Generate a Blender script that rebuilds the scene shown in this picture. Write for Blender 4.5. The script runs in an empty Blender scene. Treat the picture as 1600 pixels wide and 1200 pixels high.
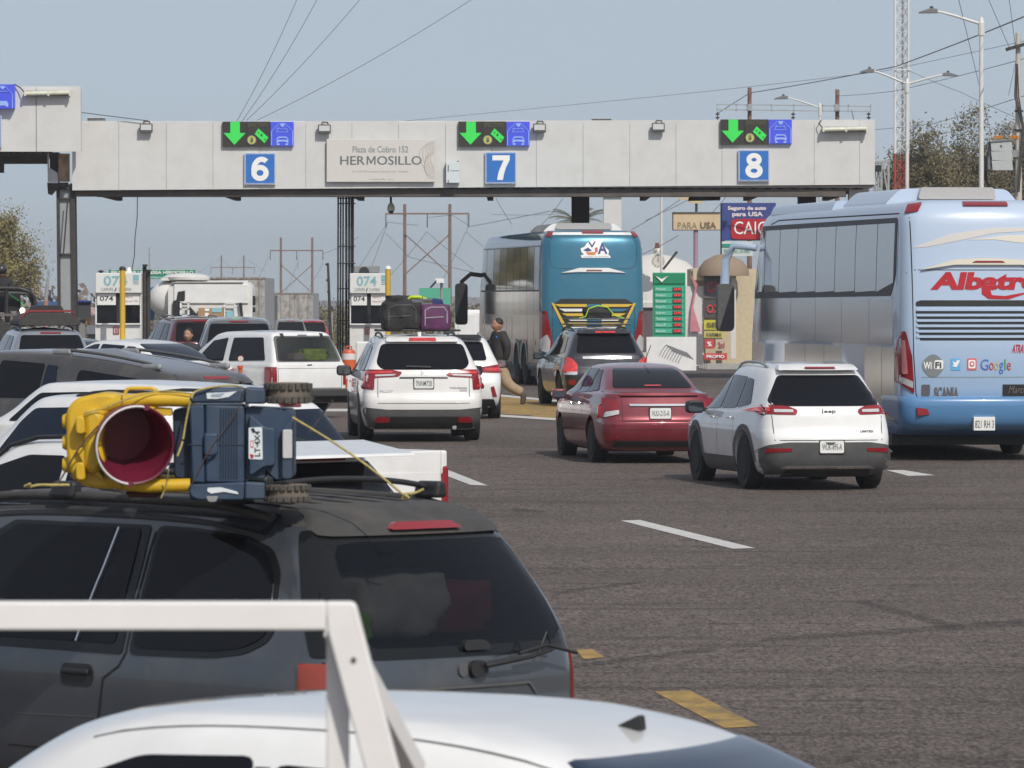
import bpy, bmesh, math, random
from mathutils import Vector, Matrix
from mathutils.bvhtree import BVHTree
random.seed(7)
S = bpy.context.scene
C = S.collection
# ------------------------------------------------------------------ camera, sky, sun, exposure
F = 9000.0      # focal length in pixels of the 1600 px wide photograph
CH = 2.9        # camera height
HY = 466.0      # image row of the horizon
cam_d = bpy.data.cameras.new('camera'); cam = bpy.data.objects.new('camera', cam_d); C.objects.link(cam)
cam.location = (0, 0, CH)
cam_d.sensor_width = 36; cam_d.lens = 36 * F / 1600
cam.rotation_euler = (math.radians(90) - math.atan((600 - HY) / F), 0, 0)
cam_d.clip_start = 0.5; cam_d.clip_end = 9000
cam_d.dof.use_dof = True; cam_d.dof.focus_distance = 80; cam_d.dof.aperture_fstop = 16
S.camera = cam
SUN_EL, SUN_AZ = 42.0, 24.0   # elevation; azimuth to the right of straight behind the camera
w = bpy.data.worlds.new('World'); S.world = w; w.use_nodes = True
nt = w.node_tree; nt.nodes.clear()
out = nt.nodes.new('ShaderNodeOutputWorld'); bg = nt.nodes.new('ShaderNodeBackground')
sky = nt.nodes.new('ShaderNodeTexSky'); sky.sky_type = 'NISHITA'; sky.sun_disc = False
sky.sun_elevation = math.radians(SUN_EL); sky.sun_rotation = math.radians(180 - SUN_AZ)
sky.altitude = 200; sky.air_density = 1.0; sky.dust_density = 1.6; sky.ozone_density = 1.5
tc = nt.nodes.new('ShaderNodeTexCoord'); ad = nt.nodes.new('ShaderNodeVectorMath'); ad.operation = 'ADD'; ad.inputs[1].default_value = (0, 0, 0.10)
sx_ = nt.nodes.new('ShaderNodeSeparateXYZ'); mx_ = nt.nodes.new('ShaderNodeMath'); mx_.operation = 'MAXIMUM'; mx_.inputs[1].default_value = 0.04
cx_ = nt.nodes.new('ShaderNodeCombineXYZ'); nm_ = nt.nodes.new('ShaderNodeVectorMath'); nm_.operation = 'NORMALIZE'
L_ = nt.links.new
L_(tc.outputs['Generated'], ad.inputs[0]); L_(ad.outputs[0], sx_.inputs[0]); L_(sx_.outputs[0], cx_.inputs[0]); L_(sx_.outputs[1], cx_.inputs[1])
L_(sx_.outputs[2], mx_.inputs[0]); L_(mx_.outputs[0], cx_.inputs[2]); L_(cx_.outputs[0], nm_.inputs[0]); L_(nm_.outputs[0], sky.inputs[0])
hz = nt.nodes.new('ShaderNodeMixRGB'); hz.inputs[0].default_value = 0.5; hz.inputs[2].default_value = (5.2, 5.35, 5.6, 1)   # thin uniform dust veil
L_(sky.outputs[0], hz.inputs[1]); L_(hz.outputs[0], bg.inputs[0]); bg.inputs[1].default_value = 0.110
L_(bg.outputs[0], out.inputs[0])
sd = bpy.data.lights.new('sun', 'SUN'); sd.energy = 3.2; sd.angle = math.radians(0.55); sd.color = (1.0, 0.95, 0.87)
sun = bpy.data.objects.new('sun', sd); C.objects.link(sun)
el, az = math.radians(SUN_EL), math.radians(SUN_AZ)
SV = Vector((math.sin(az) * math.cos(el), -math.cos(az) * math.cos(el), math.sin(el)))
sun.rotation_euler = SV.to_track_quat('Z', 'Y').to_euler()
S.view_settings.view_transform = 'Standard'; S.view_settings.look = 'None'; S.view_settings.exposure = 0.0; S.view_settings.gamma = 1.0
S.view_settings.use_curve_mapping = False

# ------------------------------------------------------------------ terrain and picture helpers
GP = [(-60, 0), (25, 0), (76, .40), (93, .575), (110, .665), (136, .745), (165, .745), (420, -1.0), (9000, -1.0)]
def G(d):
    for (a, b), (c, e) in zip(GP, GP[1:]):
        if d <= c: return b + (e - b) * (d - a) / (c - a)
    return GP[-1][1]
def P(x, y, d): return Vector(((x - 800) * d / F, d, CH - (y - HY) * d / F))
def PX(x, d): return (x - 800) * d / F
def PZ(y, d): return CH - (y - HY) * d / F
def gp(x, y):      # the ground point seen at a pixel
    lo, hi = 10, 400
    for _ in range(50):
        m = (lo + hi) / 2
        if (CH - G(m)) * F / m > y - HY: lo = m
        else: hi = m
    return Vector((PX(x, lo), lo, G(lo)))

# ------------------------------------------------------------------ materials
MATS = {}
def mat(name, col, rough=.6, metal=0, coat=0, spec=.5, noise=0, nscale=8, emit=None, estr=0, bump=0, bscale=60, alpha=None, dirt=0, dirtcol=(.25, .2, .15), coords='Object', stretch=(1, 1, 1)):
    if name in MATS: return MATS[name]
    m = bpy.data.materials.new(name); m.use_nodes = True; MATS[name] = m
    n = m.node_tree; b = n.nodes['Principled BSDF']
    c4 = (*col, 1)
    b.inputs['Base Color'].default_value = c4; b.inputs['Roughness'].default_value = rough; b.inputs['Metallic'].default_value = metal
    b.inputs['Coat Weight'].default_value = coat; b.inputs['Coat Roughness'].default_value = .04; b.inputs['Specular IOR Level'].default_value = spec
    if emit: b.inputs['Emission Color'].default_value = (*emit, 1); b.inputs['Emission Strength'].default_value = estr
    if alpha is not None: b.inputs['Alpha'].default_value = alpha
    tcn = None
    def tex(scale, det=5, st=stretch):
        t = n.nodes.new('ShaderNodeTexCoord'); mp = n.nodes.new('ShaderNodeMapping'); mp.inputs['Scale'].default_value = st
        x = n.nodes.new('ShaderNodeTexNoise'); x.inputs['Scale'].default_value = scale; x.inputs['Detail'].default_value = det; x.inputs['Roughness'].default_value = .62
        n.links.new(t.outputs[coords], mp.inputs[0]); n.links.new(mp.outputs[0], x.inputs[0]); return x
    src = None
    if noise:
        x = tex(nscale); r = n.nodes.new('ShaderNodeValToRGB')
        r.color_ramp.elements[0].position = .3; r.color_ramp.elements[1].position = .72
        r.color_ramp.elements[0].color = tuple(v * (1 - noise) for v in col) + (1,); r.color_ramp.elements[1].color = tuple(min(1, v * (1 + noise)) for v in col) + (1,)
        n.links.new(x.outputs[0], r.inputs[0]); src = r.outputs[0]
    if dirt:
        x = tex(2.3, 8); r = n.nodes.new('ShaderNodeValToRGB'); r.color_ramp.elements[0].position = .48; r.color_ramp.elements[1].position = .75
        r.color_ramp.elements[0].color = (0, 0, 0, 1); r.color_ramp.elements[1].color = (dirt, dirt, dirt, 1)
        mi = n.nodes.new('ShaderNodeMixRGB'); mi.inputs[1].default_value = c4; mi.inputs[2].default_value = (*dirtcol, 1)
        if src: n.links.new(src, mi.inputs[1])
        n.links.new(x.outputs[0], r.inputs[0]); n.links.new(r.outputs[0], mi.inputs[0]); src = mi.outputs[0]
        rr = n.nodes.new('ShaderNodeMath'); rr.operation = 'MULTIPLY_ADD'; rr.inputs[1].default_value = .5; rr.inputs[2].default_value = rough
        n.links.new(r.outputs[0], rr.inputs[0]); n.links.new(rr.outputs[0], b.inputs['Roughness'])
    if src: n.links.new(src, b.inputs['Base Color'])
    if bump:
        x = tex(bscale, 3); bu = n.nodes.new('ShaderNodeBump'); bu.inputs['Strength'].default_value = bump; bu.inputs['Distance'].default_value = .01
        n.links.new(x.outputs[0], bu.inputs['Height']); n.links.new(bu.outputs[0], b.inputs['Normal'])
    return m
def paint(name, col, dirt=.25, rough=.30, coat=1.0): return mat(name, col, rough, .35 if max(col) < .35 else 0, coat, .5, dirt=dirt, noise=.05, nscale=3)
WHITE = paint('white_paint', (.76, .76, .75), .12)
PEARL = paint('pearl_white_paint', (.74, .73, .71), .10)
GLASS = mat('dark_glass', (.006, .007, .010), .05, 0, 0, .22)
TINT = mat('blue_tinted_glass', (.006, .012, .026), .05, 0, 0, .35)
BLACK = mat('black_plastic', (.018, .018, .019), .5, noise=.2)
GREYPL = mat('grey_plastic', (.085, .085, .085), .55, noise=.15)
RUBBER = mat('tyre_rubber', (.022, .021, .02), .85, noise=.3, nscale=20)
CHROME = mat('chrome', (.75, .75, .76), .12, 1)
ALLOY = mat('alloy', (.42, .42, .43), .3, .8)
STEEL = mat('galvanised_steel', (.40, .41, .41), .45, .6, noise=.15)
REDL = mat('red_lamp', (.24, .008, .014), .15, 0, .8)
REDLIT = mat('red_lamp_lit', (.42, .02, .025), .25, 0, .6, emit=(1, .12, .10), estr=.20, noise=.5, nscale=14)
CLEAR = mat('clear_lamp', (.62, .62, .62), .1, .3, .8)
ORANGE = mat('orange_lamp', (.27, .035, .014), .2, 0, .8)
PLATE = mat('plate_white', (.72, .72, .70), .45)
INK = mat('dark_ink', (.05, .055, .06), .5)
GREYINK = mat('grey_ink', (.23, .26, .27), .5)
RED = mat('red_print', (.42, .012, .02), .4)
WHITEP = mat('white_print', (.82, .82, .80), .5)
BLUEP = mat('blue_print', (.03, .16, .50), .4)
SEAM = mat('panel_gap', (.015, .015, .015), .8)

# ------------------------------------------------------------------ object helpers
def link(o, parent=None):
    C.objects.link(o)
    if parent is not None: o.parent = parent
    return o
def tag(o, label, cat, group=None):
    o['label'] = label; o['category'] = cat
    if group: o['group'] = group
    return o
def thing(name, label, cat, loc=(0, 0, 0), rz=0, group=None, rx=0):
    o = bpy.data.objects.new(name, None); o.location = loc; o.rotation_euler = (rx, 0, rz); o.empty_display_size = .2
    C.objects.link(o); return tag(o, label, cat, group)
def meshobj(name, verts, faces, m, parent=None, smooth=None, bevel=0, world=False):
    me = bpy.data.meshes.new(name)
    if world and parent is not None:
        off = Vector(parent.location); verts = [Vector(v) - off for v in verts]
    me.from_pydata([tuple(v) for v in verts], [], faces); me.update()
    me.materials.append(m)
    if smooth:
        me.polygons.foreach_set('use_smooth', [True] * len(me.polygons)); me.set_sharp_from_angle(angle=math.radians(smooth))
    o = bpy.data.objects.new(name, me); link(o, parent)
    if bevel:
        b = o.modifiers.new('bevel', 'BEVEL'); b.width = bevel; b.segments = 2; b.limit_method = 'ANGLE'; b.harden_normals = False
    return o
class M:
    def __init__(s): s.v = []; s.f = []
    def add(s, vs, fs):
        k = len(s.v); s.v += [Vector(v) for v in vs]; s.f += [[i + k for i in f] for f in fs]; return s
    def box(s, x0, y0, z0, x1, y1, z1):
        if x0 > x1: x0, x1 = x1, x0
        if y0 > y1: y0, y1 = y1, y0
        if z0 > z1: z0, z1 = z1, z0
        return s.add([(x0, y0, z0), (x1, y0, z0), (x1, y1, z0), (x0, y1, z0), (x0, y0, z1), (x1, y0, z1), (x1, y1, z1), (x0, y1, z1)],
                     [(0, 3, 2, 1), (4, 5, 6, 7), (0, 1, 5, 4), (1, 2, 6, 5), (2, 3, 7, 6), (3, 0, 4, 7)])
    def tube(s, pts, r, n=8, r2=None, closed=False):
        pts = [Vector(p) for p in pts]; k = len(pts); rings = []
        for i, p in enumerate(pts):
            a = pts[max(0, i - 1)]; b = pts[min(k - 1, i + 1)]; t = (b - a).normalized()
            up = Vector((0, 0, 1)) if abs(t.z) < .93 else Vector((0, 1, 0))
            u = t.cross(up).normalized(); v = t.cross(u)
            rr = r if r2 is None else r + (r2 - r) * i / (k - 1)
            rings.append([p + (u * math.cos(q * 2 * math.pi / n) + v * math.sin(q * 2 * math.pi / n)) * rr for q in range(n)])
        vs = [p for g in rings for p in g]; fs = []
        for i in range(k - 1):
            for q in range(n): fs.append((i * n + q, i * n + (q + 1) % n, (i + 1) * n + (q + 1) % n, (i + 1) * n + q))
        fs.append(tuple(range(n))[::-1]); fs.append(tuple((k - 1) * n + q for q in range(n)))
        return s.add(vs, fs)
    def bar(s, a, b, w, h):      # square bar between two points
        a = Vector(a); b = Vector(b); t = (b - a).normalized(); up = Vector((0, 0, 1)) if abs(t.z) < .93 else Vector((0, 1, 0))
        u = t.cross(up).normalized() * w / 2; v = u.cross(t).normalized() * h / 2
        return s.add([a - u - v, a + u - v, a + u + v, a - u + v, b - u - v, b + u - v, b + u + v, b - u + v],
                     [(3, 2, 1, 0), (4, 5, 6, 7), (0, 1, 5, 4), (1, 2, 6, 5), (2, 3, 7, 6), (3, 0, 4, 7)])
    def lathe(s, prof, c=(0, 0, 0), axis='z', n=24):   # prof: (r, h)
        vs = []; fs = []
        for r, h in prof:
            for q in range(n):
                a = 2 * math.pi * q / n; x, y = r * math.cos(a), r * math.sin(a)
                vs.append(Vector(c) + (Vector((x, y, h)) if axis == 'z' else Vector((h, x, y)) if axis == 'x' else Vector((x, h, y))))
        for i in range(len(prof) - 1):
            for q in range(n): fs.append((i * n + q, i * n + (q + 1) % n, (i + 1) * n + (q + 1) % n, (i + 1) * n + q))
        fs.append(tuple(range(n))[::-1]); fs.append(tuple((len(prof) - 1) * n + q for q in range(n)))
        return s.add(vs, fs)
    def prism(s, poly, a, b, axis='y'):   # poly (u,v) extruded from a to b
        n = len(poly)
        def pt(u, v, t): return (u, t, v) if axis == 'y' else (t, u, v) if axis == 'x' else (u, v, t)
        vs = [pt(u, v, a) for u, v in poly] + [pt(u, v, b) for u, v in poly]
        fs = [tuple(range(n)), tuple(range(2 * n - 1, n - 1, -1))] + [(i, i + n, (i + 1) % n + n, (i + 1) % n) for i in range(n)]
        return s.add(vs, fs)
    def build(s, name, m, parent=None, smooth=None, bevel=0, world=False, fix=True):
        o = meshobj(name, s.v, s.f, m, parent, None, bevel, world)
        if fix:
            bm = bmesh.new(); bm.from_mesh(o.data); bmesh.ops.recalc_face_normals(bm, faces=bm.faces); bm.to_mesh(o.data); bm.free()
        if smooth:
            o.data.polygons.foreach_set('use_smooth', [True] * len(o.data.polygons)); o.data.set_sharp_from_angle(angle=math.radians(smooth))
        return o
def box(name, x0, y0, z0, x1, y1, z1, m, parent=None, bevel=0, world=False): return M().box(x0, y0, z0, x1, y1, z1).build(name, m, parent, bevel=bevel, world=world, fix=False)
def pbox(name, x0, y0, x1, y1, d, dep, m, parent=None, bevel=0):   # a box whose front face fills a pixel rectangle at distance d
    a = P(x0, y1, d); b = P(x1, y0, d)
    return box(name, a.x, d, a.z, b.x, d + dep, b.z, m, parent, bevel, world=parent is not None)
def chaikin(p, k=2, q=.25):
    for _ in range(k):
        r = []
        for i in range(len(p)):
            a, b = p[i], p[(i + 1) % len(p)]
            r.append((a[0] * (1 - q) + b[0] * q, a[1] * (1 - q) + b[1] * q)); r.append((a[0] * q + b[0] * (1 - q), a[1] * q + b[1] * (1 - q)))
        p = r
    return p
def corner(p, r=.05, n=3):    # round the corners of a polygon
    o = []
    for i in range(len(p)):
        a, b, c = Vector(p[i - 1]), Vector(p[i]), Vector(p[(i + 1) % len(p)])
        la, lc = (a - b).length, (c - b).length; q = min(r, la * .45, lc * .45)
        u = b + (a - b) / la * q; v = b + (c - b) / lc * q
        for k in range(n + 1):
            t = k / n; z = u * (1 - t) ** 2 + b * 2 * t * (1 - t) + v * t * t; o.append((z.x, z.y))
    return o
_tc = {}
def text_geo(s, bold=0.0):
    if (s, bold) in _tc: return _tc[(s, bold)]
    cu = bpy.data.curves.new('t', 'FONT'); cu.body = s; cu.size = 1; cu.offset = bold; cu.resolution_u = 3
    o = bpy.data.objects.new('t', cu); C.objects.link(o); bpy.context.view_layer.update()
    me = o.to_mesh(); vs = [(v.co.x, v.co.y) for v in me.vertices]; fs = [tuple(p.vertices) for p in me.polygons]
    o.to_mesh_clear(); bpy.data.objects.remove(o)
    x0 = min(v[0] for v in vs); x1 = max(v[0] for v in vs); y0 = min(v[1] for v in vs); y1 = max(v[1] for v in vs)
    r = ([((v[0] - x0) / (x1 - x0), (v[1] - y0) / (y1 - y0)) for v in vs], fs); _tc[(s, bold)] = r; return r
def text(s, x0, z0, x1, z1, y, m, parent=None, name='lettering', bold=0, world=False, shear=0, thick=.004):
    vs, fs = text_geo(s, bold)
    V = [Vector((x0 + u * (x1 - x0) + shear * v * (z1 - z0), y, z0 + v * (z1 - z0))) for u, v in vs]
    return meshobj(name, V, fs, m, parent, world=world)
def ptext(s, x0, y0, x1, y1, d, m, parent, name='lettering', bold=0, shear=0):
    a = P(x0, y1, d); b = P(x1, y0, d); return text(s, a.x, a.z, b.x, b.z, d, m, parent, name, bold, True, shear)
def dup(o, parent=None, loc=None, rz=None):
    c = o.copy(); C.objects.link(c); c.parent = parent
    if loc is not None: c.location = loc
    if rz is not None: c.rotation_euler.z = rz
    for ch in list(o.children): dup(ch, c)
    return c
# ------------------------------------------------------------------ vehicle builder
def catmull(rows, k=3):
    out = []
    n = len(rows)
    for i in range(n - 1):
        p0, p1, p2, p3 = rows[max(0, i - 1)], rows[i], rows[i + 1], rows[min(n - 1, i + 2)]
        for j in range(k):
            t = j / k
            r = []
            for a, b, c, d in zip(p0, p1, p2, p3):
                m1 = (c - a) * .5; m2 = (d - b) * .5
                if (b - a) * (c - b) <= 0: m1 = 0
                if (c - b) * (d - c) <= 0: m2 = 0
                h = c - b
                if abs(m1) > 3 * abs(h): m1 = 3 * h
                if abs(m2) > 3 * abs(h): m2 = 3 * h
                r.append((2 * t ** 3 - 3 * t * t + 1) * b + (t ** 3 - 2 * t * t + t) * m1 + (-2 * t ** 3 + 3 * t * t) * c + (t ** 3 - t * t) * m2)
            out.append(r)
    out.append(list(rows[-1])); return out
def perim(yr, yf, w, rr, rf, bow, taper, q=1):
    nE, nC, nS = 8 * q, 5 * q, 18 * q
    rx = min(rr, w * .8); rx2 = min(rf, w * .8); pts = []
    def end(x): return 1 - (x / w) ** 2
    for i in range(nE): x = -(w - rx) + 2 * (w - rx) * i / nE; pts.append([x, yr - bow * end(x)])
    for i in range(nC): t = math.pi / 2 * i / nC; x = (w - rx) + rx * math.sin(t); pts.append([x, yr + rr * (1 - math.cos(t)) - bow * end(x)])
    for i in range(nS): pts.append([w, yr + rr + (yf - rf - yr - rr) * i / nS])
    for i in range(nC): t = math.pi / 2 * i / nC; x = (w - rx2) + rx2 * math.cos(t); pts.append([x, yf - rf * (1 - math.sin(t)) + bow * 1.6 * end(x)])
    for i in range(nE): x = (w - rx2) - 2 * (w - rx2) * i / nE; pts.append([x, yf + bow * 1.6 * end(x)])
    for i in range(nC): t = math.pi / 2 * i / nC; x = -((w - rx2) + rx2 * math.sin(t)); pts.append([x, yf - rf * (1 - math.cos(t)) + bow * 1.6 * end(x)])
    for i in range(nS): pts.append([-w, yf - rf - (yf - rf - yr - rr) * i / nS])
    for i in range(nC): t = math.pi / 2 * i / nC; x = -((w - rx) + rx * math.cos(t)); pts.append([x, yr + rr * (1 - math.sin(t)) - bow * end(x)])
    yc = (yr + yf) / 2; hl = (yf - yr) / 2
    for p in pts: p[0] *= 1 - taper * abs((p[1] - yc) / hl) ** 3 / max(w, .1)
    return pts
class Vehicle:
    zm = None
    def mapz(s, z):
        for (a, b), (c, e) in zip(s.zm, s.zm[1:]):
            if z <= c: return b + (e - b) * (z - a) / (c - a)
        return s.zm[-1][1] + z - s.zm[-1][0]
    def __init__(s, name, label, cat, px, d, yaw, levels, m, L, arch=0, archz=1.0, archc=.52, roll=None, bow=.05, taper=.05, crown=.03, wheels=None, R=.34, cut=True, q=1, cav=None, group=None, pitch=True, z=None):
        X = PX(px, d); sl = (G(d + 3) - G(d)) / 3
        s.root = thing(name, label, cat, (X, d, G(d) if z is None else z), math.radians(yaw), group)
        s.root.rotation_mode = 'XYZ'; s.L = L; s.m = m
        rows = catmull([list(r) for r in levels], 3 * q)
        vs = []; fs = []; n = None
        zr = rows[-1][0]
        def warp(x, y, z):
            if arch and z > archz:
                t = (z - archz) / (zr - archz); return z - arch * ((y - L * archc) / (L * .5)) ** 2 * t
            return z
        for r in rows:
            z, yr, yf, w_, rr, rf = r
            p = perim(yr, yf, w_, rr, rf, bow, taper, q); n = len(p)
            vs += [(x, y, warp(x, y, z)) for x, y in p]
        k = len(rows)
        for i in range(k - 1):
            for j in range(n): fs.append((i * n + j, i * n + (j + 1) % n, (i + 1) * n + (j + 1) % n, (i + 1) * n + j))
        fs.append(tuple(range(n))[::-1])
        last = vs[-n:]; yc = sum(p[1] for p in last) / n; base = k * n - n
        for st, sc in enumerate((.85, .6, .3)):
            zz = [(x * sc, yc + (y - yc) * sc) for x, y, _ in last]
            vs += [(x, y, warp(x, y, zr) + crown * (1 - sc * sc)) for x, y in zz]
            nb = base + n
            for j in range(n): fs.append((base + j, base + (j + 1) % n, nb + (j + 1) % n, nb + j))
            base = nb
        vs.append((0, yc, zr + crown)); ci = len(vs) - 1
        for j in range(n): fs.append((base + j, base + (j + 1) % n, ci))
        o = meshobj('body', vs, fs, m, s.root)
        cut_objs = []
        if cut and wheels:
            for yw in wheels:
                for sd_ in (-1, 1):
                    w0 = max(r[3] for r in rows)
                    cm = M().lathe([(R + .055, 0), (R + .055, .5)], (sd_ * (w0 - .27) if sd_ > 0 else -(w0 - .27) - .5, yw, R + .01), 'x', 28)
                    cut_objs.append(cm.build('c', m))
        if cav: 
            cut_objs.append(M().prism(cav[0], -1.0, cav[1]).build('c', m))
        if cut_objs:
            for c in cut_objs:
                b = o.modifiers.new('b', 'BOOLEAN'); b.operation = 'DIFFERENCE'; b.object = c; b.solver = 'EXACT'
                c.parent = s.root
            bpy.context.view_layer.update()
            dg = bpy.context.evaluated_depsgraph_get(); me = bpy.data.meshes.new_from_object(o.evaluated_get(dg))
            old = o.data; o.modifiers.clear(); o.data = me; me.name = 'body'
            for c in cut_objs: bpy.data.objects.remove(c)
        me = o.data
        me.polygons.foreach_set('use_smooth', [True] * len(me.polygons)); me.set_sharp_from_angle(angle=math.radians(38))
        s.body = o; s.W = max(r[3] for r in rows); s.R = R
        s.bvh = BVHTree.FromPolygons(vs, fs)
        if wheels: s.wheels(wheels, R)
    # projection of a flat outline on the body ------------------------------------------------
    def cast(s, axis, sd, u, v):
        if axis == 'x': o, dr = Vector((sd * 4, u, v)), Vector((-sd, 0, 0))
        elif axis == 'y': o, dr = Vector((u, -4, v)), Vector((0, 1, 0))
        elif axis == 'f': o, dr = Vector((u, s.L + 4, v)), Vector((0, -1, 0))
        else: o, dr = Vector((u, v, 8)), Vector((0, 0, -1))
        h = s.bvh.ray_cast(o, dr)
        if h[0] is None:
            q = s.bvh.find_nearest(Vector((sd * s.W * .8, u, v)) if axis == 'x' else Vector((u, .2, v)) if axis == 'y' else Vector((u, v, 1.4))); s.nrm = q[1]
            if s.nrm.dot(dr) > 0: s.nrm = -s.nrm
            return q[0], dr
        s.nrm = h[1] if h[1].dot(dr) < 0 else -h[1]
        return h[0], dr
    def proj(s, name, vs, fs, axis, sd, off, m, parent=None, skirt=0):
        V = []; 
        for u, v in vs:
            h, dr = s.cast(axis, sd, u, v); q = h + (s.nrm * .75 - dr * .25) * off
            if axis == 'y' and v < 1.02 and q.y > .22 and s.L < 8: q.y = .22
            if axis == 'y' and s.L > 8 and q.y > .36: q.y = .36
            V.append(q)
        dr0 = {'x': Vector((-sd, 0, 0)), 'y': Vector((0, 1, 0)), 'z': Vector((0, 0, -1)), 'f': Vector((0, -1, 0))}[axis]
        fs = [tuple(f) for f in fs]
        if skirt:
            from collections import Counter
            ec = Counter(); 
            for f in fs:
                for a, b in zip(f, f[1:] + f[:1]): ec[frozenset((a, b))] += 1
            mp = {}; ex = []
            for f in fs:
                for a, b in zip(f, f[1:] + f[:1]):
                    if ec[frozenset((a, b))] == 1:
                        for q in (a, b):
                            if q not in mp: mp[q] = len(V); V.append(V[q] + dr0 * skirt)
                        ex.append((b, a, mp[a], mp[b]))
            fs = fs + ex
        o = meshobj(name, V, fs, m, parent or s.root)
        bm = bmesh.new(); bm.from_mesh(o.data); bmesh.ops.recalc_face_normals(bm, faces=bm.faces)
        avg = sum((f.normal * f.calc_area() for f in bm.faces), Vector())
        if avg.dot(dr0) > 0: bmesh.ops.reverse_faces(bm, faces=bm.faces)
        bm.to_mesh(o.data); bm.free()
        o.data.polygons.foreach_set('use_smooth', [True] * len(o.data.polygons)); o.data.set_sharp_from_angle(angle=math.radians(40))
        return o
    def patch(s, name, poly, axis='y', sd=-1, off=.006, m=None, r=.04, cell=.055, parent=None, skirt=.03):
        if axis == 'y' and s.zm: poly = [(a, s.mapz(b)) for a, b in poly]
        poly = corner(poly, r) if r else poly
        bm = bmesh.new(); vv = [bm.verts.new((u, v, 0)) for u, v in poly]; bm.faces.new(vv)
        u0, u1 = min(p[0] for p in poly), max(p[0] for p in poly); v0, v1 = min(p[1] for p in poly), max(p[1] for p in poly)
        for a, b, ax in ((u0, u1, 0), (v0, v1, 1)):
            t = a + cell
            while t < b - cell * .3:
                co = [0, 0, 0]; no = [0, 0, 0]; co[ax] = t; no[ax] = 1
                bmesh.ops.bisect_plane(bm, geom=list(bm.verts) + list(bm.edges) + list(bm.faces), plane_co=co, plane_no=no); t += cell
        bm.verts.index_update(); vs = [(v.co.x, v.co.y) for v in bm.verts]; fs = [[v.index for v in f.verts] for f in bm.faces]; bm.free()
        return s.proj(name, vs, fs, axis, sd, off, m, parent, skirt)
    def both(s, name, poly, **k):
        for sd in (-1, 1): s.patch(name, poly, 'x', sd, **k)
    def mir(s, name, poly, **k):
        s.patch(name, poly, 'y', **k); s.patch(name, [(-a, b) for a, b in poly][::-1], 'y', **k)
    def line(s, pts, axis='y', sd=-1, w=.008, m=None, name='panel_gap', off=.0025, parent=None):
        if axis == 'y' and s.zm: pts = [(p[0], s.mapz(p[1])) for p in pts]
        pts = [Vector(p) for p in pts]; dn = [pts[0]]
        for a, b in zip(pts, pts[1:]):
            k = max(1, int((b - a).length / .1))
            for i in range(1, k + 1): dn.append(a + (b - a) * i / k)
        vs = []; fs = []
        for i, p in enumerate(dn):
            t = (dn[min(i + 1, len(dn) - 1)] - dn[max(0, i - 1)]).normalized(); nn = Vector((-t.y, t.x)) * w / 2
            vs += [tuple(p + nn), tuple(p - nn)]
            if i: fs.append((2 * i - 2, 2 * i - 1, 2 * i + 1, 2 * i))
        return s.proj(name, vs, fs, axis, sd, off, m or SEAM, parent)
    def text(s, st, u0, v0, u1, v1, m, axis='y', sd=-1, bold=0, off=.008, shear=0, parent=None, name='lettering'):
        if axis == 'y' and s.zm: v0, v1 = s.mapz(v0), s.mapz(v1)
        vs, fs = text_geo(st, bold)
        V = []
        for a, b in vs:
            u = u0 + a * (u1 - u0) + shear * b * (v1 - v0)
            V.append((u, v0 + b * (v1 - v0)))
        return s.proj(name, V, fs, axis, sd, off, m, parent)
    def plate(s, x, z, st='', w=.31, h=.155, m=None):
        y = min(s.cast('y', -1, x + a, z + b)[0].y for a in (-w / 2, 0, w / 2) for b in (-h / 2, h / 2)) - .012
        p = M().prism(corner(rect(x - w / 2, z - h / 2, x + w / 2, z + h / 2), .02, 3), y, y + .03).build('licence_plate', m or PLATE, s.root)
        M().prism(corner(rect(x - w / 2 - .012, z - h / 2 - .012, x + w / 2 + .012, z + h / 2 + .012), .02, 3), y + .003, y + .035).build('plate_frame', BLACK, s.root)
        if st: text(st, x - w * .42, z - h * .26, x + w * .42, z + h * .26, y - .003, mat('plate_ink', (.10, .13, .12), .5), p, bold=.008)
        return p
    def wheels(s, ys, R, wd=.225):
        for yw in ys:
            for sd in (-1, 1):
                x0 = sd * (s.W - .02); x1 = x0 - sd * wd
                wobj = M().lathe([(R * .62, 0), (R * .66, .012), (R * .93, .0), (R, .03), (R, wd - .03), (R * .93, wd), (R * .62, wd)], (min(x0, x1), yw, R), 'x', 28).build('wheel', RUBBER, s.root, smooth=35)
                rm = M(); xo = x0 - sd * .035
                rm.lathe([(R * .64, -.02), (R * .64, .02), (R * .55, .02), (R * .55, -.02)], (xo, yw, R), 'x', 24)
                rm.lathe([(R * .16, -.02), (R * .16, .02)], (xo, yw, R), 'x', 12)
                for k in range(5):
                    a = 2 * math.pi * k / 5 + .3
                    rm.bar((xo, yw + math.cos(a) * R * .1, R + math.sin(a) * R * .1), (xo, yw + math.cos(a) * R * .6, R + math.sin(a) * R * .6), .06, .03)
                rm.build('rim', ALLOY, wobj)
                M().lathe([(R * .6, -.01), (R * .6, .01)], (xo - sd * .06, yw, R), 'x', 20).build('brake_disc', BLACK, wobj)
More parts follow.
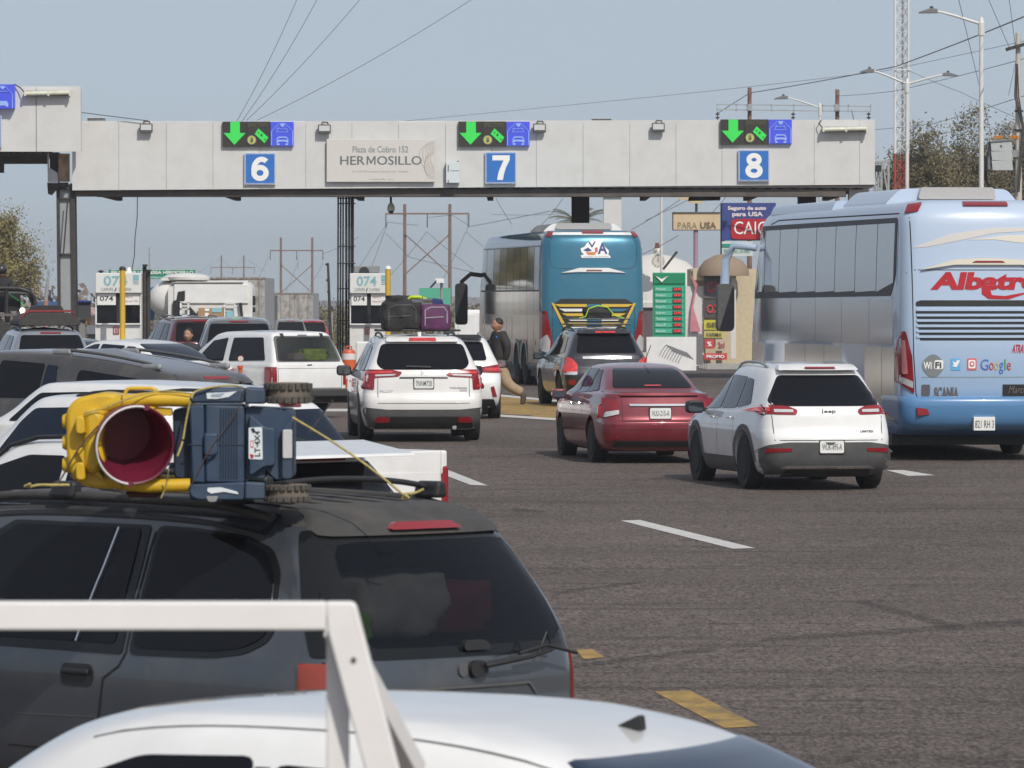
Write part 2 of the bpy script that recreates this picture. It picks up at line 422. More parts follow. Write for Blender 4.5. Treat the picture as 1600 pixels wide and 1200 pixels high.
    def mirror(s, y, z, m, sides=(-1, 1), w=.2, h=.15):
        for sd in sides:
            x = sd * (s.W + .10)
            o = M().prism(corner([(x - w / 2, z - h / 2), (x + w / 2, z - h / 2), (x + w / 2, z + h / 2), (x - w / 2, z + h / 2)], .06, 4), y - .02, y + .12).build('mirror', m, s.root, smooth=50, bevel=.02)
            M().bar((sd * (s.W - .12), y + .05, z - .04), (x, y + .05, z - .03), .05, .05).build('mirror_arm', BLACK, o)
            M().prism(corner([(x - w / 2 + .02, z - h / 2 + .02), (x + w / 2 - .02, z - h / 2 + .02), (x + w / 2 - .02, z + h / 2 - .02), (x - w / 2 + .02, z + h / 2 - .02)], .05, 4), y - .025, y - .019).build('mirror_glass', mat('mirror_glass', (.16, .17, .18), .05, 1), o)
    def handles(s, pts, m):
        for y, z in pts:
            for sd in (-1, 1):
                h, dr = s.cast('x', sd, y, z); x = h.x + sd * .03
                M().box(x - .012, y - .09, z - .014, x + .012, y + .09, z + .014).build('door_handle', m, s.root, bevel=.008)
    def rails(s, x, y0, y1, z, m, h=.05, name='roof_rail'):
        for sd in (-1, 1):
            pts = []
            for i in range(9):
                y = y0 + (y1 - y0) * i / 8; hh, _ = s.cast('z', 1, sd * x, y); e = min(1, i / 1.5, (8 - i) / 1.5)
                pts.append((sd * x, y, hh.z + h * e))
            M().tube(pts, .018, 8).build(name, m, s.root, smooth=60)
def rect(a, b, c, d): return [(a, b), (c, b), (c, d), (a, d)]
def lv(L, rows): return [(z, yr, L - yf, w, rr, rf) for z, yr, yf, w, rr, rf in rows]
def suv_levels(L, W, H, rake=.35, belt=1.08, nose=.86):
    k = (H - belt) / .66; h = W / 2
    return lv(L, [(a, b, c * nose if c > .4 else c, d, e, f) for a, b, c, d, e, f in [(.20, .22, .30, h - .16, .15, .2), (.24, .14, .22, h - .08, .15, .25), (.36, .05, .10, h - .03, .16, .3), (.52, .01, .02, h - .005, .16, .35), (.66, .0, .0, h, .16, .38), (.76, .035, .0, h, .15, .4),
        (.80, .055, .02, h - .003, .14, .42), (belt - .16, .07, .12, h - .008, .14, .45), (belt - .04, .09, .5, h - .03, .14, .5), (belt, .105, 1.0, h - .045, .14, .4), (belt + .05, .125, 1.35, h - .07, .13, .3),
        (belt + .22 * k, .125 + rake * .30, 1.75, h - .135, .13, .25), (belt + .42 * k, .125 + rake * .60, 2.1, h - .21, .14, .2), (belt + .55 * k, .125 + rake * .80, 2.33, h - .27, .14, .2),
        (belt + .61 * k, .125 + rake * .95, 2.5, h - .33, .14, .2), (H - .025, .125 + rake * 1.15, 2.68, h - .44, .14, .2)]])
def sedan_levels(L, W, H, deck=1.02, dl=.55, nose=.80):
    h = W / 2; k = (H - deck) / .42
    return lv(L, [(a, b, c * nose if c > .4 else c, d, e, f) for a, b, c, d, e, f in [(.18, .25, .30, h - .14, .15, .2), (.22, .16, .2, h - .07, .15, .25), (.34, .05, .08, h - .02, .18, .3), (.50, .0, .0, h, .2, .35), (.60, .0, .0, h, .2, .38), (.66, .04, .02, h, .2, .4),
        (.84, .07, .12, h - .008, .2, .45), (.93, .09, .45, h - .03, .2, .5), (deck - .03, .11, .85, h - .06, .2, .45), (deck, .16, 1.05, h - .085, .2, .4), (deck + .025, dl - .05, 1.22, h - .12, .16, .3), (deck + .05, dl + .06, 1.32, h - .14, .14, .3),
        (deck + .16 * k, dl + .28, 1.62, h - .19, .14, .25), (deck + .28 * k, dl + .58, 1.92, h - .25, .14, .2), (deck + .36 * k, dl + .86, 2.18, h - .31, .14, .2), (H - .03, dl + 1.12, 2.42, h - .39, .14, .2)]])
# ------------------------------------------------------------------ ground and road
def ground_mat():
    m = bpy.data.materials.new('asphalt'); m.use_nodes = True; n = m.node_tree; b = n.nodes['Principled BSDF']; b.inputs['Roughness'].default_value = .85
    b.inputs['Specular IOR Level'].default_value = .25
    t = n.nodes.new('ShaderNodeTexCoord')
    def noise(sc, st, det=6, ro=.6, rot=0):
        mp = n.nodes.new('ShaderNodeMapping'); mp.inputs['Scale'].default_value = st; mp.inputs['Rotation'].default_value = (0, 0, rot)
        x = n.nodes.new('ShaderNodeTexNoise'); x.inputs['Scale'].default_value = sc; x.inputs['Detail'].default_value = det; x.inputs['Roughness'].default_value = ro
        n.links.new(t.outputs['Object'], mp.inputs[0]); n.links.new(mp.outputs[0], x.inputs[0]); return x.outputs[0]
    def ramp(s, p0, c0, p1, c1):
        r = n.nodes.new('ShaderNodeValToRGB'); e = r.color_ramp.elements; e[0].position = p0; e[0].color = (*c0, 1); e[1].position = p1; e[1].color = (*c1, 1); n.links.new(s, r.inputs[0]); return r.outputs[0]
    def mix(ty, f, a, c):
        x = n.nodes.new('ShaderNodeMixRGB'); x.blend_type = ty; x.inputs[0].default_value = f; n.links.new(a, x.inputs[1]); n.links.new(c, x.inputs[2]); return x.outputs[0]
    base = ramp(noise(.35, (1, 1, 1)), .3, (.094, .078, .070), .7, (.130, .110, .100))
    big = ramp(noise(.10, (1, .6, 1), 8), .35, (.80, .79, .79), .62, (1.06, 1.05, 1.04))
    c = mix('MULTIPLY', 1, base, big)
    grain = ramp(noise(30, (1, .25, 1), 4, .8), .36, (.25, .25, .26), .64, (1.8, 1.76, 1.70))
    c = mix('MULTIPLY', .85, c, grain)
    g2 = ramp(noise(9, (1, .5, 1), 5, .7), .3, (.68, .68, .68), .7, (1.28, 1.27, 1.25)); c = mix('MULTIPLY', 1, c, g2)
    for rot, sc, lo in ((1.15, (.45, 4.5, 1), .60), (.80, (.22, 2.2, 1), .61), (2.2, (.3, 3.2, 1), .62)):
        sk = ramp(noise(.8, sc, 5, .55, rot), lo, (1, 1, 1), lo + .035, (.55, .54, .54)); c = mix('MULTIPLY', .55, c, sk)
    n.links.new(c, b.inputs['Base Color'])
    bu = n.nodes.new('ShaderNodeBump'); bu.inputs['Strength'].default_value = .35; bu.inputs['Distance'].default_value = .008
    n.links.new(noise(60, (1, 1, 1), 3), bu.inputs['Height']); n.links.new(bu.outputs[0], b.inputs['Normal'])
    return m
ys = sorted(set([-60, -20, 0, 25, 40, 55, 76, 85, 93, 101, 110, 123, 136, 150, 165, 200, 260, 320, 420, 700, 1200, 2000, 2950]))
xs = [-1400, -600, -120, -40, 0, 40, 120, 600, 1400]
V_ = [(x, y, G(y) - .012) for y in ys for x in xs]; k_ = len(xs)
SOIL = mat('dry_soil', (.20, .155, .11), .95, noise=.3, nscale=.6)
o = meshobj('ground', V_, [(i * k_ + j, i * k_ + j + 1, (i + 1) * k_ + j + 1, (i + 1) * k_ + j) for i in range(len(ys) - 1) for j in range(k_ - 1)], SOIL); o['kind'] = 'structure'
ys2 = [y for y in ys if -20 <= y <= 420]; V_ = [(x, y, G(y)) for y in ys2 for x in (-34, -16, 0, 16, 22)]
o = meshobj('road', V_, [(i * 5 + j, i * 5 + j + 1, i * 5 + j + 6, i * 5 + j + 5) for i in range(len(ys2) - 1) for j in range(4)], ground_mat()); o['kind'] = 'structure'
def marking(name, pix, m, label):
    pts = [gp(x, y) for x, y in pix]; n = len(pts)
    k = 10; vs = []; fs = []
    if n == 4:     # grid between edges 0-1 and 3-2 so that it follows the slope
        for i in range(k + 1):
            t = i / k; a = pts[0].lerp(pts[1], t); b = pts[3].lerp(pts[2], t)
            for q in (a, b): vs.append((q.x, q.y, G(q.y) + .004))
            if i: fs.append((2 * i - 2, 2 * i - 1, 2 * i + 1, 2 * i))
    else: vs = [(q.x, q.y, G(q.y) + .004) for q in pts]; fs = [tuple(range(n))]
    o = meshobj(name, vs, fs, m); bm = bmesh.new(); bm.from_mesh(o.data); bmesh.ops.recalc_face_normals(bm, faces=bm.faces)
    if sum(f.normal.z for f in bm.faces) < 0: bmesh.ops.reverse_faces(bm, faces=bm.faces)
    bm.to_mesh(o.data); bm.free(); o['kind'] = 'structure'; o['label'] = label; return o
RW = mat('road_white_paint', (.52, .51, .49), .8, noise=.18, nscale=9); RY = mat('road_yellow_paint', (.34, .215, .055), .85, noise=.4, nscale=9, dirt=1.0, dirtcol=(.10, .085, .07))
marking('lane_dash', [(640, 722), (735, 758), (762, 759), (660, 719)], RW, 'white lane dash behind the white pickup tailgate')
marking('lane_dash', [(970, 814), (1145, 858), (1180, 857), (1000, 813)], RW, 'long white lane dash in the open asphalt')
marking('lane_dash', [(1385, 735), (1420, 744), (1462, 743), (1412, 735)], RW, 'short white lane dash beside the pale blue bus')
marking('lane_dash', [(505, 639), (505, 643), (566, 643), (566, 639)], RW, 'white line between the boxy white wagon and white crossover')
marking('yellow_dash', [(1022, 1082), (1132, 1139), (1187, 1136), (1078, 1080)], RY, 'worn yellow dash in front of the white car')
marking('yellow_dash', [(900, 1016), (912, 1031), (945, 1028), (925, 1015)], RY, 'yellow dash behind the dark minivan')
marking('yellow_island_marking', [(650, 606), (650, 641), (905, 657), (905, 629)], RY, 'yellow painted nose of the toll island under the running man')
def edge(a, b, label, h=3):
    o = marking('island_edge_line', [a, b, (b[0], b[1] + h), (a[0], a[1] + h)], RW, label)
    for v in o.data.vertices: v.co.z += .004
edge((650, 640.5), (905, 656.5), 'white near edge line of the yellow island marking', 3.2)
edge((650, 605), (905, 629), 'white far edge line of the yellow island marking', 2.6)
TM_ = mat('tyre_mark_rubber', (.03, .027, .026), .8, alpha=.22)
for pp_, lb_ in (([(1335, 942), (1490, 986), (1512, 980), (1350, 939)], 'short dark slanting tyre mark in the open asphalt at the right'), ([(1190, 998), (1640, 966), (1640, 976), (1190, 1004)], 'long faint tyre mark crossing the asphalt at the right'), ([(870, 924), (1010, 908), (1010, 911), (870, 929)], 'thin dark tyre mark right of the minivan'), ([(880, 1040), (1120, 1012), (1120, 1018), (880, 1048)], 'faint broad tyre mark above the yellow dash'), ([(800, 795), (850, 799), (850, 802), (800, 799)], 'small dark oil streak behind the white pickup')):
    o_ = marking('tyre_mark', pp_, TM_, lb_)
    for v_ in o_.data.vertices: v_.co.z += .003
# ------------------------------------------------------------------ toll canopy
GD = 151.0
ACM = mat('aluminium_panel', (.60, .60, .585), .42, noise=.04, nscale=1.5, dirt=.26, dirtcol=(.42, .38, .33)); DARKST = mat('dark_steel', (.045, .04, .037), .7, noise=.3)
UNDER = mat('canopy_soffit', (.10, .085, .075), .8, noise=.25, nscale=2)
can = thing('toll_canopy', 'long pale grey panelled toll canopy spanning lanes 6, 7 and 8', 'canopy', (PX(113, GD), GD, G(GD)))
seams = [113, 186, 260, 333, 406, 478, 550, 623, 696, 768, 838, 911, 984, 1056, 1128, 1200, 1272, 1343, 1367]
def fz(x, top): t = (x - 113) / 1254; return (190.5 - 3.5 * t) if top else (297.5 - 9 * t)
for i, (a, b) in enumerate(zip(seams, seams[1:])):
    g = .22; jig = random.uniform(-.008, .008)
    vs = []
    for x in (a + g, b - g):
        for top in (False, True):
            for dd in (0, .06): q = P(x, fz(x, top), GD); vs.append((q.x, GD + dd + jig, q.z))
    meshobj('fascia_panel', vs, [(0, 2, 6, 4)[::1] if 0 else (0, 4, 6, 2), (1, 3, 7, 5), (0, 1, 5, 4), (2, 6, 7, 3), (0, 2, 3, 1), (4, 5, 7, 6)], ACM, can, world=True)
x0, x1 = PX(114, GD), PX(1366, GD); zb = PZ(294, GD); zt = PZ(191, GD)
M().box(x0, GD + .075, zb + .05, x1, GD + .16, zt - .05).build('fascia_backing', mat('backing_grey', (.22, .22, .21), .7), can, world=True)
M().box(x0 + .02, GD + .16, zb + .02, x1 - .02, GD + 8.3, zt - .25).build('roof_slab', ACM, can, world=True)
sm_ = M()
for i in range(60):
    x = x0 + .1 + i * (x1 - x0 - .2) / 60; sm_.box(x, GD + .17, zb - .03, x + .16, GD + 8.2, zb + .015)
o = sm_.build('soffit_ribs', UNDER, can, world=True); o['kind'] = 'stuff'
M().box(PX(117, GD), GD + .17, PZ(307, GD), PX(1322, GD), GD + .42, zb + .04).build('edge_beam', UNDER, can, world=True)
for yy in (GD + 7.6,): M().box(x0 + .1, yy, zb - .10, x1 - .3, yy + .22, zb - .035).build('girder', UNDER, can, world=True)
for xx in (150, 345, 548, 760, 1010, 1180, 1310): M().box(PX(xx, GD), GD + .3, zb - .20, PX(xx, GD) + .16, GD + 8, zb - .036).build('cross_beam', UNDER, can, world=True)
M().box(x0, GD + .0, zt + .0, x0 + 14, GD + .1, zt + .02).build('parapet_trim', WHITE, can, world=True)
# left, higher and nearer canopy block
c2 = thing('canopy_block', 'higher pale grey canopy block stepping up at the left edge', 'canopy', (PX(0, GD - 1), GD - 1, G(GD)))
for a, b in ((-90, -17), (-17, 57), (57, 127)):
    pbox('fascia_panel', a + .5, 135, b - .5, 237, GD - 1, .06, ACM, c2)
pbox('block_roof', -90, 139, 126, 235, GD - .93, .5, ACM, c2); 
rb = M()
for i in range(24): 
    x = PX(-85, GD) + i * .115; 
    if x < PX(74, GD): rb.box(x, GD - .9, PZ(241, GD), x + .07, GD + 5, PZ(236, GD))
o = rb.build('soffit_ribs', UNDER, c2, world=True); o['kind'] = 'stuff'
pbox('girder', -90, 243, 73, 256, GD + .6, .3, UNDER, c2); pbox('hanging_bracket', -10, 256, 6, 270, GD, .2, DARKST, c2)
# columns
RUST = mat('rusty_plate', (.38, .27, .18), .8, noise=.3, nscale=4, dirt=.9, dirtcol=(.12, .04, .02))
CLAD = mat('column_cladding', (.30, .32, .33), .5, noise=.06, dirt=.3)
col = thing('canopy_column', 'grey steel column with torn rusty cladding at the left step of the canopy', 'column', (PX(102, GD), GD + .2, G(GD)))
def pcol(name, pts, d, dep, m, parent):      # prism from a pixel polygon
    poly = [(PX(x, d), PZ(y, d)) for x, y in pts]; return M().prism(poly, d, d + dep).build(name, m, parent, world=True)
pcol('column_core', [(93, 288), (110, 288), (114, 612), (96, 612)], GD + .3, .5, CLAD, col)
pcol('left_edge_plate', [(88, 286), (93, 286), (96, 612), (91, 612)], GD + .22, .6, DARKST, col)
pcol('right_edge_plate', [(110, 286), (117, 290), (121, 612), (114, 612)], GD + .22, .6, DARKST, col)
pcol('torn_panel', [(74, 239), (77, 237), (77, 262), (90, 270), (91, 286), (75, 286)], GD - .2, .05, STEEL, col)
pcol('bracket_plate', [(74, 285), (106, 285), (106, 290), (88, 296), (80, 305), (75, 303)], GD + .1, .3, DARKST, col)
pcol('upper_core', [(78, 238), (92, 238), (92, 285), (78, 285)], GD + .4, .4, DARKST, col)
pcol('rusty_panel', [(92, 240), (109, 240), (109, 284), (91, 284)], GD + .15, .06, RUST, col)
for yy in (294, 309, 396): pbox('clamp', 92, yy, 112, yy + 2.5, GD + .2, .6, DARKST, col)
M().tube([P(106, 312, GD), P(99, 400, GD)], .02, 6).build('loose_cable', DARKST, col, world=True)
lc = thing('cable_column', 'black lattice column wrapped with cable conduits beside the second booth', 'column', (PX(540, GD + 1), GD + 1.2, G(GD)))
for x in (541, 545.5, 549.5): pbox('conduit_bundle', x - 1.7, 296, x + 1.7, 605, GD + 1, .12, BLACK, lc)
for x in (528.6, 532.5, 536.3, 552): M().tube([(PX(x, GD + 1), GD + 1, PZ(300, GD)), (PX(x - 1, GD + 1), GD + 1, G(GD))], .022, 6).build('conduit', BLACK, lc, world=True)
for yy in (309, 317, 384, 411, 450, 500): pbox('conduit_clamp', 527 + (yy % 3), yy, 555, yy + 1.6, GD + .9, .3, BLACK, lc)
pbox('base_pillar', 520, 560, 542, 604, GD + 1.6, .5, CLAD, lc)
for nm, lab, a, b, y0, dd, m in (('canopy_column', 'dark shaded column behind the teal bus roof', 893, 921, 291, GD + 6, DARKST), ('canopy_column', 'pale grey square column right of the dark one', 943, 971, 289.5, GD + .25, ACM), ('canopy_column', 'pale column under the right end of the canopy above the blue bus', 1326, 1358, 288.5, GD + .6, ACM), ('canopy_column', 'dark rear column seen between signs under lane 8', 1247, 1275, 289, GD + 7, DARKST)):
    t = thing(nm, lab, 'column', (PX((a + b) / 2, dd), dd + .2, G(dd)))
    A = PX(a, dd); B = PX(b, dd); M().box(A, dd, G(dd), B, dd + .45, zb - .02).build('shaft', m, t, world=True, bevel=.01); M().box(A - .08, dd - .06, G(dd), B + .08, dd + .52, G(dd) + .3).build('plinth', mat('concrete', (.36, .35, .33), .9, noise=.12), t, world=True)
t = thing('hanging_sign_box', 'black sign box hanging under the canopy left of lane number 8', 'sign', (PX(1100, GD + 3), GD + 3, PZ(305, GD + 3)))
pcol('case', [(1080, 296), (1128, 296), (1125, 313), (1075, 314)], GD + 3, .25, BLACK, t); pcol('hanger', [(1100, 292), (1104, 292), (1104, 297), (1100, 297)], GD + 3.1, .06, BLACK, t)
# ------------------------------------------------------------------ canopy signs
LEDK = mat('led_panel', (.035, .028, .026), .55, noise=.25, nscale=40)
GRN = mat('green_led', (.03, .42, .06), .5, emit=(.03, .55, .08), estr=.55); LBL = mat('blue_sign', (.055, .075, .52), .4, emit=(.05, .08, .75), estr=.30)
LLB = mat('pale_blue_print', (.30, .45, .85), .5); YLED = mat('yellow_led', (.45, .45, .12), .5, emit=(.5, .5, .1), estr=.15); DIM = mat('dim_led_text', (.11, .14, .06), .6)
def lane_display(x, y, lab, dx=0):
    lab = lab.replace('number 6', 'number six sign').replace('number 7', 'number seven sign').replace('number 8', 'number eight sign')
    d = GD - .12
    t = thing('lane_display', lab, 'sign', (PX(x + 55, d), d, PZ(y + 38, d)), group='lane displays on the canopy edge')
    pbox('display_case', x, y - .3, x + 74.5, y + 38.5, d, .10, LEDK, t); pbox('blue_panel', x + 75, y, x + 111, y + 37.5, d - .01, .11, LBL, t)
    pbox('panel_divider', x + 37, y, x + 37.7, y + 38, d - .012, .02, BLACK, t)
    def q(pts, m, nm, off=.025, dep=.012): return pcol(nm, [(x + a, y + b) for a, b in pts], d - off, dep, m, t)
    q([(12, 0), (27, 0), (27, 17.5), (36, 17.5), (18.5, 36), (1.5, 17.5), (12, 17.5)], GRN, 'green_arrow')
    q([(56, 10.5), (71.5, 24.5), (65.5, 33.5), (50, 19)], GRN, 'banknote_symbol')
    bn = q([(60.4, 18.2), (63, 20.4), (61.4, 23.4), (58.6, 21)], mat('green_dark', (.01, .13, .03), .6), 'banknote_mark', .03, .006)
    for a, b in ((55.6, 16), (65.6, 26.5)): q([(a, b), (a + 2, b + .4), (a + 1.4, b + 2.4), (a - .6, b + 2)], MATS['green_dark'], 'banknote_mark', .03, .006)
    ce = P(x + 45.5, y + 28.5, d)
    M().lathe([(.122, 0), (.122, .012)], (ce.x, ce.y - .025, ce.z), 'y', 24).build('coin_symbol', mat('coin_rim', (.24, .26, .18), .6), t, world=True)
    M().lathe([(.098, 0), (.098, .006)], (ce.x, ce.y - .03, ce.z), 'y', 24).build('coin_face', YLED, t, world=True)
    text('$', ce.x - .045, ce.z - .07, ce.x + .045, ce.z + .07, ce.y - .034, INK, t, 'dollar_sign', .03, True)
    ptext('EFECTIVO', x + 40, y + 1.8, x + 71, y + 8.2, d - .02, DIM, t)
    # gate outline, receiver and car on the blue panel
    def st(a, b, ww=.02): A = P(x + a[0], y + a[1], d - .02); B = P(x + b[0], y + b[1], d - .02); return M().bar(A, B, ww, .012).build('pictogram_stroke', LLB, t, world=True)
    st((76.5, 37), (76.5, 14.5)); st((109.5, 37), (109.5, 14.5)); st((76.5, 14.5), (88, 3)); st((109.5, 14.5), (98, 3)); st((84, 11), (102, 11), .012); st((84, 16), (102, 16), .012); st((84, 16), (88, 8), .012); st((102, 16), (98, 8), .012)
    q([(89, 2.5), (98, 2.5), (96, 6.5), (93.5, 8.5), (91, 6.5)], LLB, 'receiver_symbol')
    q([(84, 27.5), (87, 23), (100, 23), (103, 27.5), (101, 27.5), (99, 25), (88, 25), (86, 27.5)], LLB, 'car_symbol'); q([(84, 28), (103, 28), (102.5, 33.5), (98, 31), (89, 31), (84.5, 33.5)], LLB, 'car_symbol'); q([(84.5, 33.7), (89, 33.7), (89, 36.5), (85, 36.5)], LLB, 'car_symbol'); q([(98, 33.7), (102.5, 33.7), (102, 36.5), (98, 36.5)], LLB, 'car_symbol')
lane_display(348, 190.5, 'lit lane display with green arrow above the number 6'); lane_display(716.5, 190.3, 'lit lane display with green arrow above the number 7'); lane_display(1126, 187, 'lit lane display with green arrow above the number 8')
t = thing('lane_display', 'blue end of a lane display cut off by the left picture edge', 'sign', (PX(0, GD - 1.3), GD - 1.3, PZ(170, GD - 1.3)), group='lane displays on the canopy edge')
pbox('blue_panel', -13, 132, 23, 169.5, GD - 1.28, .27, LBL, t); pbox('display_case', -87, 132, -13.5, 171, GD - 1.27, .26, LEDK, t)
for a, b in (((20, 170), (20, 148)), ((20, 148), (9, 136)), ((-11, 148), (-1, 136)), ((-4, 143), (13, 143))): M().bar(P(*a, GD - 1.3), P(*b, GD - 1.3), .02, .012).build('pictogram_stroke', LLB, t, world=True)
pcol('car_symbol', [(-6, 158), (11, 158), (14, 163), (12, 168), (8, 165), (-4, 165), (-8, 168), (-9, 163)], GD - 1.3, .012, LLB, t)
pcol('receiver_symbol', [(0, 134.5), (9, 134.5), (7, 138), (4.5, 140), (2, 138)], GD - 1.3, .012, LLB, t)
def lane_number(n, x, y, w=49):
    d = GD - .10; t = thing('lane_number_sign', 'square blue lane sign with the white number ' + {'6': 'six, leftmost', '7': 'seven, above the teal bus', '8': 'eight, rightmost', '5': ''}[n] if n != '5' else 'blue sign sliver at the left picture edge under the higher canopy', 'sign', (PX(x + w / 2, d), d, PZ(y + w, d)), group='lane number signs')
    d2 = d if n != '5' else GD - 1.1
    pbox('sign_board', x, y, x + w, y + w + .5, d2, .05, WHITEP, t); pbox('blue_field', x + .6, y + .6, x + w - .6, y + w - .2, d2 - .006, .02, BLUEP, t)
    for a in ((x + 1.4, y + 1.4, x + w - 1.4, y + 1.9), (x + 1.4, y + w - 1.6, x + w - 1.4, y + w - 1.1), (x + 1.4, y + 1.9, x + 1.9, y + w - 1.6), (x + w - 1.9, y + 1.9, x + w - 1.4, y + w - 1.6)): pbox('border_line', *a, d2 - .01, .012, WHITEP, t)
    def nn(u, v_, k=0): q = P(x + w * (.5 + (u - .5) * .84), y + w * (.91 - v_ * .82), d2); return (q.x, d2 - .013 - .002 * k, q.z)
    def strk(pts, sw, k, closed=False):
        vs = []; fs = []; m_ = len(pts)
        for i in range(m_):
            a = Vector(pts[(i - 1) % m_] if closed else pts[max(0, i - 1)]); b = Vector(pts[(i + 1) % m_] if closed else pts[min(m_ - 1, i + 1)]); tt_ = (b - a).normalized(); no = Vector((-tt_.y, tt_.x)) * sw / 2
            p0 = Vector(pts[i]); vs += [nn(*(p0 + no), k), nn(*(p0 - no), k)]
        for i in range(m_ if closed else m_ - 1): j = (i + 1) % m_; fs.append((2 * i, 2 * i + 1, 2 * j + 1, 2 * j))
        return vs, fs
    def ell(cx_, cy_, rx, ry, n_=36, a0=0, a1=360): return [(cx_ + rx * math.cos(math.radians(a0 + (a1 - a0) * i / n_)), cy_ + ry * math.sin(math.radians(a0 + (a1 - a0) * i / n_))) for i in range(n_ + (a1 - a0 < 360))]
    if n == '6': parts_ = [strk(ell(.5, .33, .23, .215), .20, 0, True), strk(ell(.56, .46, .29, .40, 24, 52, 188)[::1], .20, 1)]
    elif n == '8': parts_ = [strk(ell(.5, .29, .23, .185), .20, 0, True), strk(ell(.5, .72, .195, .165), .19, 1, True)]
    elif n == '7': parts_ = [([nn(a, b) for a, b in ((.18, .98), (.84, .98), (.84, .80), (.70, .52), (.62, .25), (.58, .02), (.36, .02), (.42, .35), (.60, .78), (.18, .78))], [tuple(range(10))])]
    else: parts_ = [([nn(a, b) for a, b in ((.2, .98), (.8, .98), (.8, .8), (.4, .8), (.4, .5), (.2, .5))], [(0, 1, 2, 3, 4, 5)])]
    vs = []; fs = []
    for a, b in parts_: k0 = len(vs); vs += a; fs += [tuple(i + k0 for i in f) for f in b]
    meshobj('number', vs, fs, WHITEP, t, world=True)
lane_number('6', 382, 239); lane_number('7', 758, 237.5); lane_number('8', 1153.5, 234); lane_number('5', -46, 181)
d = GD - .14
t = thing('name_banner', 'cream banner reading Plaza de Cobro 152 HERMOSILLO on the canopy', 'banner', (PX(596, d), d, PZ(285, d)))
CREAM = mat('cream_banner', (.60, .575, .545), .6, noise=.02); pbox('banner_panel', 510.5, 217.5, 680.5, 284.5, d, .06, CREAM, t, bevel=.01)
ptext('Plaza de Cobro 152', 551, 228.5, 638, 238.5, d - .004, GREYINK, t, bold=.012); SI_ = mat('slate_ink', (.12, .15, .155), .5)
for k_, dd_ in ((0, .004), (.55, .006)): ptext('HER', 531.6 + k_, 244, 569.5 + k_, 257.5, d - dd_, SI_, t); ptext('OSILLO', 589.2 + k_, 244, 658.6 + k_, 257.5, d - dd_, SI_, t)
pcol('letter_stroke', [(573, 244), (575.2, 244), (575.2, 257.5), (573, 257.5)], d - .005, .004, SI_, t); pcol('letter_stroke', [(584.8, 244), (587, 244), (587, 257.5), (584.8, 257.5)], d - .005, .004, SI_, t); pcol('letter_stroke', [(573.4, 244), (575.4, 244), (581, 254), (579.6, 256)], d - .0075, .004, SI_, t); pcol('letter_stroke', [(584.6, 244), (586.6, 244), (580.4, 256), (579, 254)], d - .010, .004, SI_, t)
ptext('Km 142+000 Autopista Estación Don - Nogales', 551, 266.5, 638, 270.2, d - .004, mat('pale_ink', (.36, .36, .35), .5), t); ptext('CAPUFE  sct', 577, 279, 614, 281.6, d - .004, MATS['pale_ink'], t)
CON = mat('contour_print', (.47, .43, .38), .6)
for k in range(7):
    pts = []
    for i in range(13):
        a = math.pi * (.5 + i / 12); xx = 680 - 1 + (22 - k * 2.6) * math.cos(a) * (1 + .18 * math.sin(3 * a + k)); yy = 250 - (29 - k * 3.2) * math.sin(a); pts.append(P(min(679.5, xx), yy, d - .003))
    M().tube(pts, .007, 4).build('contour_line', CON, t, world=True)
t = thing('junction_box', 'pale plastic junction box with two latches on the canopy left of lane 7', 'box', (PX(708, d), d, PZ(286, d)))
pbox('case', 697, 253, 718.5, 286, d - .05, .14, mat('pale_green_white', (.60, .66, .66), .5), t, bevel=.01)
for a in (258, 281): pbox('latch', 700, a, 701, a + (10 if a < 270 else 5), d - .065, .02, BLACK, t)
pbox('label_strip', 704, 266, 718, 267, d - .06, .012, STEEL, t); pbox('cable_entry', 714, 251.5, 717, 253.5, d - .03, .06, BLACK, t)
for i, (x, y, lab) in enumerate(((228.5, 193, 'square floodlight left of lane display 6'), (507, 194.5, 'square floodlight above the left end of the cream banner'), (843, 193, 'square floodlight just right of lane display 7'), (1028.5, 192, 'square floodlight midway between lanes 7 and 8'))):
    t = thing('floodlight', lab, 'lamp', (PX(x, GD - .4), GD - .3, PZ(y + 16, GD - .4)), group='floodlights on the canopy')
    pbox('housing', x - 10, y, x + 10, y + 14.5, GD - .22, .12, mat('lamp_housing', (.10, .10, .10), .5), t, bevel=.02); pbox('lens', x - 8.3, y + 2, x + 8.3, y + 10.5, GD - .24, .03, mat('floodlight_lens', (.66, .66, .64), .2, .3), t)
    M().tube([P(x + 6, y + 1, GD - .2), P(x + 5, y - 3, GD - .1), P(x - 3, y - 3.5, GD - .05), P(x - 5, y + 2, GD - .1)], .018, 6).build('bracket', DARKST, t, world=True)
TUBEL = mat('tube_lamp', (.62, .62, .50), .35, noise=.15, nscale=3)
for x0_, x1_, y, d_, lab in ((38, 111, 146, GD - 1.24, 'long fluorescent fitting on the higher left canopy block'), (1285, 1356, 202, GD - .24, 'long fluorescent fitting at the right end of the canopy')):
    t = thing('strip_light', lab, 'lamp', (PX(x0_, d_), d_, PZ(y, d_)), group='strip lights on the canopy')
    M().tube([P(x0_ + 2, y + .5, d_), P(x1_ - 2, y - 1, d_)], .055, 10).build('tube', TUBEL, t, world=True); pbox('reflector', x0_, y - 4, x1_, y - 2.5, d_, .2, STEEL, t)
    for x in (x0_, x1_ - 3, (x0_ + x1_) / 2): pbox('end_cap', x, y - 4, x + 3, y + 4, d_ - .05, .14, TUBEL, t)
    pbox('back_box', x0_ + 1, y - 3, x1_ - 1, y + 3, d_ + .08, .14, DARKST, t); M().tube([P(x0_ + 2, y, d_), P(x0_ - 6, y - 9, d_ + .1), P(x0_ - 15 if x0_ < 500 else x0_ - 2, y - 14, d_ + .2)], .015, 6).build('feed_cable', DARKST, t, world=True)
